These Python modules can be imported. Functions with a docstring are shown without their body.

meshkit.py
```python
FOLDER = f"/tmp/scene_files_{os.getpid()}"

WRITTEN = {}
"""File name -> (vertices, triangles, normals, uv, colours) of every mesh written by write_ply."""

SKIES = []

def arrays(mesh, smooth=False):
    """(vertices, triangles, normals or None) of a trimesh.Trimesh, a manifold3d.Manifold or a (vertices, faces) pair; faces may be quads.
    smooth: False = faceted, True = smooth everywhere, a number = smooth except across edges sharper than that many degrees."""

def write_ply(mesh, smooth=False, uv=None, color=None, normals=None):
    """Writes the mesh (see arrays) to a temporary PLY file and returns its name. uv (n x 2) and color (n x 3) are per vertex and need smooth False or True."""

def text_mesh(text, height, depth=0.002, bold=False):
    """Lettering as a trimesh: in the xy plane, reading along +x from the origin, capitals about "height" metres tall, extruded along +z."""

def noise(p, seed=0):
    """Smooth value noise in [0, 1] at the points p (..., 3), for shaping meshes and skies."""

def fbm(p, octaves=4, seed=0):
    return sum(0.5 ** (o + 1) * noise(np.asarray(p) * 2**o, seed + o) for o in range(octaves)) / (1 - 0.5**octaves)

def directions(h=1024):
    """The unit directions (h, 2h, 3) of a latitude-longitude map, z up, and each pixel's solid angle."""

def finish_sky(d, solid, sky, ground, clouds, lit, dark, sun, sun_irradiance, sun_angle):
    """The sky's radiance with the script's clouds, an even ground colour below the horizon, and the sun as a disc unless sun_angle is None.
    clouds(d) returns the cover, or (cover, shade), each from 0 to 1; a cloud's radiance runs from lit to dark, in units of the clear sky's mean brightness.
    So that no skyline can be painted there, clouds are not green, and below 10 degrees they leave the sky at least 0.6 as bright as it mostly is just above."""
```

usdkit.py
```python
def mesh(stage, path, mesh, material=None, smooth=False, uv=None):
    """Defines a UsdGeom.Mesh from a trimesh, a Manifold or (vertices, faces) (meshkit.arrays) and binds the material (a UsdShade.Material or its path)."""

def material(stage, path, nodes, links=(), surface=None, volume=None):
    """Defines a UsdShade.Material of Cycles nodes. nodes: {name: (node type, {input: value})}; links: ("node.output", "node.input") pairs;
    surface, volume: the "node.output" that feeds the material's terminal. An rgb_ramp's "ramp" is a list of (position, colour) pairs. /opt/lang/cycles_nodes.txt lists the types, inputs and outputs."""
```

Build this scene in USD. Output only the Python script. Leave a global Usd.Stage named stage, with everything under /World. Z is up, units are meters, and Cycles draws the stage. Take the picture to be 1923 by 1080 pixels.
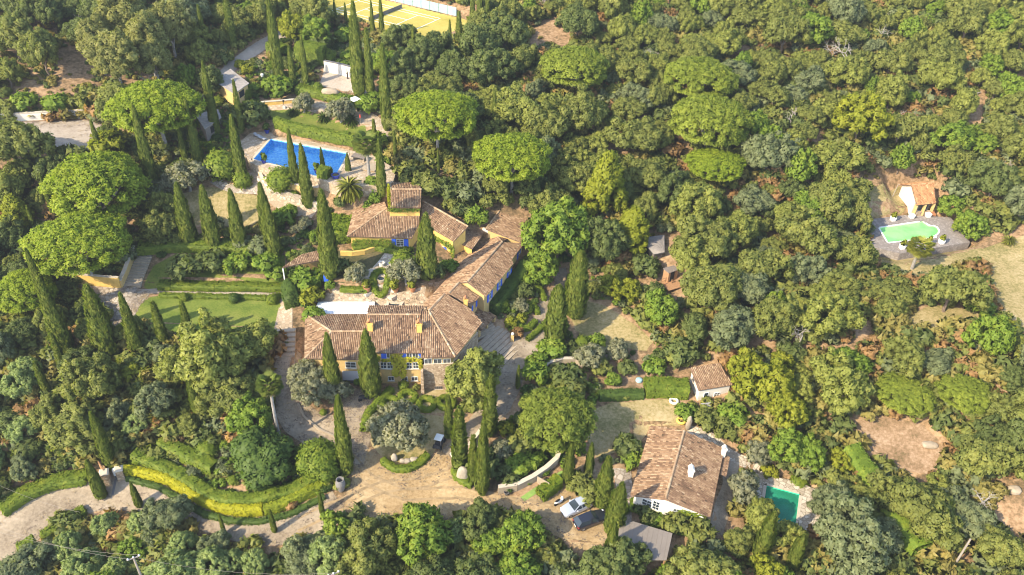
import math
import numpy as np
import trimesh
import shapely
from shapely.geometry import Polygon, LineString, Point, MultiPolygon, box as sbox
from scipy.interpolate import RBFInterpolator
from scipy.spatial import Delaunay
import manifold3d
import usdkit, meshkit
from pxr import Usd, UsdGeom, UsdLux, UsdShade, Sdf, Gf, Vt

# ------------------------------------------------------------------ camera, sky, sun, exposure
stage = Usd.Stage.CreateInMemory()
UsdGeom.SetStageUpAxis(stage, 'Z')
UsdGeom.SetStageMetersPerUnit(stage, 1.0)
UsdGeom.Xform.Define(stage, '/World')
UsdGeom.Scope.Define(stage, '/World/Looks')

EXPOSURE = 1.40
SUN_AZ, SUN_EL = math.radians(233), math.radians(36)
SUN_STRENGTH, SKY_STRENGTH = 0.80, 0.15

HAZE = 0.00014
FOC, CX, CY, CAM_H = 1490.0, 961.5, 540.0, 85.0          # focal length in pixels of the 1923 px picture
_nad = np.array([-95.0, 2010.0, FOC]); _nad /= np.linalg.norm(_nad)
_up = -_nad
_fw = np.array([0, 0, 1.0]); _Y = _fw - _up * (_fw @ _up); _Y /= np.linalg.norm(_Y)
_X = np.cross(_Y, _up)
if _X[0] < 0:
    _X = -_X
RC = np.stack([_X, _Y, _up])                              # camera (right, down, forward) -> world
CAM = np.array([0.0, 0.0, CAM_H])

cam = UsdGeom.Camera.Define(stage, '/World/camera')
cam.CreateHorizontalApertureAttr(36.0)
cam.CreateVerticalApertureAttr(36.0 * 575 / 1024)
cam.CreateFocalLengthAttr(FOC * 36.0 / 1923.0)
cam.CreateClippingRangeAttr(Gf.Vec2f(1.0, 20000.0))
cam.CreateExposureAttr(EXPOSURE)
_r, _u, _b = RC @ [1, 0, 0], RC @ [0, -1, 0], RC @ [0, 0, -1]
cam.AddTransformOp().Set(Gf.Matrix4d(*[float(q) for row in ((*_r, 0), (*_u, 0), (*_b, 0), (*CAM, 1)) for q in row]))

sd = np.array([math.sin(SUN_AZ) * math.cos(SUN_EL), math.cos(SUN_AZ) * math.cos(SUN_EL), math.sin(SUN_EL)])
sun = UsdLux.DistantLight.Define(stage, '/World/sun')
sun.CreateIntensityAttr(SUN_STRENGTH); sun.CreateAngleAttr(0.53); sun.CreateNormalizeAttr(True)
sun.CreateColorAttr(Gf.Vec3f(1.0, 0.87, 0.63))
zx = sd; xx = np.cross([0, 0, 1.0], zx); xx /= np.linalg.norm(xx); yx = np.cross(zx, xx)
sun.AddTransformOp().Set(Gf.Matrix4d(*[float(q) for row in ((*xx, 0), (*yx, 0), (*zx, 0), (0, 0, 0, 1)) for q in row]))
dome = UsdLux.DomeLight.Define(stage, '/World/sky')
skym = usdkit.material(stage, '/World/Looks/sky_look', {
    'sky': ('sky_texture', {'sky_type': 'single_scattering', 'sun_disc': False, 'sun_elevation': SUN_EL, 'sun_rotation': SUN_AZ, 'altitude': 150.0}),
    'bg': ('background_shader', {'strength': SKY_STRENGTH})}, [('sky.color', 'bg.color')], surface='bg.background')
UsdShade.MaterialBindingAPI.Apply(dome.GetPrim()).Bind(skym)
dome.GetPrim().SetCustomDataByKey('kind', 'structure')

# ------------------------------------------------------------------ helpers: naming, prims
_names = {}
def numbered(parent, name):
    k = (parent, name); n = _names.get(k, 0); _names[k] = n + 1
    return f'{parent}/{name}' if n == 0 else f'{parent}/{name}_{n:03d}'

def tag(prim, label=None, cat=None, group=None, kind=None):
    prim = prim.GetPrim() if hasattr(prim, 'GetPrim') else prim
    for k, v in (('label', label), ('category', cat), ('group', group), ('kind', kind)):
        if v: prim.SetCustomDataByKey(k, v)
    return prim

def thing(name, label, cat, loc=(0, 0, 0), rz=0.0, scale=None, group=None, kind=None):
    x = UsdGeom.Xform.Define(stage, numbered('/World', name))
    x.AddTranslateOp().Set(Gf.Vec3d(*map(float, loc)))
    if rz: x.AddRotateZOp().Set(float(rz))
    if scale is not None:
        s = (scale,) * 3 if np.ndim(scale) == 0 else scale
        x.AddScaleOp().Set(Gf.Vec3f(*map(float, s)))
    tag(x, label, cat, group, kind)
    return str(x.GetPath())

def put(parent, name, vf, mat, smooth=False, normals=None, tint=None, label=None, kind=None, cat=None, group=None):
    """one Mesh prim under parent (or /World)"""
    path = numbered(parent, name)
    if isinstance(vf, MB): vf = vf.get()
    if normals is None:
        m = usdkit.mesh(stage, path, vf, M[mat], smooth=smooth)
    else:
        v, f = vf
        m = UsdGeom.Mesh.Define(stage, path)
        m.CreatePointsAttr(Vt.Vec3fArray.FromNumpy(np.asarray(v, np.float32)))
        m.CreateFaceVertexCountsAttr(Vt.IntArray.FromNumpy(np.full(len(f), 3, np.int32)))
        m.CreateFaceVertexIndicesAttr(Vt.IntArray.FromNumpy(np.asarray(f, np.int32).ravel()))
        m.CreateSubdivisionSchemeAttr('none')
        m.CreateNormalsAttr(Vt.Vec3fArray.FromNumpy(np.asarray(normals, np.float32)))
        m.SetNormalsInterpolation('vertex')
        UsdShade.MaterialBindingAPI.Apply(m.GetPrim()).Bind(M[mat])
    if tint is not None:
        UsdGeom.PrimvarsAPI(m).CreatePrimvar('tint', Sdf.ValueTypeNames.FloatArray, 'vertex').Set(Vt.FloatArray.FromNumpy(np.asarray(tint, np.float32)))
    tag(m, label, cat, group, kind)
    return str(m.GetPath())

def single(name, label, cat, vf, mat, group=None, kind=None, **k):
    return put('/World', name, vf, mat, label=label, cat=cat, group=group, kind=kind, **k)

def structure(name, vf, mat, **k):
    return put('/World', name, vf, mat, kind='structure', **k)

class MB:
    """collects shapes for one mesh"""
    def __init__(s): s.v, s.f, s.n = [], [], 0
    def add(s, v, f):
        v = np.asarray(v, float).reshape(-1, 3); f = np.asarray(f, int)
        if f.shape[1] == 4: f = np.vstack([f[:, [0, 1, 2]], f[:, [0, 2, 3]]])
        s.v.append(v); s.f.append(f + s.n); s.n += len(v); return s
    def tm(s, m, T=None):
        if T is not None: m = m.copy(); m.apply_transform(T)
        return s.add(m.vertices, m.faces)
    def box(s, c, e, rz=0.0, top=1.0):
        """box centred at c with full sizes e; top scales the upper face"""
        x, y, z = np.array(e) / 2.0
        v = np.array([[-x, -y, -z], [x, -y, -z], [x, y, -z], [-x, y, -z], [-x * top, -y * top, z], [x * top, -y * top, z], [x * top, y * top, z], [-x * top, y * top, z]])
        v = rotz(v, rz) + np.asarray(c, float)
        return s.add(v, [[0, 3, 2, 1], [4, 5, 6, 7], [0, 1, 5, 4], [1, 2, 6, 5], [2, 3, 7, 6], [3, 0, 4, 7]])
    def obox(s, c, ax, ay, az, e):
        """oriented box: axes ax, ay, az (unit), full sizes e"""
        A = np.stack([ax, ay, az]); x, y, z = np.array(e) / 2.0
        v = np.array([[-x, -y, -z], [x, -y, -z], [x, y, -z], [-x, y, -z], [-x, -y, z], [x, -y, z], [x, y, z], [-x, y, z]]) @ A + np.asarray(c, float)
        return s.add(v, [[0, 3, 2, 1], [4, 5, 6, 7], [0, 1, 5, 4], [1, 2, 6, 5], [2, 3, 7, 6], [3, 0, 4, 7]])
    def tube(s, pts, rad, n=6, cap=True):
        pts = np.asarray(pts, float); rad = np.broadcast_to(rad, len(pts))
        d = np.gradient(pts, axis=0); d /= np.linalg.norm(d, axis=1, keepdims=True) + 1e-9
        ref = np.array([1, 0, 0]) if abs(d[0][0]) < 0.8 else np.array([0, 1, 0])
        a = np.cross(d, ref); a /= np.linalg.norm(a, axis=1, keepdims=True) + 1e-9; b = np.cross(d, a)
        t = np.linspace(0, 2 * math.pi, n, endpoint=False)
        v = pts[:, None] + rad[:, None, None] * (np.cos(t)[None, :, None] * a[:, None] + np.sin(t)[None, :, None] * b[:, None])
        f = []
        for i in range(len(pts) - 1):
            for j in range(n):
                k = (j + 1) % n
                f.append([i * n + j, (i + 1) * n + j, (i + 1) * n + k, i * n + k])
        v = v.reshape(-1, 3); m = len(v)
        s.add(v, f)
        if cap:
            for i in (0, len(pts) - 1):
                s.add(np.vstack([v[i * n:(i + 1) * n], pts[i]]), [[j, (j + 1) % n, n] if i else [(j + 1) % n, j, n] for j in range(n)])
        return s
    def ell(s, c, r, sub=1, rng=None, jit=0.0):
        m = ICO[sub]; v = m[0] * np.broadcast_to(r, 3)
        if rng is not None: v = v * (1 + jit * (rng.random((len(v), 1)) - .5))
        return s.add(v + np.asarray(c), m[1])
    def lathe(s, prof, c=(0, 0, 0), n=14):
        prof = np.asarray(prof, float); t = np.linspace(0, 2 * math.pi, n, endpoint=False)
        v = np.stack([prof[:, 0, None] * np.cos(t), prof[:, 0, None] * np.sin(t), np.repeat(prof[:, 1, None], n, 1)], -1).reshape(-1, 3) + np.asarray(c)
        f = [[i * n + j, i * n + (j + 1) % n, (i + 1) * n + (j + 1) % n, (i + 1) * n + j] for i in range(len(prof) - 1) for j in range(n)]
        return s.add(v, f)
    def prism(s, poly, z0, z1):
        for g in (poly.geoms if hasattr(poly, 'geoms') else [poly]):
            m = trimesh.creation.extrude_polygon(g, z1 - z0, engine='earcut'); m.apply_translation([0, 0, z0]); s.tm(m)
        return s
    def get(s): return np.vstack(s.v), np.vstack(s.f)

def rotz(v, deg):
    if not deg: return v
    a = math.radians(deg); c, s_ = math.cos(a), math.sin(a)
    return np.asarray(v) @ np.array([[c, s_, 0], [-s_, c, 0], [0, 0, 1]])

ICO = {k: (np.array(trimesh.creation.icosphere(k).vertices), np.array(trimesh.creation.icosphere(k).faces)) for k in (0, 1, 2, 3)}
def unit(v): v = np.asarray(v, float); return v / (np.linalg.norm(v, axis=-1, keepdims=True) + 1e-12)
def smoothstep(t): t = np.clip(t, 0, 1); return t * t * (3 - 2 * t)

# ------------------------------------------------------------------ picture -> place (only used to read positions off the photograph)
def ray(u, v):
    d = RC @ np.array([u - CX, v - CY, FOC]); return d / np.linalg.norm(d)
def at(u, v, z):
    d = ray(u, v); return CAM + d * ((z - CAM_H) / d[2])
def proj(p):
    c = (np.atleast_2d(p) - CAM) @ RC
    return np.stack([CX + FOC * c[:, 0] / c[:, 2], CY + FOC * c[:, 1] / c[:, 2]], 1)
def depth(p): return float((np.asarray(p) - CAM) @ RC[:, 2])

# ------------------------------------------------------------------ materials
M = {}
def mat(name, nodes, links, surface='p.BSDF', **k):
    M[name] = usdkit.material(stage, f'/World/Looks/{name}', nodes, links, surface=surface, **k)

def plain(name, col, rough=0.7, var=0.12, scale=6.0, metallic=0.0, bump=0.0, spec=0.35):
    """one colour with soft wear"""
    c = np.array(col, float)
    nodes = {'geo': ('texture_coordinate', {}), 'n': ('noise_texture', {'scale': scale, 'detail': 5.0, 'roughness': 0.6}),
             'r': ('rgb_ramp', {'ramp': [(0.3, tuple(c * (1 - var))), (0.7, tuple(np.minimum(c * (1 + var), 1)))]}),
             'p': ('principled_bsdf', {'roughness': rough, 'metallic': metallic, 'specular_ior_level': spec})}
    links = [('geo.object', 'n.vector'), ('n.fac', 'r.fac'), ('r.color', 'p.base_color')]
    if bump:
        nodes['b'] = ('bump', {'strength': bump, 'distance': 0.03}); links += [('n.fac', 'b.height'), ('b.normal', 'p.normal')]
    mat(name, nodes, links)

def foliage(name, col, col2=None, trans=0.38, big=0.35):
    """leaves: diffuse with light coming through; tone drifts over each crown and from plant to plant"""
    c = np.array(col, float); c2 = np.array(col2 if col2 is not None else c * np.array([1.35, 1.22, 1.1]), float)
    nodes = {'tc': ('geometry', {}),
             'n': ('noise_texture', {'scale': big, 'detail': 4.0, 'roughness': 0.65}),
             'n2': ('noise_texture', {'scale': 3.1, 'detail': 2.0}),
             'mixn': ('math', {'math_type': 'multiply_add', 'value2': 0.45}),
             'sc': ('math', {'math_type': 'multiply', 'value2': 0.62}),
             'r': ('rgb_ramp', {'ramp': [(0.33, tuple(c * 0.72)), (0.52, tuple(c)), (0.72, tuple(c2))]}),
             'd': ('principled_bsdf', {'roughness': 0.55, 'specular_ior_level': 0.22}),
             't': ('translucent_bsdf', {}), 'tm': ('mix', {'mix_type': 'multiply', 'fac': 1.0, 'color2': (1.15, 1.3, 0.6)}),
             'm': ('mix_closure', {'fac': trans})}
    links = [('tc.position', 'n.vector'), ('tc.position', 'n2.vector'), ('n.fac', 'sc.value1'), ('n2.fac', 'mixn.value1'), ('sc.value', 'mixn.value3'),
             ('mixn.value', 'r.fac'), ('r.color', 'd.base_color'), ('r.color', 'tm.color1'), ('tm.color', 't.color'), ('d.BSDF', 'm.closure1'), ('t.BSDF', 'm.closure2')]
    mat(name, nodes, links, surface='m.closure')

def ground_like(name, stops, scale=0.15, fine=2.2, rough=0.95, bump=0.5, fmix=0.5):
    stops = [(.5 + (a - .5) * .62, c) for a, c in stops]
    nodes = {'g': ('geometry', {}), 'n': ('noise_texture', {'scale': scale, 'detail': 7.0, 'roughness': 0.62}),
             'n2': ('noise_texture', {'scale': fine, 'detail': 6.0, 'roughness': 0.7}),
             'a': ('mix_float', {'fac': fmix}), 'r': ('rgb_ramp', {'ramp': stops}),
             'b': ('bump', {'strength': bump, 'distance': 0.12}),
             'p': ('principled_bsdf', {'roughness': rough, 'specular_ior_level': 0.15})}
    mat(name, nodes, [('g.position', 'n.vector'), ('g.position', 'n2.vector'), ('n.fac', 'a.a'), ('n2.fac', 'a.b'), ('a.result', 'r.fac'), ('r.color', 'p.base_color'),
                      ('n2.fac', 'b.height'), ('b.normal', 'p.normal')])

ground_like('dry_earth', [(0.30, (.085, .06, .032)), (0.42, (.17, .115, .06)), (0.52, (.30, .19, .105)), (0.64, (.40, .27, .16)), (0.75, (.46, .34, .21))], 0.12, 1.6)
ground_like('dry_grass', [(0.28, (.13, .13, .04)), (0.42, (.23, .19, .075)), (0.54, (.34, .265, .125)), (0.7, (.43, .345, .19))], 0.16, 2.2)
ground_like('lawn', [(0.3, (.075, .11, .018)), (0.5, (.135, .165, .028)), (0.7, (.205, .205, .045))], 0.3, 4.0, bump=0.35)
ground_like('lawn_fresh', [(0.3, (.085, .125, .02)), (0.44, (.13, .175, .028)), (0.56, (.175, .205, .038)), (0.7, (.235, .23, .06))], 0.3, 4.0, bump=0.35)
ground_like('gravel', [(0.28, (.19, .128, .062)), (0.42, (.31, .212, .108)), (0.54, (.385, .272, .145)), (0.7, (.48, .36, .21))], 0.2, 2.5, bump=0.3)
ground_like('beige_gravel', [(0.3, (.30, .245, .19)), (0.5, (.39, .325, .26)), (0.7, (.47, .40, .325))], 0.25, 3.0, bump=0.25)
ground_like('asphalt', [(0.3, (.17, .13, .092)), (0.42, (.26, .205, .145)), (0.55, (.33, .265, .19)), (0.72, (.43, .35, .265))], 0.22, 2.6, bump=0.2, fmix=.4)
ground_like('tilled', [(0.3, (.10, .085, .035)), (0.42, (.19, .125, .07)), (0.52, (.26, .17, .10)), (0.7, (.38, .27, .18))], 0.3, 2.2)
ground_like('clay_court', [(0.3, (.36, .30, .06)), (0.5, (.45, .37, .09)), (0.7, (.52, .43, .12))], 0.1, 1.0, bump=0.1, fmix=.3)
ground_like('bed_soil', [(0.3, (.05, .05, .022)), (0.5, (.09, .085, .035)), (0.7, (.17, .13, .065))], 0.4, 2.5)
plain('wall_ochre', (.62, .42, .17), 0.9, .12, 0.8)
plain('wall_yellow', (.66, .43, .12), 0.9, .16, 0.8)
plain('wall_white', (.70, .645, .56), 0.9, .06, 1.2)
plain('white_paint', (.80, .80, .78), 0.5, .03)
plain('white_cover', (.86, .87, .88), 0.6, .02)
plain('blue_paint', (.045, .13, .66), 0.5, .08)
plain('blue_glaze', (.015, .03, .24), 0.25, .1, spec=.6)
plain('terracotta', (.42, .19, .09), 0.8, .2)
plain('grey_pot', (.20, .185, .175), 0.7, .15)
plain('black_pot', (.03, .03, .035), 0.45, .2)
plain('bark', (.17, .125, .095), 0.95, .35, 3.0, bump=.6)
plain('bark_grey', (.27, .245, .22), 0.95, .3, 3.0, bump=.6)
plain('dead_wood', (.37, .33, .28), 0.9, .2, 3.0)
plain('twig_grey', (.33, .28, .235), 0.95, .25, 3.0)
plain('timber', (.36, .20, .10), 0.8, .3, 5.0)
plain('old_timber', (.20, .165, .14), 0.9, .25, 5.0)
plain('grey_sheet', (.22, .185, .155), 0.75, .06, .7)
plain('dark_roof', (.145, .135, .13), 0.85, .2, 1.0)
plain('grey_roof', (.33, .29, .26), 0.9, .25, 1.5)
plain('pale_stone', (.36, .29, .21), 0.9, .16, 1.6, bump=.3)
plain('step_stone', (.40, .325, .24), 0.9, .15, 2.0, bump=.3)
plain('rock', (.38, .32, .25), 0.9, .25, 1.3, bump=.6)
plain('coping', (.54, .46, .36), 0.8, .10, 2.0)
plain('metal', (.35, .36, .38), 0.4, .05, metallic=.8)
plain('pole_wood', (.30, .26, .22), 0.9, .2)
plain('rubber', (.015, .015, .016), 0.8, .1)
plain('gravel_track', (.30, .215, .12), .95, .3, 1.2)
plain('pale_turf', (.20, .31, .07), 0.9, .1, 2.0)
plain('blue_screen', (.30, .46, .50), 0.8, .1, .8)
plain('float_yellow', (.78, .60, .12), 0.5, .05)
plain('float_white', (.75, .70, .58), 0.5, .06)
plain('skin', (.50, .31, .22), 0.6, .05)
plain('shirt_white', (.80, .81, .84), 0.8, .04)
plain('trousers', (.20, .20, .23), 0.8, .08)
plain('dark_hair', (.03, .022, .018), 0.7, .1)
plain('bronze', (.07, .05, .045), 0.5, .2)
plain('red_cloth', (.45, .07, .05), 0.8, .1)
plain('lamp_red', (.5, .02, .015), 0.3, .05)
plain('headlamp', (.75, .78, .8), 0.15, .02, spec=.8)
plain('fronds_dead', (.38, .29, .17), 0.9, .2)
plain('shutter_grey', (.48, .46, .47), 0.7, .06)
plain('solar_cover', (.44, .46, .48), 0.6, .1)
plain('lounger_cloth', (.36, .37, .40), 0.8, .06)
for nm, c, sp in (('car_silver', (.52, .55, .62), .5), ('car_black', (.012, .013, .022), .6)):
    mat(nm, {'p': ('principled_bsdf', {'base_color': c, 'metallic': .35 if nm == 'car_silver' else 0.0, 'roughness': .32, 'coat_weight': .8, 'coat_roughness': .06})}, [])
mat('dark_glass', {'p': ('principled_bsdf', {'base_color': (.03, .04, .05), 'roughness': .08, 'specular_ior_level': .7})}, [])
mat('window_glass', {'p': ('principled_bsdf', {'base_color': (.07, .075, .08), 'roughness': .12, 'specular_ior_level': .6})}, [])

# rubble stone walls and pavings (voronoi / brick courses)
def stonework(name, cols, scale, mortar, rough=.9, sx=(1, 1, 1.6)):
    mat(name, {'g': ('geometry', {}), 'mp': ('mapping', {'scale': sx}),
               'v': ('voronoi_texture', {'scale': scale, 'feature': 'f1'}), 'e': ('voronoi_texture', {'scale': scale, 'feature': 'distance_to_edge'}),
               'bw': ('rgb_to_bw', {}), 'r': ('rgb_ramp', {'ramp': cols}), 'er': ('rgb_ramp', {'ramp': [(0.02, (0, 0, 0)), (0.09, (1, 1, 1))]}),
               'm': ('mix', {'color1': mortar}), 'b': ('bump', {'strength': .6, 'distance': .05}),
               'p': ('principled_bsdf', {'roughness': rough, 'specular_ior_level': .2})},
        [('g.position', 'mp.vector'), ('mp.vector', 'v.vector'), ('mp.vector', 'e.vector'), ('v.color', 'bw.color'), ('bw.val', 'r.fac'), ('e.distance', 'er.fac'),
         ('er.color', 'm.fac'), ('r.color', 'm.color2'), ('m.color', 'p.base_color'), ('er.color', 'b.height'), ('b.normal', 'p.normal')])
stonework('rubble', [(.2, (.30, .20, .13)), (.5, (.45, .33, .22)), (.8, (.58, .46, .33))], 2.6, (.36, .27, .18))
stonework('paving', [(.2, (.38, .285, .19)), (.5, (.46, .36, .255)), (.8, (.53, .43, .32))], 1.9, (.33, .255, .175), sx=(1, 1, 1))
stonework('flagstones', [(.2, (.30, .245, .20)), (.5, (.40, .335, .275)), (.8, (.52, .45, .37))], 1.5, (.25, .20, .15), sx=(1, 1, 1))
stonework('white_stones', [(.2, (.40, .33, .25)), (.5, (.51, .44, .35)), (.8, (.62, .55, .45))], 1.6, (.27, .22, .16), sx=(1, 1, 1))
stonework('deck_paving', [(.2, (.24, .205, .185)), (.5, (.29, .25, .225)), (.8, (.34, .30, .27))], 2.2, (.23, .195, .175), sx=(1, 1, 1))

# old barrel tiles: each tile carries its own tint (primvar), so reds, pinks, straw and brown mix as they do on the roofs
def tile_mat(name, ramp):
    mat(name, {'a': ('attribute', {'attribute': 'tint'}), 'g': ('geometry', {}), 'n': ('noise_texture', {'scale': .55, 'detail': 4.0}), 'n2': ('noise_texture', {'scale': 7.0, 'detail': 4.0}),
               's': ('math', {'math_type': 'multiply_add', 'value2': .55, 'value3': -.27}), 'ad': ('math', {'math_type': 'add', 'use_clamp': True}),
               's2': ('math', {'math_type': 'multiply_add', 'value2': .34, 'value3': -.17}), 'ad2': ('math', {'math_type': 'add', 'use_clamp': True}),
               'r': ('rgb_ramp', {'ramp': ramp}), 'p': ('principled_bsdf', {'roughness': .9, 'specular_ior_level': .2})},
        [('g.position', 'n.vector'), ('g.position', 'n2.vector'), ('n.fac', 's.value1'), ('a.fac', 'ad.value1'), ('s.value', 'ad.value2'), ('n2.fac', 's2.value1'), ('ad.value', 'ad2.value1'), ('s2.value', 'ad2.value2'),
         ('ad2.value', 'r.fac'), ('r.color', 'p.base_color')])
tile_mat('tiles', [(0, (.085, .056, .034)), (.25, (.185, .108, .064)), (.45, (.27, .165, .094)), (.65, (.345, .23, .138)), (.85, (.42, .305, .192)), (1, (.50, .395, .27))])
tile_mat('tiles_orange', [(0, (.22, .10, .05)), (.35, (.38, .19, .085)), (.65, (.47, .27, .13)), (1, (.58, .38, .21))])
plain('tile_bed', (.20, .125, .085), .95, .25, 2.0)
plain('mortar', (.50, .36, .24), .9, .15, 2.0)

# leaves
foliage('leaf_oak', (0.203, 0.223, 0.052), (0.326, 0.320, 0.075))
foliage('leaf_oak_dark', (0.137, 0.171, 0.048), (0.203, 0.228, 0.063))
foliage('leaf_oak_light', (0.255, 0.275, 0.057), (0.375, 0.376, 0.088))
foliage('leaf_lush', (0.189, 0.273, 0.034), (0.326, 0.366, 0.045))
foliage('leaf_yellow', (.26, .28, .025), (.38, .36, .035))
foliage('leaf_sage', (0.194, 0.222, 0.102), (0.286, 0.303, 0.144))
foliage('leaf_olive', (0.259, 0.257, 0.150), (0.378, 0.356, 0.210))
foliage('leaf_mimosa', (0.248, 0.309, 0.102), (0.402, 0.452, 0.150))
foliage('leaf_pine', (.235, .30, .024), (.385, .42, .038))
foliage('leaf_pine_dull', (.23, .275, .035), (.37, .40, .055))
foliage('leaf_pine_mid', (.19, .235, .032), (.30, .325, .05))
foliage('leaf_pine_gold', (.24, .26, .02), (.33, .34, .03))
foliage('leaf_cypress', (0.140, 0.178, 0.028), (0.247, 0.254, 0.044), big=.8)
foliage('leaf_hedge', (0.170, 0.231, 0.025), (0.293, 0.315, 0.038), big=.8)
foliage('leaf_hedge_dark', (0.095, 0.150, 0.029), big=.8)
foliage('leaf_hedge_yellow', (.42, .40, .02), (.60, .54, .03), big=.8)
foliage('leaf_hedge_lime', (.27, .31, .025), (.42, .42, .035), big=.8)
foliage('leaf_ivy', (0.164, 0.232, 0.021), (0.328, 0.335, 0.031), big=1.0)
foliage('leaf_vine', (.50, .46, .03), (.62, .54, .04), big=1.0)
foliage('leaf_palm', (.17, .22, .045), (.32, .33, .08), trans=.3)
foliage('leaf_palm_gold', (.27, .28, .04), (.42, .40, .07), trans=.3)
foliage('leaf_scrub', (0.283, 0.245, 0.068), (0.458, 0.354, 0.114))
foliage('leaf_brown', (0.342, 0.203, 0.084), (0.486, 0.292, 0.120))
foliage('leaf_euc', (.235, .235, .065), (.36, .335, .10))
foliage('grass_blades', (0.288, 0.243, 0.048), (0.468, 0.340, 0.108))

# pool water: clear, tinted, rippled; the tiled basins under it give the colour, with painted caustics
def water(name, tint, rough=.02):
    mat(name, {'g': ('geometry', {}), 'n': ('noise_texture', {'scale': 1.4, 'detail': 3.0}), 'b': ('bump', {'strength': .10, 'distance': .1}), 't': ('transparent_bsdf', {'color': tint}),
               'gl': ('glossy_bsdf', {'roughness': rough, 'color': (1, 1, 1)}), 'f': ('fresnel', {'IOR': 1.33}), 'm': ('mix_closure', {})},
        [('g.position', 'n.vector'), ('n.fac', 'b.height'), ('b.normal', 'gl.normal'), ('b.normal', 'f.normal'), ('f.fac', 'm.fac'), ('t.BSDF', 'm.closure1'), ('gl.BSDF', 'm.closure2')], surface='m.closure')
water('water_blue', (.82, .96, 1.0)); 
def murky(name, c1, c2):
    mat(name, {'g': ('geometry', {}), 'n': ('noise_texture', {'scale': .22, 'detail': 5.0}), 'n2': ('noise_texture', {'scale': 2.0, 'detail': 2.0}), 'r': ('rgb_ramp', {'ramp': [(.36, c1), (.62, c2)]}), 'b': ('bump', {'strength': .08, 'distance': .08}), 'p': ('principled_bsdf', {'roughness': .06, 'ior': 1.33})},
        [('g.position', 'n.vector'), ('g.position', 'n2.vector'), ('n.fac', 'r.fac'), ('r.color', 'p.base_color'), ('n2.fac', 'b.height'), ('b.normal', 'p.normal')])
murky('water_green', (.13, .55, .13), (.30, .74, .25)); murky('water_dark_green', (.012, .15, .085), (.03, .27, .155))
def basin(name, c1, c2, sc):  # cell pattern paints water caustics and sparkle into the colour
    mat(name, {'g': ('geometry', {}), 'v': ('voronoi_texture', {'scale': sc, 'feature': 'smooth_f1'}), 'r': ('rgb_ramp', {'ramp': [(.2, c1), (.6, c2)]}), 'p': ('principled_bsdf', {'roughness': .5})},
        [('g.position', 'v.vector'), ('v.distance', 'r.fac'), ('r.color', 'p.base_color')])
basin('basin_blue_caustics', (.08, .50, .94), (.34, .78, 1.0), 2.4); basin('basin_green', (.55, .97, .50), (.80, .99, .58), .35); basin('basin_dark_green', (.04, .62, .36), (.10, .74, .46), .7)
plain('basin_deep', (.03, .07, .36), .5, .2)
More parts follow.
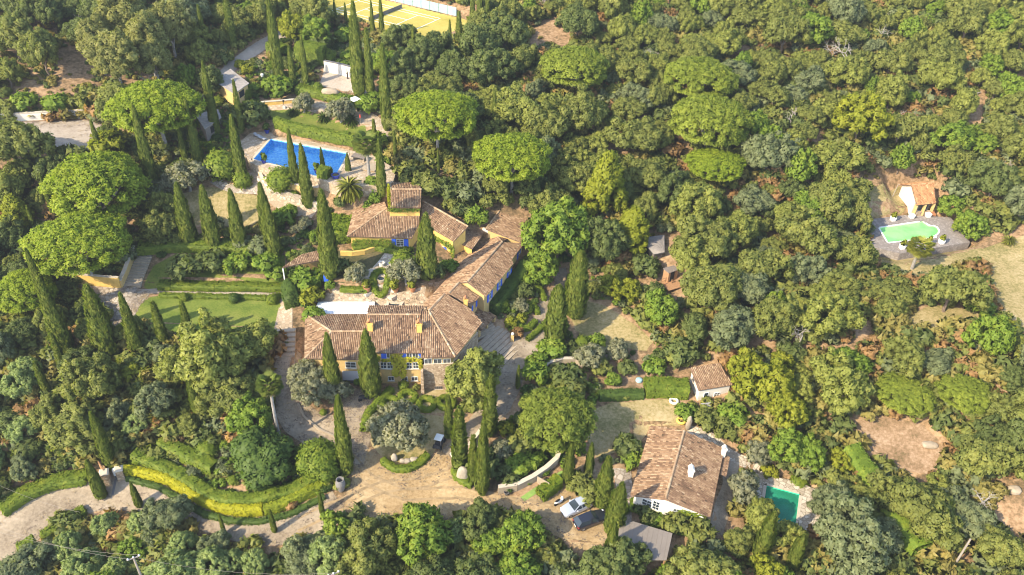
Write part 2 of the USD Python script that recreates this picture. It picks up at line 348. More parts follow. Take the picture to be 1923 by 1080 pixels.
# ------------------------------------------------------------------ terrain: heights read off the photograph at a few dozen spots, terraces levelled
CTRL = [(40,1060,-6),(300,1070,-4),(560,1060,-3),(800,1060,-2),(1000,1060,-1),(1250,1060,-.5),(1500,1060,-1),(1750,1060,0),(1900,1060,1),
 (50,960,-4),(200,920,-3),(330,945,-2.4),(500,992,-1.6),(640,935,0.2),(760,890,.8),(900,920,.6),(1080,960,.2),(1270,880,.5),(1470,940,-.3),(1700,900,2),(1900,930,4),
 (60,760,1),(250,760,2.2),(420,760,2.5),(560,770,2.4),(700,770,2.8),(850,770,3),(940,780,2.6),(1180,800,1.9),(1330,760,2.6),(1500,760,4),(1700,760,6),(1900,760,8.5),
 (60,620,5),(250,640,5),(400,620,6),(980,650,4.4),(1040,560,5.2),(1150,620,4.6),(1300,600,6.5),(1500,600,8),(1700,600,9.5),(1900,560,11),
 (100,450,9),(300,470,8.6),(450,440,10),(560,430,11),(1050,500,7),(1250,480,9.5),(1450,450,10.5),(1705,435,11),(1900,420,13.5),
 (960,375,14),(1150,350,13.5),(1350,320,15),(1600,300,16),(1850,280,19),(60,330,14),(250,330,14.5),(400,340,14),
 (100,260,18.5),(350,270,16.5),(560,290,17),(835,300,17),(1050,230,19),(1300,250,18.5),(1550,260,19),(1850,200,22.5),
 (100,150,23),(300,130,22.5),(490,150,20.5),(640,170,20.5),(830,130,22.5),(1020,70,25.5),(1250,120,24),(1500,100,26),(1800,100,27.5),
 (100,20,28),(300,30,27),(500,30,25),(750,40,23.5),(900,30,25.5),(1050,10,28),(1300,10,29),(1600,10,31),(1900,10,33)]
_cp = np.array([at(*c) for c in CTRL])
_ex = np.array([(x, y, z) for y, z in ((255, 36.0), (310, 43.0), (370, 49.0)) for x in (-170, -60, 60, 170)] + [(x, 20, z) for x, z in ((-150, -12.), (-60, -9.), (0, -6.), (60, -4.), (150, 2.))] + [(-160, 80, 4.), (-170, 160, 26.), (165, 80, 9.), (180, 160, 24.)])
_rbf = RBFInterpolator(np.vstack([_cp[:, :2], _ex[:, :2]]), np.concatenate([_cp[:, 2], _ex[:, 2]]), kernel='thin_plate_spline', smoothing=6.0)

def pxpoly(pts, z):
    return Polygon([at(u, v, z)[:2] for u, v in pts]).buffer(0)
POOL_Z, LAWN_Z, PATIO_Z, VILLA_Z, UP_Z, TENNIS_Z, GREEN_Z = 17.0, 18.0, 7.0, 3.2, 10.0, 23.5, 11.0
TERRACE = pxpoly([(448,268),(470,250),(500,246),(700,292),(745,318),(735,352),(690,350),(640,352),(607,338),(500,318),(468,304)], POOL_Z)
PADS = [  # polygon, height, width of the slope around it
 (Polygon([(71.8, 127.5), (78.5, 128.5), (79.5, 138), (71.8, 137)]), 11.3, 2.5),
 (pxpoly([(619,-24),(885,40),(842,86),(582,18)], TENNIS_Z), TENNIS_Z, 3.0),
 (TERRACE.buffer(-.4), POOL_Z - 1.75, 2.2),
 (pxpoly([(500,205),(560,200),(700,235),(688,266),(520,244)], LAWN_Z), LAWN_Z, 2.0),
 (pxpoly([(600,545),(850,515),(835,560),(800,585),(590,605)], PATIO_Z), PATIO_Z, 1.6),
 (Polygon([(-31, 84.4), (-12, 83.5), (-4, 91), (-4, 97), (-12, 92.5), (-31, 93)]), VILLA_Z + .6, 1.5),
 (pxpoly([(645,715),(850,715),(850,770),(640,780)], VILLA_Z), VILLA_Z, 2.5),
 (pxpoly([(610,475),(700,462),(845,492),(800,530),(620,528)], UP_Z), UP_Z, 2.0),
 (pxpoly([(-60,226),(165,219),(200,236),(195,280),(100,290),(-60,290)], 18.5), 18.5, 2.5),
 (pxpoly([(1630,405),(1700,400),(1790,405),(1825,457),(1690,478),(1630,465)], GREEN_Z), GREEN_Z - 1.5, 1.8),
 (pxpoly([(1417,890),(1500,900),(1548,925),(1540,985),(1480,1000),(1420,970)], -.3), -1.75, 1.5),
 (pxpoly([(265,548),(530,548),(522,610),(275,600)], 6.2), 6.2, 2.0),
 (Polygon([(15, 64), (26, 62), (31, 77), (20, 80)]), .35, 2.0),
 (pxpoly([(1040,930),(1140,920),(1160,1000),(1060,1010)], .2), .2, 3.0),
 (pxpoly([(500,172),(640,190),(700,215),(740,235),(700,238),(560,200),(495,196)], 19.0), 19.0, 2.0),
]
def _xs(lo, hi, step, far):
    a = np.arange(lo, hi + .01, step); o = np.cumsum(np.geomspace(step * 1.5, 400, far)); return np.concatenate([lo - o[::-1], a, hi + o])
GX, GY = _xs(-125, 145, 0.9, 16), _xs(40, 235, 0.9, 16)
_xx, _yy = np.meshgrid(GX, GY)
_q = np.stack([np.clip(_xx, -165, 175), np.clip(_yy, 22, 360)], -1).reshape(-1, 2)
_zz = np.concatenate([_rbf(_q[i:i + 20000]) for i in range(0, len(_q), 20000)]).reshape(_xx.shape)
_zz += np.where(_yy > 360, np.minimum((_yy - 360) * .12, 160.0), 0) - np.where(_yy < 22, np.minimum((22 - _yy) * .05, 25.0), 0)
_nz = meshkit.fbm(np.stack([_xx * .11, _yy * .11, 0 * _xx], -1), 4, 3) - .5
_rough = np.ones_like(_zz)
for poly, z, mg in PADS:
    x0, y0, x1, y1 = poly.bounds
    m = (_xx > x0 - mg) & (_xx < x1 + mg) & (_yy > y0 - mg) & (_yy < y1 + mg)
    d = shapely.distance(shapely.points(_xx[m], _yy[m]), poly)
    w = smoothstep(1 - d / mg)
    _zz[m] = _zz[m] * (1 - w) + z * w
    _rough[m] *= (1 - w)
_zz += _nz * 0.5 * _rough

def G(x, y):
    """ground height, exactly the triangles of the ground mesh"""
    x = np.asarray(x, float); y = np.asarray(y, float)
    i = np.clip(np.searchsorted(GX, x) - 1, 0, len(GX) - 2); j = np.clip(np.searchsorted(GY, y) - 1, 0, len(GY) - 2)
    a = (x - GX[i]) / (GX[i + 1] - GX[i]); b = (y - GY[j]) / (GY[j + 1] - GY[j])
    z00, z10, z01, z11 = _zz[j, i], _zz[j, i + 1], _zz[j + 1, i], _zz[j + 1, i + 1]
    return np.where(a >= b, z00 + a * (z10 - z00) + b * (z11 - z10), z00 + b * (z01 - z00) + a * (z11 - z01))
def gp(u, v, h=0.0):
    """the place on the ground (or h above it) seen at a spot of the photograph"""
    d = ray(u, v); t = np.arange(40.0, 420.0, 0.5)
    p = CAM + d * t[:, None]; g = p[:, 2] - G(p[:, 0], p[:, 1]) - h
    k = np.argmax(g < 0) if (g < 0).any() else len(t) - 1
    lo, hi = t[max(k - 1, 0)], t[k]
    for _ in range(18):
        mid = (lo + hi) / 2; p = CAM + d * mid
        if p[2] - G(p[0], p[1]) - h < 0: hi = mid
        else: lo = mid
    return CAM + d * hi
def gxy(pts): return [gp(u, v)[:2] for u, v in pts]

ny, nx = _zz.shape
_id = np.arange(ny * nx).reshape(ny, nx)
_a, _b, _c, _d = _id[:-1, :-1].ravel(), _id[:-1, 1:].ravel(), _id[1:, 1:].ravel(), _id[1:, :-1].ravel()
_gf = np.vstack([np.stack([_a, _b, _c], 1), np.stack([_a, _c, _d], 1)])
structure('ground', (np.stack([_xx.ravel(), _yy.ravel(), _zz.ravel()], 1), _gf), 'dry_earth', smooth=True)

def drape(poly, off, step=0.8, wob=0.0, seed=0):
    """a sheet that follows the ground"""
    if wob:
        pts = []
        ring = np.array(shapely.segmentize(poly.exterior, .7).coords)[:-1]
        n = meshkit.noise(np.c_[ring * .6, np.full(len(ring), seed)]) - .5
        n2 = meshkit.noise(np.c_[ring * .6, np.full(len(ring), seed + 9.)]) - .5
        poly = Polygon(ring + wob * np.c_[n, n2] * 2).buffer(0)
        if poly.geom_type != 'Polygon': poly = max(poly.geoms, key=lambda g: g.area)
    rings = [np.array(shapely.segmentize(r, step).coords)[:-1] for r in (poly.exterior, *poly.interiors)]
    x0, y0, x1, y1 = poly.bounds
    gx, gy = np.meshgrid(np.arange(x0, x1, step), np.arange(y0, y1, step)); pts = np.c_[gx.ravel(), gy.ravel()]
    ins = shapely.contains_xy(poly.buffer(-step * .45), pts[:, 0], pts[:, 1])
    P = np.vstack([*rings, pts[ins]])
    P = P + 1e-6 * np.random.default_rng(1).random(P.shape)
    T = Delaunay(P).simplices
    c = P[T].mean(1); T = T[shapely.contains_xy(poly, c[:, 0], c[:, 1])]
    t = P[T]; flip = np.cross(t[:, 1] - t[:, 0], t[:, 2] - t[:, 0]) < 0
    T[flip] = T[flip][:, ::-1]
    return np.c_[P, G(P[:, 0], P[:, 1]) + off], T
def patch(name, pts, material, off=.03, wob=.25, world=False, hole=None, step=.8):
    poly = Polygon(pts if world else gxy(pts)).buffer(0)
    if poly.geom_type != 'Polygon': poly = max(poly.geoms, key=lambda g: g.area)
    if hole is not None: poly = poly.difference(hole)
    structure(name, drape(poly, off, step, wob, len(pts)), material, smooth=True)
    return poly
def ribbon(name, pts, width, material, off=.035, wob=.15, world=False):
    """a road or path along a centre line; width a number or one for each point (metres)"""
    c = np.array(pts if world else gxy(pts)); w = np.broadcast_to(width, len(c))
    s = np.r_[0, np.cumsum(np.linalg.norm(np.diff(c, axis=0), axis=1))]
    from scipy.interpolate import PchipInterpolator
    t = np.linspace(0, s[-1], max(int(s[-1] / .8), 4)); q = np.stack([PchipInterpolator(s, c[:, k])(t) for k in (0, 1)], 1); ww = np.interp(t, s, w)
    d = unit(np.gradient(q, axis=0)); n = np.c_[-d[:, 1], d[:, 0]]
    poly = Polygon(np.vstack([q + n * ww[:, None] / 2, (q - n * ww[:, None] / 2)[::-1]])).buffer(.3).buffer(-.3)
    if poly.geom_type != 'Polygon': poly = max(poly.geoms, key=lambda g: g.area)
    structure(name, drape(poly, off, .7, wob, 3), material, smooth=True)
    return poly

# ------------------------------------------------------------------ ground surfaces
ZONES = {}
ZONES['court'] = patch('gravel_court', [(640,946),(662,905),(655,850),(690,838),(712,858),(728,880),(765,888),(805,870),(832,832),(848,845),(858,880),(885,905),(905,925),(945,930),(985,938),(1030,925),(1050,905),(1075,880),(1105,870),(1125,890),(1110,930),(1060,925),(1000,950),(1055,960),(1110,920),(1140,925),(1160,960),(1150,1040),(1080,1030),(1030,1000),(980,965),(900,968),(800,990),(700,975),(650,965)], 'gravel', .03)
ZONES['road'] = ribbon('road', [(-60,1060),(20,1000),(75,955),(150,928),(230,922),(300,934),(360,955),(420,980),(500,998),(570,985),(640,945)], [7.5,7.0,6.5,5.5,5.0,4.2,3.8,3.6,3.6,3.6,4.2], 'asphalt', .04)
ZONES['road2'] = patch('road_edge', [(-60,1000),(20,955),(100,925),(170,915),(150,960),(90,980),(60,1010),(40,1060),(-20,1140),(-80,1140)], 'asphalt', .02, .1)
ZONES['drive_l'] = ribbon('driveway', [(690,845),(655,838),(610,815),(570,795),(545,765),(535,730),(538,690),(548,655)], [5.0,5.0,5.5,5.0,4.5,4.0,3.6,3.0], 'asphalt', .045)
ZONES['drive_g'] = patch('garage_forecourt', [(634,730),(692,735),(700,760),(690,795),(676,850),(640,850),(648,800),(636,770)], 'asphalt', .055, .1)
ZONES['drive_r'] = ribbon('driveway', [(850,862),(880,830),(915,785),(945,735),(965,690),(990,655),(1020,615),(1035,570),(1055,530),(1050,505)], [4.2,4.0,4.0,4.2,4.4,4.6,4.2,3.0,2.4,2.2], 'asphalt', .045)
ZONES['lawn_l'] = patch('lawn', [(262,560),(300,556),(530,562),(515,640),(440,640),(330,625),(255,600)], 'lawn_fresh', .03)
ZONES['lawn_bank'] = patch('lawn', [(285,500),(330,478),(535,480),(535,545),(300,544),(270,540)], 'lawn', .03)
ZONES['path_l'] = ribbon('path', [(255,548),(330,547),(430,549),(535,550)], 1.1, 'beige_gravel', .07, .05)
ZONES['path_d'] = ribbon('path', [(535,548),(535,590),(530,628)], [1.6,2.4,2.8], 'paving', .075, .05)
ZONES['stone_yard'] = patch('stone_yard', [(165,520),(245,535),(285,548),(262,575),(248,600),(225,650),(208,630),(205,600),(185,575),(140,545)], 'flagstones', .05, .2)
ZONES['steps_l'] = patch('ramp', [(235,540),(260,540),(275,498),(290,468),(262,470),(248,500)], 'flagstones', .045, .1)
ZONES['patio'] = patch('patio', [(600,552),(640,548),(700,552),(760,548),(800,540),(850,518),(850,532),(835,556),(803,584),(790,610),(585,612)], 'paving', .03, .08)
ZONES['ring_path'] = patch('path', [(689,522),(700,502),(712,490),(722,476),(738,478),(746,490),(750,515),(752,535),(740,550),(715,553),(700,549),(687,536)], 'white_stones', .05, .05)
ZONES['upgarden'] = patch('flower_bed', [(610,475),(700,462),(845,492),(830,520),(800,540),(760,547),(640,547),(605,540)], 'bed_soil', .02, .1)
ZONES['frontbed'] = patch('front_garden', [(700,748),(725,728),(790,722),(850,735),(850,770),(835,825),(805,860),(760,872),(725,865),(700,840),(690,800)], 'dry_grass', .03, .2)
ZONES['lawn_up'] = patch('lawn', [(500,208),(560,205),(640,222),(690,238),(680,262),(600,250),(520,240)], 'lawn', .03)
ZONES['terr_up'] = patch('upper_terrace', [(490,190),(560,184),(650,200),(700,215),(745,235),(735,262),(690,238),(640,222),(560,205),(500,205)], 'paving', .045)
ZONES['terr_up2'] = patch('upper_terrace', [(608,128),(700,150),(705,178),(660,175),(600,160)], 'beige_gravel', .04)
ZONES['parking'] = patch('parking_terrace', [(-40,231),(165,226),(198,236),(190,270),(170,282),(110,290),(-40,290)], 'beige_gravel', .03, .1)
ZONES['upper_road'] = ribbon('upper_road', [(395,170),(430,130),(470,100),(500,80),(540,60)], [2.4,2.6,3.2,3.2,3.0], 'beige_gravel', .05)
ZONES['pool_path'] = ribbon('path', [(470,325),(495,355),(530,378),(565,392),(590,402)], [3.0,3.0,2.8,2.4,2.0], 'paving', .06)
ZONES['low_path'] = ribbon('path', [(400,338),(440,355),(480,358),(500,352)], 1.6, 'flagstones', .065)
ZONES['slope_grass'] = patch('dry_slope', [(330,365),(400,350),(470,365),(500,370),(505,420),(450,425),(340,420)], 'dry_grass', .025)
ZONES['meadow'] = patch('meadow', [(1835,470),(1960,430),(1990,610),(1930,625),(1880,585),(1850,530)], 'dry_grass', .03)
ZONES['hut_lawn'] = patch('dry_lawn', [(1625,360),(1690,350),(1700,395),(1690,405),(1635,410)], 'dry_grass', .03)
ZONES['below_green'] = patch('dry_lawn', [(1650,470),(1690,482),(1830,462),(1850,480),(1760,520),(1700,515),(1640,490)], 'dry_grass', .03)
ZONES['dry_a'] = patch('dry_lawn', [(1085,560),(1140,575),(1185,605),(1230,640),(1215,660),(1130,650),(1080,620),(1070,590)], 'dry_grass', .03)
ZONES['dry_b'] = patch('dry_lawn', [(1115,770),(1150,755),(1275,748),(1285,775),(1275,800),(1220,800),(1190,850),(1120,860),(1100,820)], 'dry_grass', .03)
ZONES['veg'] = patch('tilled_plot', [(1130,695),(1200,685),(1270,700),(1285,718),(1200,730),(1140,730)], 'tilled', .03)
ZONES['bare_a'] = patch('bare_earth', [(1590,800),(1630,782),(1720,790),(1765,822),(1775,862),(1740,892),(1700,890),(1640,868),(1605,838)], 'tilled', .02, .6)
ZONES['bare_b'] = patch('dry_lawn', [(1690,595),(1750,575),(1830,580),(1850,590),(1790,615),(1720,628),(1685,615)], 'dry_grass', .03, .4)
ZONES['bare_c'] = patch('bare_earth', [(1868,935),(1923,905),(1975,900),(1985,1030),(1925,1015),(1880,1000)], 'dry_earth', .03, .4)
ZONES['guest_path'] = ribbon('path', [(1290,808),(1330,820),(1385,862),(1425,890),(1450,905)], [1.6,1.6,1.6,1.8,2.0], 'white_stones', .05)
ZONES['guest_side'] = ribbon('path', [(1372,850),(1372,900),(1355,960),(1345,1000)], 2.0, 'asphalt', .045)
ZONES['guest_yard'] = patch('flagstone_yard', [(1150,880),(1185,885),(1190,920),(1185,985),(1168,985),(1160,920)], 'flagstones', .05, .1)
ZONES['turf_a'] = patch('turf_strip', [(977,935),(1012,912),(1020,920),(985,943)], 'pale_turf', .07, .03)
ZONES['turf_b'] = patch('turf_strip', [(1033,897),(1055,884),(1062,892),(1040,908)], 'pale_turf', .07, .03)
CLEAR = [[(995,50),(1040,30),(1075,60),(1070,85),(1000,90)], [(1195,160),(1212,160),(1228,250),(1205,250)], [(1262,268),(1312,268),(1312,292),(1262,292)], [(1500,245),(1562,240),(1562,280),(1510,285)],
 [(1612,335),(1700,325),(1770,340),(1770,400),(1795,400),(1835,440),(1845,490),(1760,520),(1690,515),(1645,480),(1640,450),(1635,415)], [(1835,450),(1990,400),(1990,625),(1890,600),(1850,540)],
 [(1685,580),(1760,570),(1850,580),(1800,620),(1690,630)], [(1590,595),(1650,590),(1650,650),(1600,650)], [(1580,790),(1640,775),(1725,782),(1775,815),(1785,870),(1745,900),(1690,895),(1620,860)],
 [(1860,920),(1990,880),(1990,1030),(1870,1010)], [(1755,1030),(1840,1020),(1850,1070),(1770,1075)], [(1180,430),(1300,430),(1310,560),(1200,560)], [(0,165),(130,165),(180,200),(0,205)], [(1075,40),(1115,45),(1110,80),(1080,75)], [(1370,85),(1410,80),(1415,115),(1375,112)], [(1440,165),(1475,160),(1480,200),(1445,200)], [(1800,205),(1845,200),(1850,240),(1805,238)], [(1840,80),(1880,85),(1875,115),(1840,112)], [(1600,318),(1660,322),(1660,350),(1600,345)], [(1395,600),(1430,600),(1440,650),(1400,660)], [(1540,640),(1600,640),(1600,690),(1545,690)], [(100,90),(160,90),(165,160),(110,160)]]
CLEAR = [Polygon(c) for c in CLEAR]

# ------------------------------------------------------------------ pools
def pool(label, terrace, basin_poly, z, depth_, bas, wat, deck, cop, deck_name, coping_w=.45, wz=-.18):
    """paved terrace with a basin, water and coping stones"""
    structure(deck_name, MB().prism(terrace.difference(basin_poly.buffer(coping_w)), z - 3.2, z), deck)
    t = thing('swimming_pool', label, 'swimming pool', (0, 0, 0))
    ring = basin_poly.buffer(coping_w, join_style='mitre').difference(basin_poly)
    # coping stones, one by one
    ex = basin_poly.exterior; n = int(ex.length / 1.1); L = ex.length / n
    k = 0
    for i in range(n):
        a, b = np.array(ex.interpolate(i * L).coords[0]), np.array(ex.interpolate((i + 1) * L - .03).coords[0])
        c = ring.intersection(LineString([a, b]).buffer(coping_w * 1.0, cap_style='flat'))
        if c.is_empty or c.area < .02: continue
        c = c if c.geom_type == 'Polygon' else max((g for g in c.geoms if g.geom_type == 'Polygon'), key=lambda g: g.area)
        put(t, 'coping_stone', MB().prism(c.buffer(-.008), z - .3, z + .03 + .006 * (i % 3)), cop)
    wl = MB(); rr = np.array(ex.coords)
    for p, q in zip(rr[:-1], rr[1:]):
        wl.add([(*p, z), (*q, z), (*q, z - depth_), (*p, z - depth_)], [[0, 1, 2, 3]])
    wl.prism(basin_poly, z - depth_ - .1, z - depth_)
    put(t, 'basin', wl, bas)
    v, f = drape(basin_poly.buffer(-.004), 0, 1.0); v[:, 2] = z + wz
    put(t, 'water', (v, f), wat, smooth=True)
    return t
_pb = Polygon([at(u, v, POOL_Z)[:2] for u, v in ((509,261),(653,288),(628,333),(590,330),(555,318),(476,299))])
POOL1 = pool('large blue swimming pool on the upper terrace among the cypresses', TERRACE, _pb, POOL_Z, 1.5, 'basin_blue_caustics', 'water_blue', 'paving', 'coping', 'pool_terrace')
for i in range(3):  # added submerged steps imitate the lighter, sunlit end of the pool
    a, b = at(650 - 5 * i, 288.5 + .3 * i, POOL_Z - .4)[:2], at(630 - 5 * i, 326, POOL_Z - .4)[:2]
    put(POOL1, 'sunlit_end_step', MB().prism(LineString([a, b]).buffer(.32, cap_style='flat').intersection(_pb.buffer(-.02)), POOL_Z - 1.45, POOL_Z - .38 - .28 * i), 'basin_blue_caustics')
# overflow basin with a curved wall below the pool's edge
_p0 = [at(u, v, POOL_Z - 1.2)[:2] for u, v in ((487,318),(520,312),(560,326),(590,338),(594,350),(560,345),(520,338),(495,333))]
t = thing('overflow_basin', 'dark blue overflow basin below the blue pool behind a curved wall', 'basin')
ov = Polygon(_p0).buffer(.4).buffer(-.4)
put(t, 'basin', MB().prism(ov, POOL_Z - 3.5, POOL_Z - 1.6), 'basin_deep')
put(t, 'water', MB().prism(ov.buffer(-.1), POOL_Z - 1.597, POOL_Z - 1.5), 'water_blue')
put(t, 'wall', MB().prism(ov.buffer(.45).difference(ov), POOL_Z - 4.5, POOL_Z - 1.25), 'wall_ochre')
put(t, 'rim', MB().prism(ov.buffer(.5).difference(ov.buffer(-.05)), POOL_Z - 1.247, POOL_Z - 1.15), 'coping')

_gt = pxpoly([(1630,412),(1700,404),(1785,408),(1822,455),(1690,476),(1632,462)], GREEN_Z)
_gm = [(1652,428),(1733,416),(1745,424)] + [(1750 + 12 * math.sin(a) , 433 - 9.5 * math.cos(a)) for a in np.linspace(.3, 2.6, 7)] + [(1752,443),(1757,445),(1668,455)]
pool('bright green swimming pool with a rounded end beside the tiled hut', _gt, Polygon([at(u, v, GREEN_Z)[:2] for u, v in _gm]).buffer(0), GREEN_Z, .8, 'basin_green', 'water_green', 'deck_paving', 'white_paint', 'pool_terrace', .3, -.12)
_dt = pxpoly([(1420,888),(1500,905),(1545,925),(1540,990),(1490,1000),(1420,975)], -.3)
pool('small dark green swimming pool with pale coping beside the guest house garden', _dt, pxpoly([(1440,912),(1501,928),(1494,985),(1430,975)], -.3), -.3, 1.3, 'basin_dark_green', 'water_dark_green', 'white_stones', 'coping', 'pool_terrace', .4, -.2)

# ------------------------------------------------------------------ tennis court
c = [at(u, v, TENNIS_Z)[:2] for u, v in ((619,-20),(877,42),(840,80),(582,16))]
c0 = np.mean(c, 0); ax = unit(np.r_[c[1] - c[0]]); ay = np.array([-ax[1], ax[0]])
t = thing('tennis_court', 'yellow-green tennis court with pale lines at the top of the garden', 'tennis court')
put(t, 'surface', MB().prism(Polygon([c0 + ax * sx * 19.5 + ay * sy * 8.6 for sx, sy in ((-1,-1),(1,-1),(1,1),(-1,1))]), TENNIS_Z - .4, TENNIS_Z + .06), 'clay_court')
def court_line(a, b, w=.09):
    a, b = np.array(a), np.array(b); p, q = c0 + ax * a[0] + ay * a[1], c0 + ax * b[0] + ay * b[1]
    put(t, 'line', MB().prism(LineString([p, q]).buffer(w, cap_style='square'), TENNIS_Z + .06, TENNIS_Z + .072), 'white_paint')
for y in (-5.49, -4.12, 4.12, 5.49): court_line((-11.9, y), (11.9, y))
for x in (-11.9, 11.9): court_line((x, -5.4), (x, 5.4))
for x in (-6.4, 6.4): court_line((x, -4.0), (x, 4.0))
court_line((-6.3, 0), (6.3, 0))
net = MB().obox((*c0, TENNIS_Z + .5), np.r_[ax, 0], np.r_[ay, 0], np.array([0, 0, 1.]), (.03, 12.4, .9))
put(t, 'net', net, 'dark_roof')
for s_ in (-6.3, 6.3): put(t, 'net_post', MB().tube([(*(c0 + ay * s_), TENNIS_Z), (*(c0 + ay * s_), TENNIS_Z + 1.1)], .06), 'metal')
t = thing('court_screen', 'pale blue windscreen fence along the far side of the tennis court', 'fence')
for i in range(13):
    a = c0 + ax * (-19.5 + i * 2.6) + ay * 8.9; b = a + ax * 2.5
    put(t, 'panel', MB().obox((*((a + b) / 2), TENNIS_Z + 1.2), np.r_[ax, 0], np.r_[ay, 0], np.array([0, 0, 1.]), (2.5, .04, 2.0)), 'blue_screen')
    put(t, 'post', MB().tube([(*a, TENNIS_Z - .3), (*a, TENNIS_Z + 2.4)], .05), 'metal')
# ------------------------------------------------------------------ builders for houses
TRNG = np.random.default_rng(11)
def P3(*pts): return [at(*p) for p in pts]

class Plane:
    def __init__(s, pts):
        p = np.array(pts, float); s.c = p.mean(0)
        nrm = np.linalg.svd(p - s.c)[2][2]; s.n = nrm if nrm[2] > 0 else -nrm
        d = np.array([0, 0, -1.0]) - s.n * (-s.n[2]); s.d = unit(d); s.e = np.cross(s.d, s.n)
        q = p - s.c; s.poly = Polygon(np.c_[q @ s.e, q @ s.d]).buffer(0)
        if s.poly.geom_type != 'Polygon': s.poly = max(s.poly.geoms, key=lambda g: g.area)
    def to3(s, a, b, h=0.0):
        a, b, h = np.broadcast_arrays(np.asarray(a, float), np.asarray(b, float), np.asarray(h, float))
        return s.c + a[..., None] * s.e + b[..., None] * s.d + h[..., None] * s.n
    def z(s, xy):
        return s.c[2] - ((np.asarray(xy)[..., 0] - s.c[0]) * s.n[0] + (np.asarray(xy)[..., 1] - s.c[1]) * s.n[1]) / s.n[2]

def tile_plane(pl, V, F, T, n0, gap=.27, length=.40, r=.112):
    x0, y0, x1, y1 = pl.poly.bounds
    ang = np.linspace(0, math.pi, 5)
    for s_ in np.arange(x0 + gap * .5, x1, gap):
        cut = pl.poly.intersection(LineString([(s_, y0 - 1), (s_, y1 + 1)]))
        for g in (cut.geoms if hasattr(cut, 'geoms') else [cut]):
            if g.is_empty or g.length < .12: continue
            ys = [c[1] for c in g.coords]; top, bot = min(ys), max(ys)
            n = int(math.ceil((bot - top) / length)); coltint = .06 * TRNG.standard_normal()
            for i in range(n):
                lo = bot - i * length + .03; up = max(lo - length - .05, top)
                if lo - up < .06: continue
                js = TRNG.normal(0, .012); tilt = TRNG.normal(0, .012)
                a = s_ + js + r * np.cos(ang); h = r * .8 * np.sin(ang)
                ring0 = pl.to3(a + tilt, np.full(5, lo), h + .035); ring1 = pl.to3(s_ + js + .86 * (a - s_ - js) - tilt, np.full(5, up), h * .86 + .012)
                V.append(ring0); V.append(ring1)
                for k in range(4): F.append((n0 + k, n0 + k + 1, n0 + 6 + k)); F.append((n0 + k, n0 + 6 + k, n0 + 5 + k))
                T.append(np.full(10, np.clip(.46 + coltint + .15 * TRNG.standard_normal(), 0, 1))); n0 += 10
    return n0

def roof(parent, planes, ridges=(), mat_='tiles', thick=.16, name='roof'):
    """a tiled roof part: deck, barrel tiles, ridge tiles"""
    deck, V, F, T, n0 = MB(), [], [], [], 0
    pls = [Plane(p) for p in planes]
    for pl in pls:
        m = trimesh.creation.extrude_polygon(pl.poly, thick, engine='earcut'); v = np.array(m.vertices)
        deck.add(pl.to3(v[:, 0], v[:, 1], v[:, 2] - thick), m.faces if np.linalg.det(np.stack([pl.e, pl.d, pl.n])) > 0 else np.array(m.faces)[:, ::-1])
        n0 = tile_plane(pl, V, F, T, n0)
    rp = put(parent, name, deck, 'tile_bed')
    if parent != '/World' or True:
        put(rp, 'roof_tiles', (np.vstack(V), np.array(F)), mat_, smooth=False, tint=np.concatenate(T), kind='stuff')
    if ridges:
        V, F, T, k0 = [], [], [], 0; ang = np.linspace(-.2, math.pi + .2, 6)
        for p, q in ridges:
            p, q = np.array(p), np.array(q); L = np.linalg.norm(q - p); d = (q - p) / L; side = unit(np.cross(d, [0, 0, 1])); upv = np.cross(side, d)
            n = max(int(L / .42), 1)
            for i in range(n):
                for tt, sc in ((i / n * L - .03, 1.0), ((i + 1) / n * L, .9)):
                    V.append(p + d * tt + .17 * sc * (np.cos(ang)[:, None] * side) + (.05 + .15 * sc * np.sin(ang))[:, None] * upv)
                for k in range(5): F += [(k0 + k, k0 + k + 1, k0 + 7 + k), (k0 + k, k0 + 7 + k, k0 + 6 + k)]
                T.append(np.full(12, np.clip(.72 + .12 * TRNG.standard_normal(), 0, 1))); k0 += 12
        put(rp, 'ridge_tiles', (np.vstack(V), np.array(F)), mat_, tint=np.concatenate(T), kind='stuff')
    return pls

def inset(pts, k=.4):
    """plan polygon pulled in under the eaves (keeps each point's height, a little lower)"""
    p = np.array(pts, float); c = p.mean(0)
    out = p.copy(); d = c[:2] - p[:, :2]; out[:, :2] += unit(d) * np.array(k)[..., None] * 1.3; out[:, 2] -= .06
    return out

def vsheet(mb, tops, zb):
    tops = np.asarray(tops, float)
    for a, b in zip(tops[:-1], tops[1:]):
        mb.add([a, b, (b[0], b[1], zb), (a[0], a[1], zb)], [[0, 3, 2, 1]])
    return mb

class Wall:
    """a vertical wall plane from a to b; its outside is on the camera's side unless flip"""
    def __init__(s, a, b):
        s.a = np.array(a[:2], float); s.t = unit(np.array(b[:2], float) - s.a); s.n = np.array([s.t[1], -s.t[0]])
        if s.n @ (CAM[:2] - s.a) < 0: s.n = -s.n
        s.T, s.N, s.U = np.r_[s.t, 0], np.r_[s.n, 0], np.array([0, 0, 1.0])
    def hit(s, u, v):
        d = ray(u, v); k = (s.n @ (s.a - CAM[:2])) / (s.n @ d[:2]); return CAM + d * k

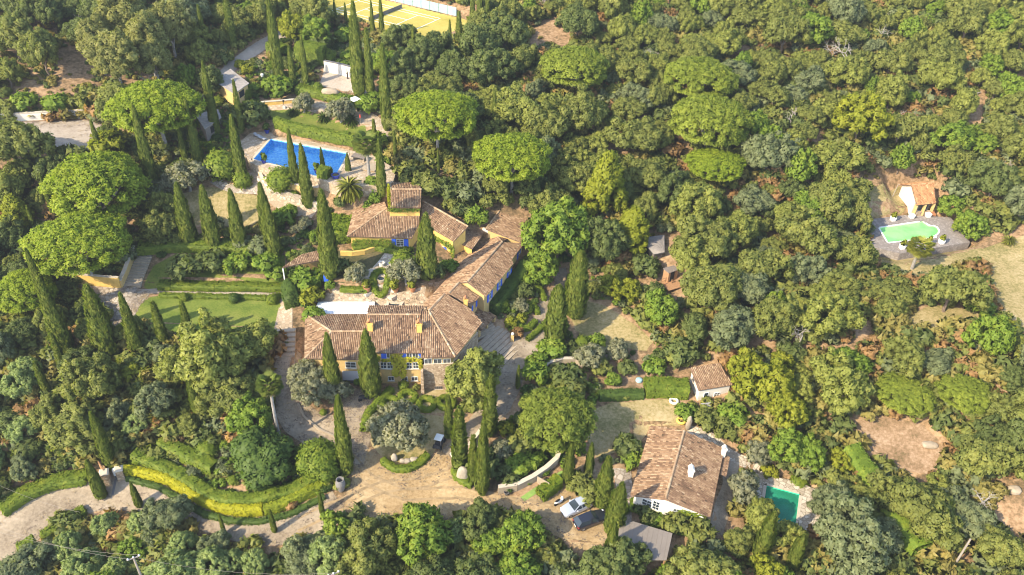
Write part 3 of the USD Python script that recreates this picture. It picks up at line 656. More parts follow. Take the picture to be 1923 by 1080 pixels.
def window(parent, wall, uv, w, h, shutters='', glass='window_glass', frame='white_paint', bars=(1, 1), sill=True, at_=None, sw=None, shutter_mat='blue_paint'):
    c = np.array(at_) if at_ is not None else wall.hit(*uv)
    T, N, U = wall.T, wall.N, wall.U
    fr = MB()
    for s_ in (-1, 1):
        fr.obox(c + T * s_ * (w / 2 - .025) + N * .03, T, N, U, (.055, .08, h))
        fr.obox(c + U * s_ * (h / 2 - .025) + N * .03, T, N, U, (w - .11, .08, .055))
    for i in range(1, bars[0] + 1):
        fr.obox(c + T * (-w / 2 + w * i / (bars[0] + 1)) + N * .03, T, N, U, (.04, .06, h - .11))
    for i in range(1, bars[1] + 1):
        for j in range(bars[0] + 1):
            bw = (w - .11) / (bars[0] + 1) - .045
            fr.obox(c + T * (-w / 2 + w * (j + .5) / (bars[0] + 1)) + U * (-h / 2 + h * i / (bars[1] + 1)) + N * .03, T, N, U, (bw, .05, .03))
    f = put(parent, 'window', fr, frame)
    put(f, 'pane', MB().obox(c + N * .012, T, N, U, (w - .1, .024, h - .1)), glass)
    if sill: put(f, 'sill', MB().obox(c - U * (h / 2 + .05) + N * .09, T, N, U, (w + .25, .2, .08)), 'coping')
    sw = sw or max(w * .5, .42)
    for s_ in shutters:
        k = -1 if s_ == 'l' else 1
        sh = MB(); sc = c + T * k * (w / 2 + sw / 2 + .03) * (1 if T @ RC[:, 0] > 0 else -1) + N * .05
        sh.obox(sc, T, N, U, (sw, .05, h + .12))
        for q in (-.33, 0, .33): sh.obox(sc + U * q * h + N * .035, T, N, U, (sw - .06, .02, .09))
        put(parent, 'shutter', sh, shutter_mat)
    return c

def chimney(parent, base, w, h, d=None, mat_='wall_yellow', cap='tiles'):
    d = d or w
    b = np.array(base); mb = MB().box(b + [0, 0, h / 2 - .4], (w, d, h + .8)).box(b + [0, 0, h + .06], (w + .18, d + .18, .12))
    ch = put(parent, 'chimney', mb, mat_)
    cp = MB()
    for s_ in (-1, 1):
        cp.obox(b + [s_ * w * .24, 0, h + .42], unit(np.array([1, 0, -s_ * 1.0])), np.array([0, 1.0, 0]), unit(np.array([s_ * 1.0, 0, 1])), (w * .85, d + .1, .05))
    put(ch, 'cap', cp, 'terracotta' if mat_ != 'wall_white' else 'wall_white')

# ------------------------------------------------------------------ the villa
villa = thing('villa', 'long ochre villa with barrel-tiled roofs, blue shutters and a stone corner block', 'villa')
Lf, Lb = P3((572.6,673.4,8.2), (675.5,675.5,8.2)), P3((690.7,590.5,8.2), (573.6,590.5,8.2))
Lr = P3((622.5,622.5,9.9), (688.5,622.5,9.9))
roof(villa, [[Lf[0], Lf[1], Lr[1], Lr[0]], [Lb[0], Lb[1], Lr[0], Lr[1]], [Lb[1], Lf[0], Lr[0]]], [(Lr[0], Lr[1]), (Lf[0], Lr[0]), (Lb[1], Lr[0])])
Mf, Mr, Mb = P3((686,663,9.6), (790.5,663,9.6)), P3((689.7,591,11.6), (791,591,11.6)), P3((692.8,574.2,10.6), (797,575,10.6))
roof(villa, [[Mf[0], Mf[1], Mr[1], Mr[0]], [Mb[1], Mb[0], Mr[0], Mr[1]]], [(Mr[0], Mr[1])])
Rf = P3((791.5,672.4,9.8), (855,670.4,9.8)); Ra = at(805,584,12.0); Ra0 = at(793,585,12.0); Re = P3((905.4,606,9.8), (882.6,578.7,10.8), (835,552,12.0))
roof(villa, [[Rf[0], Rf[1], Ra, Ra0], [Rf[1], Re[0], Re[1], Re[2], Ra]], [(Rf[1], Ra), (Ra, Re[2])])
We = P3((796.5,575,9.6), (912.4,444,9.6), (924.6,433,10.3)); Wr = P3((943,454.5,12.0), (877.8,530,12.0)); Wl = P3((861.5,531,11.3), (843,551,11.3), (835,552,11.2), (806,584,11.0))
Wx = P3((983.7,457.6,10.6), (960.3,488,10.6), (964.3,494,10.55), (912.4,556.4,10.5))
roof(villa, [[We[0], We[1], We[2], Wr[0], Wr[1], Wl[0], Wl[1], Wl[2], Wl[3]], [Wr[0], Wx[0], Wx[1], Wx[2], Wx[3], Wr[1]], [We[2], at(962,445,10.5), Wr[0]]], [(Wr[0], Wr[1]), (Wr[0], We[2])])
Kl = P3((861.5,531,11.35), (843,551,11.35)); Ke = P3((884,577.8,10.1), (900,557.4,10.1))
roof(villa, [[Kl[0], Kl[1], Ke[0], Ke[1]]], [(Kl[0], Kl[1])])
En = P3((893,577,7.4), (931.5,594,6.5), (903,622,6.5), (889,600,7.4))
roof(villa, [En])
Tf = P3((948,382,13.2), (990.8,398.5,12.0), (983,456,11.2), (912.4,431,12.6))
roof(villa, [Tf], [(Tf[0], Tf[3])])
# walls
wm, ws = MB(), MB()
Li = inset([Lf[0], Lf[1], Lb[0], Lb[1]]); Li[1, :2] = Lf[1][:2] + [0, .45]
vsheet(wm, [Li[3], Li[0], Li[1]], 2.0); vsheet(wm, [Li[2], Li[3]], 5.5)
Mi = inset([Mf[0], Mf[1], Mb[1], Mb[0]], .35); mrl, mrr = Mr[0] + [.2, 0, -.08], Mr[1] + [-.2, 0, -.08]
MF = [Mf[0] + np.array([.1, .5, .02]), Mf[1] + np.array([0, .5, .02])]
vsheet(wm, MF, 2.0); vsheet(wm, [MF[0], mrl, Mi[3]], 7.0); vsheet(wm, [Mi[2], mrr, MF[1]], 7.0); vsheet(wm, [Mi[3], Mi[2]], 6.5)
RF = [Rf[0] + np.array([.15, .45, .05]), Rf[1] + np.array([-.45, .42, .05])]; RB = Re[0] + np.array([-.55, -.2, .0])
wR = Wall(RF[0], RF[1])
zs = at(820, 683.5, 8)  # only to find the top of the stonework below
ztop = wR.hit(820, 684)[2]
vsheet(ws, [(*RF[0][:2], ztop), (*RF[1][:2], ztop), (*RB[:2], ztop)], 1.5)
RI = [np.r_[p[:2] + np.array(o), p[2]] for p, o in ((RF[0], (.12, .25)), (RF[1], (-.2, .2)), (RB, (-.22, -.05)))]
vsheet(wm, RI, ztop - .2)
vsheet(ws, [(*RB[:2], ztop), (*(Re[1][:2] + np.array([-.6, -.3])), ztop)], 3.0)
put(villa, 'stone_wall', ws, 'rubble')
put(villa, 'ledge', MB().add([(*RF[0][:2], ztop), (*RF[1][:2], ztop), (*RI[1][:2], ztop), (*RI[0][:2], ztop)], [[0, 1, 2, 3]]).add([(*RF[1][:2], ztop), (*RB[:2], ztop), (*RI[2][:2], ztop), (*RI[1][:2], ztop)], [[0, 1, 2, 3]]), 'coping')
_r = np.array([.921, -.391, 0]); _w = np.array([.391, .921, 0])
WX = [p - _r * .4 + np.array([0, 0, .03]) for p in Wx]; WE = [p + _r * .45 + np.array([0, 0, .05]) for p in We[:2]]
gab = Wr[1] + _w * .25 - np.array([0, 0, .08])
vsheet(wm, [WX[0], WX[1]], 3.5); vsheet(wm, [WX[1], WX[2], WX[3] + _w * .25, gab, Wl[0] + _w * .25], 3.5); vsheet(wm, WE, 5.0)
vsheet(wm, [WX[0], at(962, 445, 10.4)], 4)
KE = [p - _r * .35 for p in Ke]; vsheet(wm, [KE[0], KE[1]], 6.0); vsheet(wm, [KE[0], KE[0] - _r * 3.2], 6.0)
EN = [p - _r * .3 for p in (En[1], En[2])]
vsheet(wm, [EN[0], EN[0] - _r * 2.6], 3.8)
for p in (En[1], (En[1] + En[2]) / 2, En[2]):
    wm.box((p - _r * .35 + [0, 0, -1.7]).tolist(), (.42, .42, 3.3), 67)
TI = inset(Tf, .35); TI[2] = TI[2] + np.array([0, 0, -.1]); vsheet(wm, [TI[0], TI[3], TI[2], TI[1]], 5.0)
put(villa, 'wall', wm, 'wall_ochre')
put(villa, 'white_gable', MB().obox(at(914, 438.5, 11.0), unit(np.array([1., -.35, 0])), unit(np.array([.35, 1., 0])), np.array([0, 0, 1.]), (1.5, .3, 1.9)), 'wall_white')
# windows and shutters, front
wL, wM = Wall(Li[0], Li[1]), Wall(MF[0], MF[1])
window(villa, wL, (658.6, 685.2), 1.55, 1.15, bars=(1, 1))
for u, sh in ((731.5, 'l'), (768.5, 'l'), (780.2, 'r')):
    window(villa, wM, (u, 667.5), .82, .95, sh, bars=(1, 0), sill=False, sw=.75)
for u, v in ((707, 686), (720.3, 685.6), (732.5, 686.2), (768.5, 686.4), (781, 686)): window(villa, wM, (u, v), .85, 1.25, bars=(1, 1))
for u, v in ((734.5, 710.7), (760, 711), (778.7, 711)): window(villa, wM, (u, v), .9, .8, bars=(1, 0))
for u in (803.8, 821.9, 839.4): window(villa, Wall(RI[0], RI[1]), (u, 678.5), 1.15, 1.0, bars=(1, 0), sill=False)
window(villa, wR, (824, 727.8), 1.1, .55, bars=(3, 0), frame='old_timber')
b = wR.hit(794, 712); put(villa, 'buttress', MB().box((b[0], b[1] - .5, 4.6), (.55, 1.2, 5.8), 5, .6), 'rubble')
gd = wL.hit(662, 707); T, N, U = wL.T, wL.N, wL.U
put(villa, 'garage_opening', MB().obox(gd + N * .02 - U * .9, T, N, U, (2.9, .04, 3.0)), 'dark_roof')  # dark sheet stands in for the shade inside the open garage
sl = MB()
for i in range(9): sl.obox(gd + N * (.5 - .04 * i) + U * (-.2 + .17 * i), T, unit(N + U * .25), unit(U - N * .25), (2.75, .05, .15))
put(villa, 'garage_awning', sl, 'shutter_grey')
# link and wing
wK, wW, wW2 = Wall(KE[0], KE[1]), Wall(WX[3], WX[2]), Wall(WX[1], WX[0])
for u, v in ((886.5, 578.5), (894.3, 570.5)):
    c = wK.hit(u, v); put(villa, 'shutter', MB().obox(c + wK.N * .05, wK.T, wK.N, wK.U, (.5, .05, 1.2)), 'blue_paint')
for u, v in ((919.5, 556.5), (937.6, 534.6), (956, 514.5)): window(villa, wW, (u, v), .8, 1.3, 'lr', bars=(1, 1), sw=.52)
for u, v in ((927.7, 570.6), (945.4, 549)):
    c = wW.hit(u, v); put(villa, 'door', MB().obox(c + wW.N * .03 - wW.U * .3, wW.T, wW.N, wW.U, (1.0, .06, 2.0)).ell(c + wW.N * .03 + wW.U * .7, (.45, .05, .5), 1), 'blue_glaze')
window(villa, wW2, (974.5, 477), .8, 1.3, 'lr', sw=.5); window(villa, wW2, (967, 506), .8, 1.3, 'lr', sw=.5)
chimney(villa, at(696, 618, 10.9), .75, 1.2); chimney(villa, at(788, 620, 10.9), .75, 1.3); chimney(villa, at(874.5, 571, 10.8), .6, .9)
# entrance steps, each a slab
def steps(parent, a, b, n, w, z0, z1, name='step', mat_='step_stone'):
    a, b = np.array(a[:2]), np.array(b[:2]); d = (b - a) / n; rz = math.degrees(math.atan2(d[1], d[0]))
    for i in range(n):
        z = z0 + (z1 - z0) * (i + 1) / n
        c = a + d * (i + .5); put(parent, name, MB().box((*c, z - .25), (np.linalg.norm(d) - .09, w, .5), rz), mat_)
st = thing('entrance_steps', 'wide pale stone steps up to the villa entrance from the drive', 'steps')
s0, s1 = gp(968, 668), gp(913, 640)
steps(st, s0 + [0, .3, 0], s1, 8, 6.2, float(G(*s0[:2])) + .05, 5.2)
steps(st, s1, gp(898, 628) , 4, 4.4, 5.2, 5.9)
# ivy and golden vine on the facade
LRNG = np.random.default_rng(5)
def leaf_cards(centres, dirs, size, rng, jitter=.9, elong=1.0, spread=.75):
    """triangular leaf sprays; returns vertices, faces, normals bent outwards"""
    n = len(centres); nr = unit(dirs + jitter * rng.standard_normal((n, 3)))
    a = unit(np.cross(nr, rng.standard_normal((n, 3)))); b = np.cross(nr, a)
    s = size * rng.uniform(.6, 1.35, (n, 1))
    v = np.stack([centres + a * s * elong, centres - a * s * .5 * elong + b * s * .8, centres - a * s * .5 * elong - b * s * .8], 1)
    f = np.arange(3 * n).reshape(-1, 3)
    nn = unit(spread * dirs + (1 - spread) * nr * np.sign((nr * dirs).sum(1, keepdims=True) + 1e-9))
    return v.reshape(-1, 3), f, np.repeat(nn, 3, 0)
def wall_leaves(parent, name, wall, blobs, mat_, size=.17, dens=70, depth_=.28):
    """blobs: (u, v, half width m, half height m) on the wall"""
    C, D = [], []
    for u, v, hw, hh in blobs:
        c = wall.hit(u, v); n = int(dens * hw * hh * 4)
        q = LRNG.uniform(-1, 1, (n, 2)); q = q[(np.abs(q) ** 2.5).sum(1) < 1]
        C.append(c + wall.T * (q[:, :1] * hw) + wall.U * (q[:, 1:] * hh) + wall.N * (LRNG.random((len(q), 1)) ** 1.5 * depth_ + .03)); D.append(np.tile(wall.N + .5 * wall.U, (len(q), 1)))
    v, f, nn = leaf_cards(np.vstack(C), unit(np.vstack(D)), size, LRNG)
    put(parent, name, (v, f), mat_, normals=nn)
wall_leaves(villa, 'golden_vine', wM, [(746,672,1.0,1.2),(752,690,.9,1.6),(748,680,1.0,1.2),(770,674,1.3,.5),(742,698,.5,.9),(757,702,.4,.7),(789,680,.3,1.4),(724,676,.7,.3)], 'leaf_vine')
wall_leaves(villa, 'creeper', wM, [(697,680,.8,1.6),(705,672,.7,.6),(700,695,.7,1.0)], 'leaf_ivy')

# ------------------------------------------------------------------ the upper house
uh = thing('upper_house', 'ochre house above the villa with a small square roof tower and ivy', 'house')
A = dict(fl=at(651.7,444.2,12.9), fr=at(773.3,447.5,12.9), k=at(786.7,420,13.9), t2=at(788.3,396.7,15.0), t1=at(726.7,390.8,15.2), l1=at(722.5,379,15.2), l2=at(665.8,390,13.1))
roof(uh, [[A['fl'], A['fr'], A['k'], A['t2'], A['t1']], [A['l2'], A['fl'], A['t1'], A['l1']]], [(A['fl'], A['t1'])])
B = P3((795,378.3,15.1), (879.2,425.8,14.5), (851.7,453.3,12.9), (788,417,13.2))
roof(uh, [B], [(B[0], B[1])])
Tt = P3((736.7,355.8,17.5), (791.7,355.8,17.5), (790,390,16.4), (729.2,390,16.4)); Tb = P3((785,343.3,16.9), (735,343.3,16.9))
roof(uh, [[Tt[3], Tt[2], Tt[1], Tt[0]], [Tb[0], Tb[1], Tt[0], Tt[1]]], [(Tt[0], Tt[1])])
Lk = P3((875,440,12.2), (902,448,12.2), (886,468,11.2), (858,455,11.2)); roof(uh, [Lk]); Lk2 = P3((880,428,11.4), (908,436,11.4), (902,448,12.1), (875,440,12.1)); roof(uh, [Lk2])
Sm = P3((628,373,14.2), (661.7,373,14.2), (661,386,13.4), (624,386,13.4)); roof(uh, [Sm])
um = MB(); UF = [A['fl'] + np.array([.5, .45, 0]), A['fr'] + np.array([-.4, .45, 0])]
UR = [B[3] + np.array([.1, .5, 0]), B[2] + np.array([-.15, .55, 0]), B[1] + np.array([-.45, -.1, -.05])]
vsheet(um, [A['l2'] + np.array([.5, -.2, 0]), UF[0], UF[1], A['k'] + np.array([0, .1, -.1])], 8.5); vsheet(um, UR, 8.5)
vsheet(um, [UF[1], UR[0]], 8.5)
ti = inset([Tt[3], Tt[2], at(785,343.3,16.8), at(735,343.3,16.8)], .25); ti[:2, 2] = 16.35
vsheet(um, [ti[3], ti[0], ti[1], ti[2], ti[3]], 12.5)
lki = [p + np.array([.0, .4, -.02]) for p in (Lk[3], Lk[2])]; vsheet(um, lki, 8.5)
smi = [p + np.array([.1, .3, -.02]) for p in (Sm[3], Sm[2])]; vsheet(um, smi, 10)
put(uh, 'wall', um, 'wall_yellow')
wU, wV = Wall(UF[0], UF[1]), Wall(UR[0], UR[1])
window(uh, wU, (751.3, 455.5), 1.25, 1.35, 'lr', bars=(1, 2), sw=.72)
window(uh, wV, (829.7, 471), 1.0, 2.1, 'lr', bars=(1, 3), sw=.66)
c = Wall(UF[1], UR[0]).hit(778, 450.5); put(uh, 'shutter', MB().obox(c + [.05, -.08, 0], unit(np.array([.5, .8, 0])), unit(np.array([.8, -.5, 0])), np.array([0, 0, 1.]), (.6, .05, 1.4)), 'blue_paint')
c = at(617, 392, 12.2); put(uh, 'door', MB().box(c, (.9, .08, 2.1), 10), 'blue_paint')
wT = Wall(ti[0], ti[1])
wall_leaves(uh, 'ivy', wU, [(690,458,2.3,1.0),(720,460,2.0,1.2),(672,460,1.0,1.2),(735,466,1.6,.6),(765,466,1.2,.5)], 'leaf_ivy')
wall_leaves(uh, 'ivy', wV, [(826,451,1.6,.5),(842,460,.8,.6),(850,472,.5,1.4),(815,448,.8,.8)], 'leaf_ivy')
wall_leaves(uh, 'ivy', wT, [(760,394,2.6,.35),(738,392,.9,.5)], 'leaf_ivy')
wTl = Wall(ti[3], ti[0]); wall_leaves(uh, 'ivy', wTl, [(729,372,1.3,1.6),(728,362,1.2,1.5)], 'leaf_vine')

# ivy-covered pergola left of the upper house
def leafy_box(name, label, cat, pts, w, h, mat_, z=None, dens=40, size=.16, core='leaf_hedge_dark', group=None, rough=.10, closed=False, top_round=.15, parent=None, step=.7):
    """a clipped hedge along a line of places (world xyz): body and a coat of leaves, one mesh"""
    p = np.array(pts, float); s = np.r_[0, np.cumsum(np.linalg.norm(np.diff(p[:, :2], axis=0), axis=1))]
    n = max(int(s[-1] / step), 2); t = np.linspace(0, s[-1], n)
    q = np.stack([np.interp(t, s, p[:, k]) for k in range(2)], 1)
    zz = G(q[:, 0], q[:, 1]) if z is None else np.full(n, z)
    if closed: d = unit(np.roll(q, -1, 0) - np.roll(q, 1, 0))
    else: d = unit(np.gradient(q, axis=0))
    nrm = np.c_[-d[:, 1], d[:, 0]]
    ww = w * (1 + .12 * (meshkit.noise(np.c_[q * .8, 0 * t]) - .5)); hh = h * (1 + rough * 2 * (meshkit.noise(np.c_[q * .9, 0 * t + 5]) - .5))
    prof = np.array([(-.5, -.3), (-.5, 1 - top_round), (-.5 + top_round * h / w * .8, 1), (.5 - top_round * h / w * .8, 1), (.5, 1 - top_round), (.5, -.3)]) if top_round * h / w * .8 < .5 else np.array([(-.5, -.3), (-.48, .6), (-.2, 1), (.2, 1), (.48, .6), (.5, -.3)])
    k = len(prof)
    V = np.stack([np.c_[q + nrm * (ww * a)[:, None] * .93, zz + hh * b * (.95 if b > 0 else .3)] for a, b in prof], 1)
    F = [[i * k + j, i * k + j + 1, (i + 1) * k + j + 1, (i + 1) * k + j] for i in range(n - 1) for j in range(k - 1)]
    caps = [[0, j, j + 1] for j in range(1, k - 1)] + [[(n - 1) * k, (n - 1) * k + j + 1, (n - 1) * k + j] for j in range(1, k - 1)]
    F = np.array(F); F = np.vstack([F[:, [0, 1, 2]], F[:, [0, 2, 3]], caps]); V = V.reshape(-1, 3)
    fc = V[F].mean(1); ctr = np.repeat(np.c_[q, zz + hh * .35], k, 0)[F].mean(1); fn0 = np.cross(V[F[:, 1]] - V[F[:, 0]], V[F[:, 2]] - V[F[:, 0]])
    bad = (fn0 * (fc - ctr)).sum(1) < 0; F[bad] = F[bad][:, ::-1]
    tm = trimesh.Trimesh(V, F, process=False); area = tm.area
    rng = np.random.default_rng(int(abs(q.sum()) * 10) % 100000)
    cnt = min(int(area * dens), 15000)
    pts_, fi = trimesh.sample.sample_surface(tm, cnt, seed=7); fn = tm.face_normals[fi]
    cen = np.zeros_like(pts_); cen[:, :2] = q[np.argmin(((pts_[:, None, :2] - q[None]) ** 2).sum(-1), 1)]; cen[:, 2] = pts_[:, 2] - .3
    out = pts_ - cen; fn = np.where(((fn * out).sum(1) < 0)[:, None], -fn, fn)
    bump = (meshkit.noise(pts_ * 2.2) - .4) * .25
    v2, f2, n2 = leaf_cards(pts_ + fn * (rng.uniform(-.05, .12, (cnt, 1)) + bump[:, None]), unit(fn + [0, 0, .35]), size, rng, jitter=.7)
    vn = unit(V - np.repeat(np.c_[q, zz], k, 0) + 1e-6)
    vv, ff, nn = np.vstack([V, v2]), np.vstack([F, f2 + len(V)]), np.vstack([vn, n2])
    if parent: return put(parent, name, (vv, ff), mat_, normals=nn)
    return single(name, label, cat, (vv, ff), mat_, group=group, normals=nn)
pc = at(645, 414, 12.4)
leafy_box('ivy_pergola', 'flat-topped pergola smothered in green ivy left of the upper house', 'pergola', [at(645, 392, 12.6), at(645, 437, 12.6)], 4.6, 2.5, 'leaf_ivy', z=10.2, dens=30, size=.24, rough=.15)

# ------------------------------------------------------------------ guest house, bottom right
gh = thing('guest_house', 'white guest house with a broad brown tiled gable roof and white chimney', 'house')
gr = P3((1284.7,809.5,5.3), (1249.6,937.9,5.3)); gl = P3((1223,798.7,3.5), (1184,930.7,3.5)); gR = P3((1359.6,841,3.1), (1333,970.5,3.1))
roof(gh, [[gl[0], gl[1], gr[1], gr[0]], [gR[1], gR[0], gr[0], gr[1]]], [(gr[0], gr[1])])
pr = P3((1359,855,2.75), (1370,858.4,2.5), (1363.7,894,2.5), (1352,890,2.75)); roof(gh, [pr])
gm = MB()
def along(a, b, k): return a + unit(b - a) * k
g0 = [along(gl[1], gl[0], .35), along(gr[1], gr[0], .35), along(gR[1], gR[0], .35)]; g1 = [along(gl[0], gl[1], .35), along(gr[0], gr[1], .35), along(gR[0], gR[1], .35)]
for g in (g0, g1):
    g[0] = g[0] + unit(g[1] - g[0]) * .5; g[2] = g[2] + unit(g[1] - g[2]) * .5
dz = np.array([0, 0, -.1])
vsheet(gm, [p + dz for p in (g1[0], g0[0], g0[1], g0[2], g1[2], g1[1], g1[0])], -.5)
put(gh, 'wall', gm, 'wall_white')
wG, wG2 = Wall(g0[0], g0[1]), Wall(g0[1], g0[2])
window(gh, wG, (1215, 944), 1.3, 1.1, bars=(1, 1)); window(gh, wG, (1232, 949), .9, 1.6, bars=(1, 2), glass='dark_glass')
window(gh, wG2, (1301, 970), 1.5, 1.2, '', bars=(1, 1)); window(gh, wG2, (1270, 960), .9, 1.0)
chimney(gh, at(1296, 891, 4.6), .62, 1.0, .8, 'wall_white'); chimney(gh, at(1358, 852, 3.3), .55, 1.0, .5, 'wall_white')
wall_leaves(gh, 'climber', wG2, [(1300,966,1.6,.4),(1315,974,1.2,.5),(1285,962,.8,.5)], 'leaf_ivy')
sd_ = put(gh, 'satellite_dish', MB().lathe([(0, .02), (.2, .05), (.36, .14), (.4, .2), (.36, .16), (0, .06)], n=14), 'white_paint')
UsdGeom.Xformable(stage.GetPrimAtPath(sd_)).AddTranslateOp().Set(Gf.Vec3d(*map(float, at(1315, 968, 2.6) + np.array([0, -.5, 0]))))
UsdGeom.Xformable(stage.GetPrimAtPath(sd_)).AddRotateXYZOp().Set(Gf.Vec3f(60, 0, -20))

# flat grey carport roof of ribbed sheets
cpt = thing('carport', 'carport with a flat grey-brown sheet roof below the guest house', 'carport')
cr = [at(*p)[:2] for p in ((1163,988,2.4), (1188.6,979,2.4), (1262.9,1001.5,2.4), (1251.7,1052,2.4), (1156,1051,2.4))]
rp = Polygon(cr); dn = unit(np.array([-.28, -1.0])); nn_ = np.array([-dn[1], dn[0]])
prj = [np.dot(c_, nn_) for c_ in cr]
k = min(prj)
while k < max(prj):
    o = nn_ * (k + .3); strip = rp.intersection(LineString([o + dn * -400, o + dn * 400]).buffer(.293, cap_style='flat'))
    if not strip.is_empty: put(cpt, 'roof_sheet', MB().prism(strip, 2.32, 2.4 + .012 * (int(k * 7) % 2)), 'grey_sheet')
    k += .6
for c_ in cr: 
    q = np.mean(cr, 0) + (np.array(c_) - np.mean(cr, 0)) * .93; put(cpt, 'post', MB().box((*q, 1.0), (.14, .14, 2.6)), 'timber')
put(cpt, 'beam', MB().box((*np.mean(cr, 0), 2.2), (5.2, .15, .2)), 'timber')

# white outbuilding
ob = thing('outbuilding', 'small white outbuilding with a single-slope tiled roof among yellow-green bushes', 'shed')
oR = P3((1296.7,690.8,6.0), (1351.3,681.7,6.0), (1376,723,5.0), (1312.3,733.7,5.0)); roof(ob, [[oR[3], oR[2], oR[1], oR[0]]])
oi = inset(oR, .25); om = MB(); vsheet(om, [oi[0], oi[3], oi[2], oi[1], oi[0]], 1.5); put(ob, 'wall', om, 'wall_white')
wO = Wall(oi[3], oi[2]); wO2 = Wall(oi[0], oi[3])
window(ob, wO, (1346, 741), 1.0, .9); window(ob, wO2, (1303, 712), .7, .9, glass='dark_glass', frame='old_timber')
window(ob, wO, (1325, 744), .75, 1.5, bars=(0, 0), glass='dark_glass', frame='white_paint', sill=False)

# hut by the green pool: big gable, orange tiles
ht = thing('pool_hut', 'white-gabled hut with rust-orange tiles beside the bright green pool', 'hut')
hf = P3((1711.6,348,15.3), (1753,344,15.3), (1757.5,382,13.5), (1722,385.7,13.5)); hb = P3((1688,346.5,13.5), (1736,341.5,13.5))
roof(ht, [[hf[3], hf[2], hf[1], hf[0]], [hb[1], hb[0], hf[0], hf[1]]], [(hf[0], hf[1])], 'tiles_orange')
hm = MB(); hw = [hb[0] + np.array([.5, -.4, 0]), hf[0] + np.array([.2, 0, -.12]), hf[3] + np.array([.25, 1.3, .25])]
vsheet(hm, hw, 10.5); hx = [hf[2] + np.array([-.3, 1.3, .25]), hf[1] + np.array([-.3, 0, -.12]), hb[1] + np.array([-.3, -.4, 0])]; vsheet(hm, hx, 10.5); vsheet(hm, [hw[2], hx[0]], 10.5); vsheet(hm, [hx[2], hw[0]], 10.5)
put(ht, 'wall', hm, 'wall_white')
for k in (0.03, .5, .97):
    p = hf[3] * (1 - k) + hf[2] * k; put(ht, 'pillar', MB().box((p[0], p[1] + .3, p[2] - 1.5), (.4, .4, 2.9)), 'wall_ochre')
put(ht, 'porch_wall', MB().obox((hf[3] + hf[2]) / 2 + np.array([0, .3, -2.2]), unit(hf[2] - hf[3]), unit(np.cross([0, 0, 1.], hf[2] - hf[3])), np.array([0, 0, 1.]), (3.9, .3, 1.1)), 'rubble')
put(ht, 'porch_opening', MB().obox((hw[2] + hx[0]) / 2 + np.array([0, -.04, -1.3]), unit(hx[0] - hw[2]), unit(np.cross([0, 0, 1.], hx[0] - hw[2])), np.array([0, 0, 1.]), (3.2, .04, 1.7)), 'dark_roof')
put(ht, 'side_frame', MB().tube([hb[0] + [-.3, -.3, .1], hb[0] + [-.9, -1.0, -2.2]], .07).tube([hb[0] + [-.3, -.3, .1], hb[0] + [.4, -.3, .15]], .06), 'pole_wood')
for i in range(4):
    p = at(1746 + 1.2 * i, 397 + 2.4 * i, GREEN_Z + .6 - .15 * i); put(ht, 'step', MB().box(p, (1.6, .4, .3), 12), 'terracotta')

# dark timber cabins under the oaks
cb = thing('timber_cabin', 'dark timber cabin with a grey corrugated roof under the oaks', 'cabin')
q = P3((1203,447,11.3), (1248,441,11.3), (1248,474,10.7), (1228,478,10.7))
put(cb, 'roof', MB().add([*q, *[p - [0, 0, .12] for p in q]], [[0, 3, 2, 1], [4, 5, 6, 7], [0, 1, 5, 4], [1, 2, 6, 5], [2, 3, 7, 6], [3, 0, 4, 7]]), 'dark_roof')
rb = MB()
for k in np.linspace(.03, .97, 22): rb.tube([q[0] * (1 - k) + q[1] * k + [0, 0, .03], q[3] * (1 - k) + q[2] * k + [0, 0, .03]], .04, 4, False)
put(cb, 'roof_ribs', rb, 'grey_roof', kind='stuff')
ci = inset(q, .3); cm = MB(); vsheet(cm, [ci[0], ci[3], ci[2], ci[1], ci[0]], 8.5); put(cb, 'wall', cm, 'old_timber')
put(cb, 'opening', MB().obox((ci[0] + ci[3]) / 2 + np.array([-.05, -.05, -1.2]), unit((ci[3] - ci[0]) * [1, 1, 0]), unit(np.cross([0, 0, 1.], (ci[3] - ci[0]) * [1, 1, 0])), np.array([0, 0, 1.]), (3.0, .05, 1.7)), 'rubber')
cb = thing('timber_hut', 'small warm brown timber hut with a flat board roof below the dark cabin', 'hut')
q = P3((1245,504,10.6), (1266,498,10.6), (1276,506,10.3), (1256,513,10.3))
for i in range(7):
    a0, a1 = q[0] + (q[1] - q[0]) * i / 7, q[0] + (q[1] - q[0]) * (i + .93) / 7; b0, b1 = q[3] + (q[2] - q[3]) * i / 7, q[3] + (q[2] - q[3]) * (i + .93) / 7
    put(cb, 'roof_board', MB().add([a0, a1, b1, b0, a0 - [0, 0, .08], a1 - [0, 0, .08], b1 - [0, 0, .08], b0 - [0, 0, .08]], [[0, 3, 2, 1], [4, 5, 6, 7], [0, 1, 5, 4], [1, 2, 6, 5], [2, 3, 7, 6], [3, 0, 4, 7]]), 'old_timber')
ci = inset(q, .15); cm = MB(); vsheet(cm, [ci[0], ci[3], ci[2], ci[1], ci[0]], 7.6); put(cb, 'wall', cm, 'timber')
wC = Wall(ci[3], ci[2]); c = wC.hit(1262, 519); put(cb, 'door', MB().obox(c + wC.N * .03, wC.T, wC.N, wC.U, (.8, .06, 1.9)), 'rubber')
dk = thing('timber_deck', 'orange-brown timber deck with a rail in front of the small hut', 'deck')
a, b_ = at(1244, 535, 8.2), at(1275, 526, 8.2); d_ = unit(b_ - a); e_ = np.cross([0, 0, 1.], d_)
for i in range(12): put(dk, 'plank', MB().obox(a + d_ * (.14 + i * .28) - e_ * .7, d_, e_, np.array([0, 0, 1.]), (.26, 2.2, .08)), 'timber')
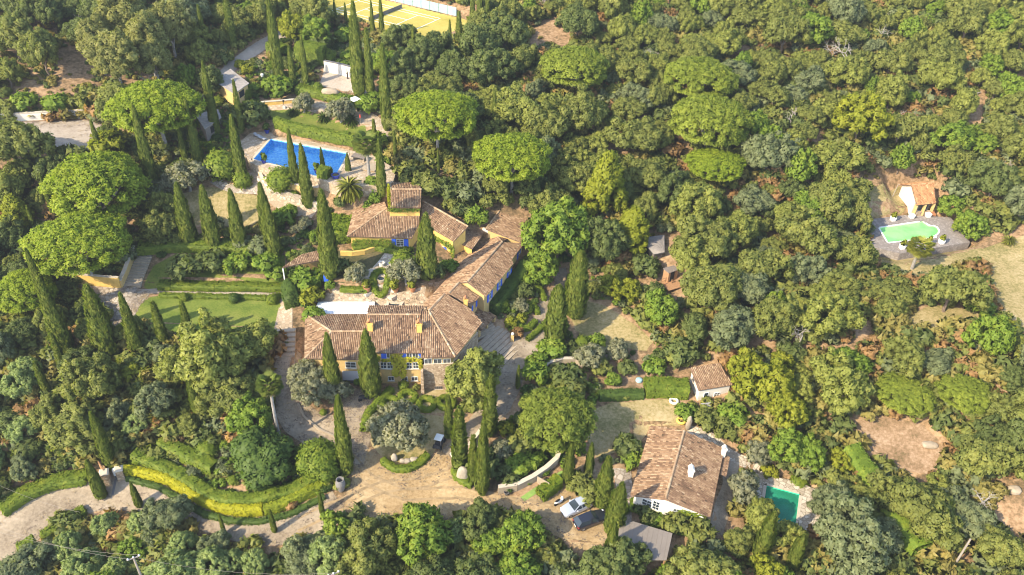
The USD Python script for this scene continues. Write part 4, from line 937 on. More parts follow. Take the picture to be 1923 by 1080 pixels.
for k in (.4, .9): put(dk, 'rail', MB().obox((a + b_) / 2 + e_ * .4 + [0, 0, k], d_, e_, np.array([0, 0, 1.]), (3.4, .07, .09)), 'timber')
for k in (0, .5, 1): put(dk, 'post', MB().box(a * (1 - k) + b_ * k - e_ * .2 + [0, 0, -.6], (.14, .14, 2.6)), 'timber')

# low flat-roofed store beside the upper drive and its neighbour
for name, label, q, wall_m in (('store_house', 'low store with a weathered flat grey roof beside the upper drive', P3((399,150,23.0), (433,129,23.0), (468,156,22.6), (440,176,22.6)), 'wall_ochre'),
                               ('shelter', 'half-hidden weathered roof of a shelter among cypresses left of the blue pool', P3((366,214,20.4), (410,205,20.4), (416,220,20.0), (384,242,20.0)), 'old_timber')):
    sh = thing(name, label, 'shed'); ci = inset(q, .3)
    for i in range(8):
        a0, a1 = q[0] + (q[1] - q[0]) * i / 8, q[0] + (q[1] - q[0]) * (i + .96) / 8; b0, b1 = q[3] + (q[2] - q[3]) * i / 8, q[3] + (q[2] - q[3]) * (i + .96) / 8
        put(sh, 'roof_panel', MB().add([a0, a1, b1, b0, a0 - [0, 0, .14], a1 - [0, 0, .14], b1 - [0, 0, .14], b0 - [0, 0, .14]], [[0, 3, 2, 1], [4, 5, 6, 7], [0, 1, 5, 4], [1, 2, 6, 5], [2, 3, 7, 6], [3, 0, 4, 7]]), 'grey_roof')
    cm = MB(); vsheet(cm, [ci[0], ci[3], ci[2], ci[1], ci[0]], q[0][2] - 3.2); put(sh, 'wall', cm, wall_m)
    w_ = Wall(ci[3], ci[2]); c = (ci[3] + ci[2]) / 2 + [0, 0, -1.1]
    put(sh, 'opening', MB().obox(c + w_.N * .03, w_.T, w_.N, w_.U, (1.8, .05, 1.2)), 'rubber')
# tiled pergola roof with a blue door beside it
pg = thing('tiled_shelter', 'small shelter with a pale tiled roof beside the tall garden cypress', 'shelter')
q = P3((529,503,11.9), (566,478,12.2), (600,470,12.2), (600,489,11.9))
roof(pg, [q]); 
for p in (q[0], q[3]): put(pg, 'post', MB().box((p[0] + .1, p[1] + .2, p[2] - 1.6), (.16, .16, 3.0)), 'white_paint')
vs = MB(); vsheet(vs, [q[1] - [0, .3, .1], q[2] - [0, .3, .1]], 8.5); put(pg, 'wall', vs, 'wall_ochre')
put(pg, 'door', MB().box(at(612, 520, 10.6), (.8, .07, 2.0)), 'blue_paint')

# white quilted cover over the long patio pool
pcov = P3((590,590,7.55), (703,590,7.55), (704,566.5,7.55), (598,566.5,7.55))
cv = thing('pool_cover', 'long white cover stretched over a patio pool behind the villa roof', 'pool cover')
for i in range(10):
    a0, a1 = pcov[3] + (pcov[2] - pcov[3]) * i / 10, pcov[3] + (pcov[2] - pcov[3]) * (i + .975) / 10; b0, b1 = pcov[0] + (pcov[1] - pcov[0]) * i / 10, pcov[0] + (pcov[1] - pcov[0]) * (i + .975) / 10
    r = [a0 * (1 - k) + b0 * k + np.array([0, 0, .25 * math.sin(k * math.pi)]) for k in np.linspace(0, 1, 6)]; r2 = [a1 * (1 - k) + b1 * k + np.array([0, 0, .25 * math.sin(k * math.pi)]) for k in np.linspace(0, 1, 6)]
    mb = MB()
    for k in range(5): mb.add([r[k], r2[k], r2[k + 1], r[k + 1]], [[0, 3, 2, 1]])
    mb.add([r[0], r2[0], r2[0] - [0, 0, .55], r[0] - [0, 0, .55]], [[0, 1, 2, 3]])
    put(cv, 'panel', mb, 'white_cover')
put(cv, 'rail', MB().tube([pcov[3] + [-.5, 0, 0], pcov[0] + [-.5, 0, 0]], .12), 'metal')
ft = thing('planter_basin', 'square white stone basin with a plant on the patio behind the villa', 'basin')
fb = Polygon([at(u, v, 7.4)[:2] for u, v in ((726,565.5), (760,565.5), (750,580), (724,580))])
put(ft, 'rim', MB().prism(fb.difference(fb.buffer(-.4)), 6.9, 7.45), 'coping'); put(ft, 'water', MB().prism(fb.buffer(-.41), 6.9, 7.2), 'dark_glass')
# ------------------------------------------------------------------ plants: one model of each kind, then a copy for every plant
TREE_NAME = dict(oak='oak_tree', oakd='dark_oak_tree', oakl='pale_oak_tree', sage='grey_oak_tree', lush='leafy_tree', yel='yellow_green_tree', mimosa='mimosa_tree', euc='tall_tree', twig='bare_shrub', bigball='round_topiary', bigballd='round_tree', bushd='round_shrub')
PROTO = {}
def lobe_crown(lobes, size, dens, rng, core=.80, jitter=.75, elong=1.1, up=.35, cut=-.85, fuzz=.34):
    V, F, N, n0 = [], [], [], 0
    C = np.array([c for c, r in lobes]); R = np.array([r if np.ndim(r) else (r,) * 3 for c, r in lobes], float)
    for i, (c, r) in enumerate(zip(C, R)):
        m = ICO[1]; v = m[0] * r * core + c; V.append(v); F.append(m[1] + n0); N.append(unit(m[0] / r + [0, 0, up])); n0 += len(v)
        n = int(dens * 4 * math.pi * (np.prod(r) ** (2 / 3)))
        d = unit(rng.standard_normal((n, 3))); d = d[d[:, 2] > cut]
        p = c + d * r * (rng.uniform(.74, 1.08, (len(d), 1)) + fuzz * rng.random((len(d), 1)) ** 3 + .55 * fuzz * (meshkit.noise(d * 2.3 + i * 7.7)[:, None] - .5) * 2)
        q = (p[:, None] - C[None]) / R[None] ; inside = ((q ** 2).sum(-1) < .62); inside[:, i] = False
        keep = ~inside.any(1); p, d = p[keep], d[keep]
        if not len(p): continue
        v, f, nn = leaf_cards(p, unit(d / r * r.mean() + [0, 0, up]), size, rng, jitter=jitter, elong=elong)
        V.append(v); F.append(f + n0); N.append(nn); n0 += len(v)
    return np.vstack(V), np.vstack(F), np.vstack(N)

def limb_mesh(h, hc, spread, rng, r0, n=5, lean=0.0, kink=.25):
    """trunk with limbs reaching into the crown"""
    mb = MB(); fork = np.array([lean * .6, 0, h])
    pts = np.linspace([0, 0, -1.2], fork, 5); pts[1:-1, :2] += rng.normal(0, kink * .5, (3, 2)) * r0 * 3
    mb.tube(pts, np.linspace(r0 * 1.25, r0 * .75, 5), 7)
    for i in range(n):
        a = 2 * math.pi * (i + rng.uniform(-.3, .3)) / n; e = fork + np.array([math.cos(a) * spread, math.sin(a) * spread, hc - h + rng.uniform(-.3, .5)])
        m = (fork + e) / 2 + rng.normal(0, kink, 3) + [0, 0, .15 * spread]
        mb.tube([fork - [0, 0, .15], m, e], [r0 * .6, r0 * .4, r0 * .15], 5)
    return mb

def model(name, parts):
    """a class prim that the copies refer to; parts: (name, mesh or (v, f, n), material)"""
    path = numbered('/World', name + '_model'); stage.CreateClassPrim(path)
    for pn, g, mt in parts:
        if isinstance(g, tuple) and len(g) == 3: put(path, pn, (g[0], g[1]), mt, normals=g[2])
        else: put(path, pn, g, mt, smooth=40)
    return path

def plant(kind, name, label, cat, loc, scale, group=None, rz=None, rng=None):
    rng = rng or PRNG; ps = PROTO[kind]['paths']; pth = ps[int(rng.integers(len(ps)))]
    x = UsdGeom.Xform.Define(stage, numbered('/World', name)); x.AddTranslateOp().Set(Gf.Vec3d(*map(float, loc)))
    x.AddRotateZOp().Set(float(rng.uniform(0, 360) if rz is None else rz))
    s = (scale,) * 3 if np.ndim(scale) == 0 else scale
    x.AddScaleOp().Set(Gf.Vec3f(*map(float, s)))
    tag(x, label, cat, group); x.GetPrim().GetReferences().AddInternalReference(pth); x.GetPrim().SetInstanceable(True)
    return x
PRNG = np.random.default_rng(21)

def oak_lobes(rng, R=4.0, flat=.72, n=46, hc=4.6, r=(.65, 1.35), skew=0.0):
    L = []; ph = rng.uniform(0, 6.28, 3)
    for i in range(n):
        # spread over an uneven dome, a few inside
        z = 1 - (i + .5) / n * 1.45; a = i * 2.399963 + rng.uniform(-.4, .4); q = math.sqrt(max(1 - z * z, 0))
        k = rng.uniform(.62, .94) * (1 + (.14 + skew * .5) * math.sin(a * 2 + ph[0]) + (.08 + skew * .4) * math.sin(a * 3 + ph[1]) + skew * .5 * math.sin(a + ph[2]) * z)
        L.append((np.array([q * math.cos(a) * R * k, q * math.sin(a) * R * k, hc + z * R * flat * k]), rng.uniform(*r)))
    return L
g_ = np.random.default_rng
shapes = []
for i in range(6):
    r = g_(100 + i); L = oak_lobes(r, flat=(.72, .58, .9, .7, .64, .8)[i], n=(104, 116, 96, 110, 100, 92)[i], r=(.38, .95), skew=(.1, .3, .2, .4, .25, .35)[i])
    shapes.append((lobe_crown(L, .19, 27, r, core=.72, jitter=.9, elong=1.35), limb_mesh(2.2, 4.4, 2.2, r, .26)))
for kind, mt in (('oak', 'leaf_oak'), ('oakd', 'leaf_oak_dark'), ('oakl', 'leaf_oak_light'), ('sage', 'leaf_sage'), ('lush', 'leaf_lush'), ('yel', 'leaf_yellow')):
    sh = shapes
    if kind in ('lush', 'yel'):
        sh = []
        for i in range(2):
            r = g_(140 + i); sh.append((lobe_crown(oak_lobes(r, flat=.9, n=90, r=(.4, .85)), .24, 18, r, jitter=1.0, elong=1.5, core=.7), limb_mesh(1.8, 4.2, 2.0, r, .2)))
    PROTO[kind] = dict(paths=[model(f'broadleaf_tree', [('trunk', t, 'bark'), ('crown', c, mt)]) for c, t in sh], R=4.0 * 1.12, hc=4.6)
# feathery mimosa: soft plumes
r = g_(160)
mim = []
for i in range(2):
    L = []
    for k in range(110):
        a = r.uniform(0, 6.28); q = math.sqrt(r.random()); zz = (1 - q * q) * 3.0 + r.normal(0, .4)
        L.append((np.array([q * 3.3 * math.cos(a), q * 3.3 * math.sin(a), 3.2 + zz * .8]), (r.uniform(.35, .65), r.uniform(.35, .65), r.uniform(.45, .85))))
    mim.append((lobe_crown(L, .15, 32, r, elong=2.2, jitter=.9, core=.7, up=.6), limb_mesh(1.5, 3.4, 1.8, r, .14)))
PROTO['mimosa'] = dict(paths=[model('mimosa_tree', [('trunk', t, 'bark'), ('crown', c, 'leaf_mimosa')]) for c, t in mim], R=3.8, hc=4.2)
PROTO['euc'] = dict(paths=[model('tall_tree', [('trunk', limb_mesh(4.5, 8.5, 2.0, g_(171 + i), .35), 'bark_grey'),
    ('crown', lobe_crown([(c * [1, 1, 1] + [0, 0, 0], rr) for c, rr in oak_lobes(g_(170 + i), R=4.2, flat=1.15, n=84, hc=8.6, r=(.5, 1.2))], .2, 22, g_(170 + i), elong=1.6), 'leaf_euc')]) for i in range(2)], R=4.7, hc=8.6)
# olives: loose, silvery, with a twisted trunk
ol = []
for i in range(2):
    r = g_(180 + i); L = [(c, rr) for c, rr in oak_lobes(r, R=2.7, flat=.62, n=34, hc=2.7, r=(.42, .8))]
    ol.append((lobe_crown(L, .17, 22, r, elong=1.8, jitter=1.0, core=.66), limb_mesh(1.0, 2.5, 1.5, r, .24, 5, kink=.4)))
PROTO['olive'] = dict(paths=[model('olive_tree', [('trunk', t, 'bark_grey'), ('crown', c, 'leaf_olive')]) for c, t in ol], R=3.1, hc=2.8)
ol = []
for i in range(2):
    r = g_(186 + i); ol.append((lobe_crown(oak_lobes(r, R=4.4, flat=.62, n=84, hc=3.9, r=(.45, .9)), .17, 24, r, elong=1.8, jitter=1.0, core=.66), limb_mesh(1.3, 3.6, 2.4, r, .36, 6, kink=.4)))
PROTO['olivebig'] = dict(paths=[model('olive_tree', [('trunk', t, 'bark_grey'), ('crown', c, 'leaf_olive')]) for c, t in ol], R=4.9, hc=4.0)
for kind, mt in (('bigball', 'leaf_hedge'), ('bigballd', 'leaf_hedge_dark')):
    r = g_(190); L = [(np.array([0, 0, 2.6]), (2.6, 2.6, 2.2))] + [(np.array([0, 0, 2.6]) + unit(r.standard_normal(3)) * [2.2, 2.2, 1.9], r.uniform(.8, 1.2)) for _ in range(16 if kind == 'bigballd' else 5)]
    PROTO[kind] = dict(paths=[model('round_tree', [('trunk', limb_mesh(1.0, 2.2, .8, r, .2), 'bark'), ('crown', lobe_crown(L, .18, 34, r, core=.93, jitter=.8, elong=1.3, fuzz=.1), mt)])], R=2.9, hc=2.5)
# umbrella pines: a wide shallow dome of many tufts on a tall bare trunk
def umbrella(rng, R, flat, n, hc):
    L = []
    for i in range(n):
        q = math.sqrt((i + .5) / n); a = i * 2.399963 + rng.uniform(-.3, .3); z = math.sqrt(max(1 - q * q, 0))
        k = 1 + .07 * math.sin(3 * a + 1) + .05 * math.sin(5 * a) + rng.uniform(-.04, .04)
        L.append((np.array([q * R * k * math.cos(a), q * R * k * math.sin(a), hc + z * flat + rng.uniform(-.25, .2) - .3]), (rng.uniform(.6, .95),) * 2 + (rng.uniform(.5, .75),)))
    for i in range(n // 4):       # the underside of the rim
        a = i * 2 * math.pi / (n // 4); L.append((np.array([R * .88 * math.cos(a), R * .88 * math.sin(a), hc - .65 - rng.random() * .5]), (.8, .8, .55)))
    return L
for kind, mt, R_, flat, hc, n_ in (('pine', 'leaf_pine', 7.5, 3.4, 8.6, 190), ('pined', 'leaf_pine_dull', 7.5, 4.0, 5.8, 190), ('pinr', 'leaf_pine', 6.0, 4.4, 5.5, 150), ('pinm', 'leaf_pine_mid', 6.0, 4.2, 5.5, 130)):
    ps = []
    for i in range(2):
        r = g_(200 + i + len(kind)); L = umbrella(r, R_, flat, n_, hc)
        ps.append(model('umbrella_pine', [('trunk', limb_mesh(hc - 3.2, hc + .3, R_ * .55, r, .33, 7, kink=.3), 'bark_grey'), ('crown', lobe_crown(L, .165, 27, r, elong=1.7, jitter=.9, core=.72, up=.7, cut=-.6, fuzz=.5), mt)]))
    PROTO[kind] = dict(paths=ps, R=R_ + (1.35 if kind[:4] == 'pinr' else .7), hc=hc + flat * .35)
# upright golden conifer and yellowish pine
r = g_(230); L = []
for i in range(90):
    t = (i + .5) / 90; a = i * 2.4 + r.uniform(-.5, .5); rad = (1 - t) ** .7 * 3.6 + .3; k = r.uniform(.55, 1)
    L.append((np.array([rad * k * math.cos(a), rad * k * math.sin(a), 2.2 + t * 8.3]), r.uniform(.5, 1.0)))
PROTO['gold'] = dict(paths=[model('golden_conifer', [('trunk', limb_mesh(3, 6, 1.2, r, .25), 'bark'), ('crown', lobe_crown(L, .25, 14, r, elong=1.6, up=.6), 'leaf_pine_gold')])], R=4.3, hc=5.2)
# cypresses: tall narrow flames
def cypress(rng, h, rm, n, blunt=2.6):
    z = np.sort(rng.random(n) ** .9); a = rng.uniform(0, 2 * math.pi, n)
    def rad(z): return rm * np.minimum(1, (z / .12 + .25)) ** .5 * np.clip(1 - z ** blunt, 0, 1) ** .75 * (1 - .25 * z)
    lump = 1 + .42 * (meshkit.noise(np.c_[np.cos(a) * 1.6, np.sin(a) * 1.6, z * h * .8]) - .5) + .5 * (meshkit.noise(np.c_[np.cos(a) * 4, np.sin(a) * 4, z * h * 2.2], 4) - .5)
    rr = rad(z) * lump * rng.uniform(.84, 1.14, n) + .03
    d = np.c_[np.cos(a), np.sin(a), np.full(n, .18)]; p = np.c_[np.cos(a) * rr, np.sin(a) * rr, z * h + .2]
    s = rng.uniform(.16, .32, (n, 1)); side = unit(np.cross(d, [0, 0, 1.0])); upv = unit(np.c_[np.cos(a) * .18, np.sin(a) * .18, np.ones(n)] + rng.normal(0, .22, (n, 3)))
    tl = rng.normal(0, .3, (n, 1)) * d
    v = np.stack([p + upv * s * 2.2 + d * .05, p - upv * s * .7 + (side + tl) * s * .75, p - upv * s * .7 - (side + tl) * s * .75], 1).reshape(-1, 3)
    nn = np.repeat(unit(d + .35 * rng.standard_normal((n, 3))), 3, 0)
    zz = np.linspace(0, 1, 12); core = MB().lathe(np.c_[rad(zz) * .84, zz * h * .985 + .15], n=10).get()
    cn = unit(core[0] * [1, 1, 0] + [0, 0, .2])
    return np.vstack([core[0], v]), np.vstack([core[1], np.arange(3 * n).reshape(-1, 3) + len(core[0])]), np.vstack([cn, nn])
def twin(rng, h, rm, n):
    A = cypress(rng, h, rm, n); B = cypress(rng, h * rng.uniform(.68, .86), rm * .62, n // 2); o = np.array([rm * .55, 0, 0])
    return np.vstack([A[0], B[0] + o]), np.vstack([A[1], B[1] + len(A[0])]), np.vstack([A[2], B[2]])
for kind, h, rm, n in (('cyp', 12.0, 1.15, 4200), ('cypfat', 9.0, 1.35, 3600), ('cypthin', 10.0, .62, 2200)):
    PROTO[kind] = dict(paths=[model('cypress', [('trunk', MB().tube([(0, 0, -1.0), (0, 0, .9)], [.17, .14], 7), 'bark'), ('crown', (twin if i % 2 else cypress)(g_(240 + i + int(h)), h, rm, n), 'leaf_cypress')]) for i in range(4)], h=h, r=rm)
PROTO['cypcol'] = dict(paths=[model('cypress', [('trunk', MB().tube([(0, 0, -1.0), (0, 0, .9)], [.2, .16], 7), 'bark'), ('crown', cypress(g_(270 + i), 10.0, 1.35, 4200, 7.0), 'leaf_cypress')]) for i in range(2)], h=10.0, r=1.35)
# palms
def frond(rng, L, droop, width, n=16):
    t = np.linspace(0, 1, n); x = L * (t - .18 * t * t * droop); z = L * (.55 * t - (.55 + .55 * droop) * t * t)
    spine = np.c_[x, 0 * t, z]; V, F, N = [], [], []
    for i in range(1, n):
        w = width * math.sin(math.pi * min(t[i] * .92 + .1, 1)) ** .6; d = unit(spine[i] - spine[i - 1])
        for s_ in (-1, 1):
            tip = spine[i] + np.array([d[0] * w * .55, s_ * w, d[2] * w * .55 - .3 * w]); b = len(V)
            V += [spine[i - 1], spine[i] + d * .06, tip]; F.append((b, b + 1, b + 2)); N += [unit(np.array([-d[2] * .6, s_ * .25, 1.0]))] * 3
    return np.array(V), np.array(F), np.array(N)
def rot_about(v, az, el):
    ce, se = math.cos(el), math.sin(el); v = v @ np.array([[ce, 0, se], [0, 1, 0], [-se, 0, ce]]); return rotz(v, math.degrees(az))
def palm_crown(rng, n, L, h, width, els=(-.7, 1.15)):
    V, F, N, k = [], [], [], 0
    for i in range(n):
        e = els[0] + (els[1] - els[0]) * ((i + .5) / n); v, f, nn = frond(rng, L * rng.uniform(.85, 1.1), 1.0 - .35 * (e > .5), width)
        az = i * 2.399963; v = rot_about(v, az, e) + [0, 0, h]; V.append(v); F.append(f + k); N.append(rot_about(nn, az, e)); k += len(v)
    return np.vstack(V), np.vstack(F), np.vstack(N)
def fan_crown(rng, n, L, h):
    V, F, N, k = [], [], [], 0
    for i in range(n):
        e = -.75 + 1.9 * ((i + .5) / n); az = i * 2.399963; stem = L * rng.uniform(.5, .75)
        vs, fs = [(0, -.03, 0), (0, .03, 0), (stem, 0, 0)], [(0, 1, 2)]
        for j in range(13):
            a = (j - 6) * .21; l = L * .62 * (1 - .12 * abs(j - 6) / 6); b = len(vs)
            vs += [(stem, 0, 0), (stem + l * .6 * math.cos(a - .09), l * .6 * math.sin(a - .09), .05), (stem + l * math.cos(a), l * math.sin(a), -.25 * l), (stem + l * .6 * math.cos(a + .09), l * .6 * math.sin(a + .09), .05)]
            fs += [(b, b + 1, b + 2), (b, b + 2, b + 3)]
        v = rot_about(np.array(vs, float), az, e) + [0, 0, h]; nn = np.tile(unit(rot_about(np.array([[-.3, 0, 1.0]]), az, e)[0] + [0, 0, .4]), (len(v), 1))
        V.append(v); F.append(np.array(fs) + k); N.append(nn); k += len(v)
    return np.vstack(V), np.vstack(F), np.vstack(N)
r = g_(260)
def palm_trunk(h, r0, r1):
    z = np.linspace(-1, h, 26); return MB().tube(np.c_[.12 * np.sin(z * .3), 0 * z, z], np.linspace(r0, r1, 26) * (1 + .12 * (np.arange(26) % 2)), 9)
skirt = leaf_cards(np.c_[(lambda a, q: np.c_[np.cos(a) * q, np.sin(a) * q])(r.uniform(0, 6.28, 260), r.uniform(.25, .7, 260)), r.uniform(5.9, 7.3, 260)], np.tile([0, 0, -.3], (260, 1)) + .8 * unit(r.standard_normal((260, 3))), .3, r)
PROTO['fan'] = dict(paths=[model('fan_palm', [('trunk', palm_trunk(7.4, .26, .18), 'bark_grey'), ('crown', fan_crown(r, 46, 1.9, 7.4), 'leaf_palm'), ('dry_skirt', skirt, 'fronds_dead')])], R=2.2, hc=7.3)
PROTO['fantall'] = dict(paths=[model('fan_palm', [('trunk', palm_trunk(11.2, .24, .17), 'bark_grey'), ('crown', fan_crown(r, 44, 1.55, 11.2), 'leaf_palm'), ('dry_skirt', (skirt[0] * [1, 1, 1] + [0, 0, 3.7], skirt[1], skirt[2]), 'fronds_dead')])], R=2.0, hc=11.2)
PROTO['fangold'] = dict(paths=[model('fan_palm', [('trunk', palm_trunk(5.0, .3, .2), 'bark_grey'), ('crown', fan_crown(r, 40, 2.0, 5.0), 'leaf_palm_gold')])], R=2.3, hc=5.0)
PROTO['date'] = dict(paths=[model('date_palm', [('trunk', palm_trunk(2.6, .38, .3), 'bark'), ('crown', palm_crown(r, 52, 3.1, 2.7, .55), 'leaf_palm_gold')])], R=3.0, hc=3.0)
PROTO['cycad'] = dict(paths=[model('cycad', [('trunk', palm_trunk(.5, .2, .18), 'bark'), ('crown', palm_crown(r, 40, 1.5, .5, .24, (-.2, 1.3)), 'leaf_hedge_dark')])], R=1.4, hc=.7)
# bushes: clipped balls and loose shrubs
for kind, mt, loose in (('ball', 'leaf_hedge', 0), ('balld', 'leaf_hedge_dark', 0), ('bush', 'leaf_lush', 1), ('bushy', 'leaf_yellow', 1), ('bushg', 'leaf_oak', 1), ('bushs', 'leaf_sage', 1), ('bushb', 'leaf_brown', 1), ('bushd', 'leaf_oak_dark', 1), ('scrub', 'leaf_scrub', 1)):
    ps = []
    for i in range(2):
        r = g_(280 + i + loose * 7)
        if loose: L = [(np.array([q * math.cos(a), q * math.sin(a), .55 + (1 - q * q) * .55 + r.uniform(-.15, .15)]), r.uniform(.28, .46)) for q, a in ((math.sqrt(r.random()) * .85, r.uniform(0, 6.28)) for _ in range(20))]; c = lobe_crown(L, .16, 34, r, elong=1.5, jitter=1.0, core=.7)
        else: c = lobe_crown([(np.array([0, 0, .82]), (1.0, 1.0, .95))], .12, 110, r, core=.95, jitter=.7)
        ps.append(model('shrub', [('foliage', c, mt)]))
    PROTO[kind] = dict(paths=ps, R=1.08, hc=.8)
# bare dead trees
def dead_tree(rng, h=6.0):
    mb = MB()
    def grow(p, d, l, r, k):
        q = p + d * l; m = (p + q) / 2 + rng.normal(0, .09 * l, 3); mb.tube([p, m, q], [r, r * .82, r * .62], 5, False)
        if k:
            for _ in range(3 if k > 2 else 2 + (k > 1)): grow(q, unit(d + .75 * rng.standard_normal(3) + [0, 0, .12]), l * rng.uniform(.58, .8), r * .58, k - 1)
    grow(np.array([0, 0, -.8]), unit(np.array([.1, 0, 1.0])), h * .42, .2, 4); return mb
PROTO['dead'] = dict(paths=[model('dead_tree', [('trunk', dead_tree(g_(300 + i)), 'dead_wood')]) for i in range(3)], R=2.6, hc=3.5)
PROTO['twig'] = dict(paths=[model('bare_shrub', [('branches', (lambda mb: mb)(dead_tree(g_(310 + i), 3.2)), 'twig_grey')]) for i in range(2)], R=1.6, hc=1.8)

# ------------------------------------------------------------------ placing plants
def place(kind, u, v, w, name, label, cat, group=None, sq=1.0, lift=0.0, rz=None):
    """a plant whose crown is centred on a spot of the photograph and w pixels wide there"""
    pr = PROTO[kind]; p = gp(u, v, 3.0); s = w * depth(p) / FOC / 2 / pr['R']
    for _ in range(3):
        p = gp(u, v, pr['hc'] * s * sq + lift); s = w * depth(p) / FOC / 2 / pr['R']
    z = float(G(p[0], p[1])) + lift
    plant(kind, name, label, cat, (p[0], p[1], z), (s, s, s * sq), group, rz)
    PLACED.append((p[0], p[1], pr['R'] * s)); return p
PLACED = []
def place_cyp(tip, base, label, kind='cyp', wide=1.0, group=None):
    b = gp(*base); d = ray(*tip); dh = d[:2] / np.linalg.norm(d[:2])
    # the height at which the tip stands over the base
    t = (b[:2] @ dh) / np.linalg.norm(d[:2]); h = CAM[2] + d[2] * t - b[2]
    pr = PROTO[kind]; s = h / pr['h']
    r_ = .69 * (s if s < 1 else s ** .5)
    plant(kind, 'cypress_tree', label, 'cypress', b, (r_ * wide, r_ * wide, s), group); PLACED.append((b[0], b[1], pr['r'] * r_ * wide + .4))

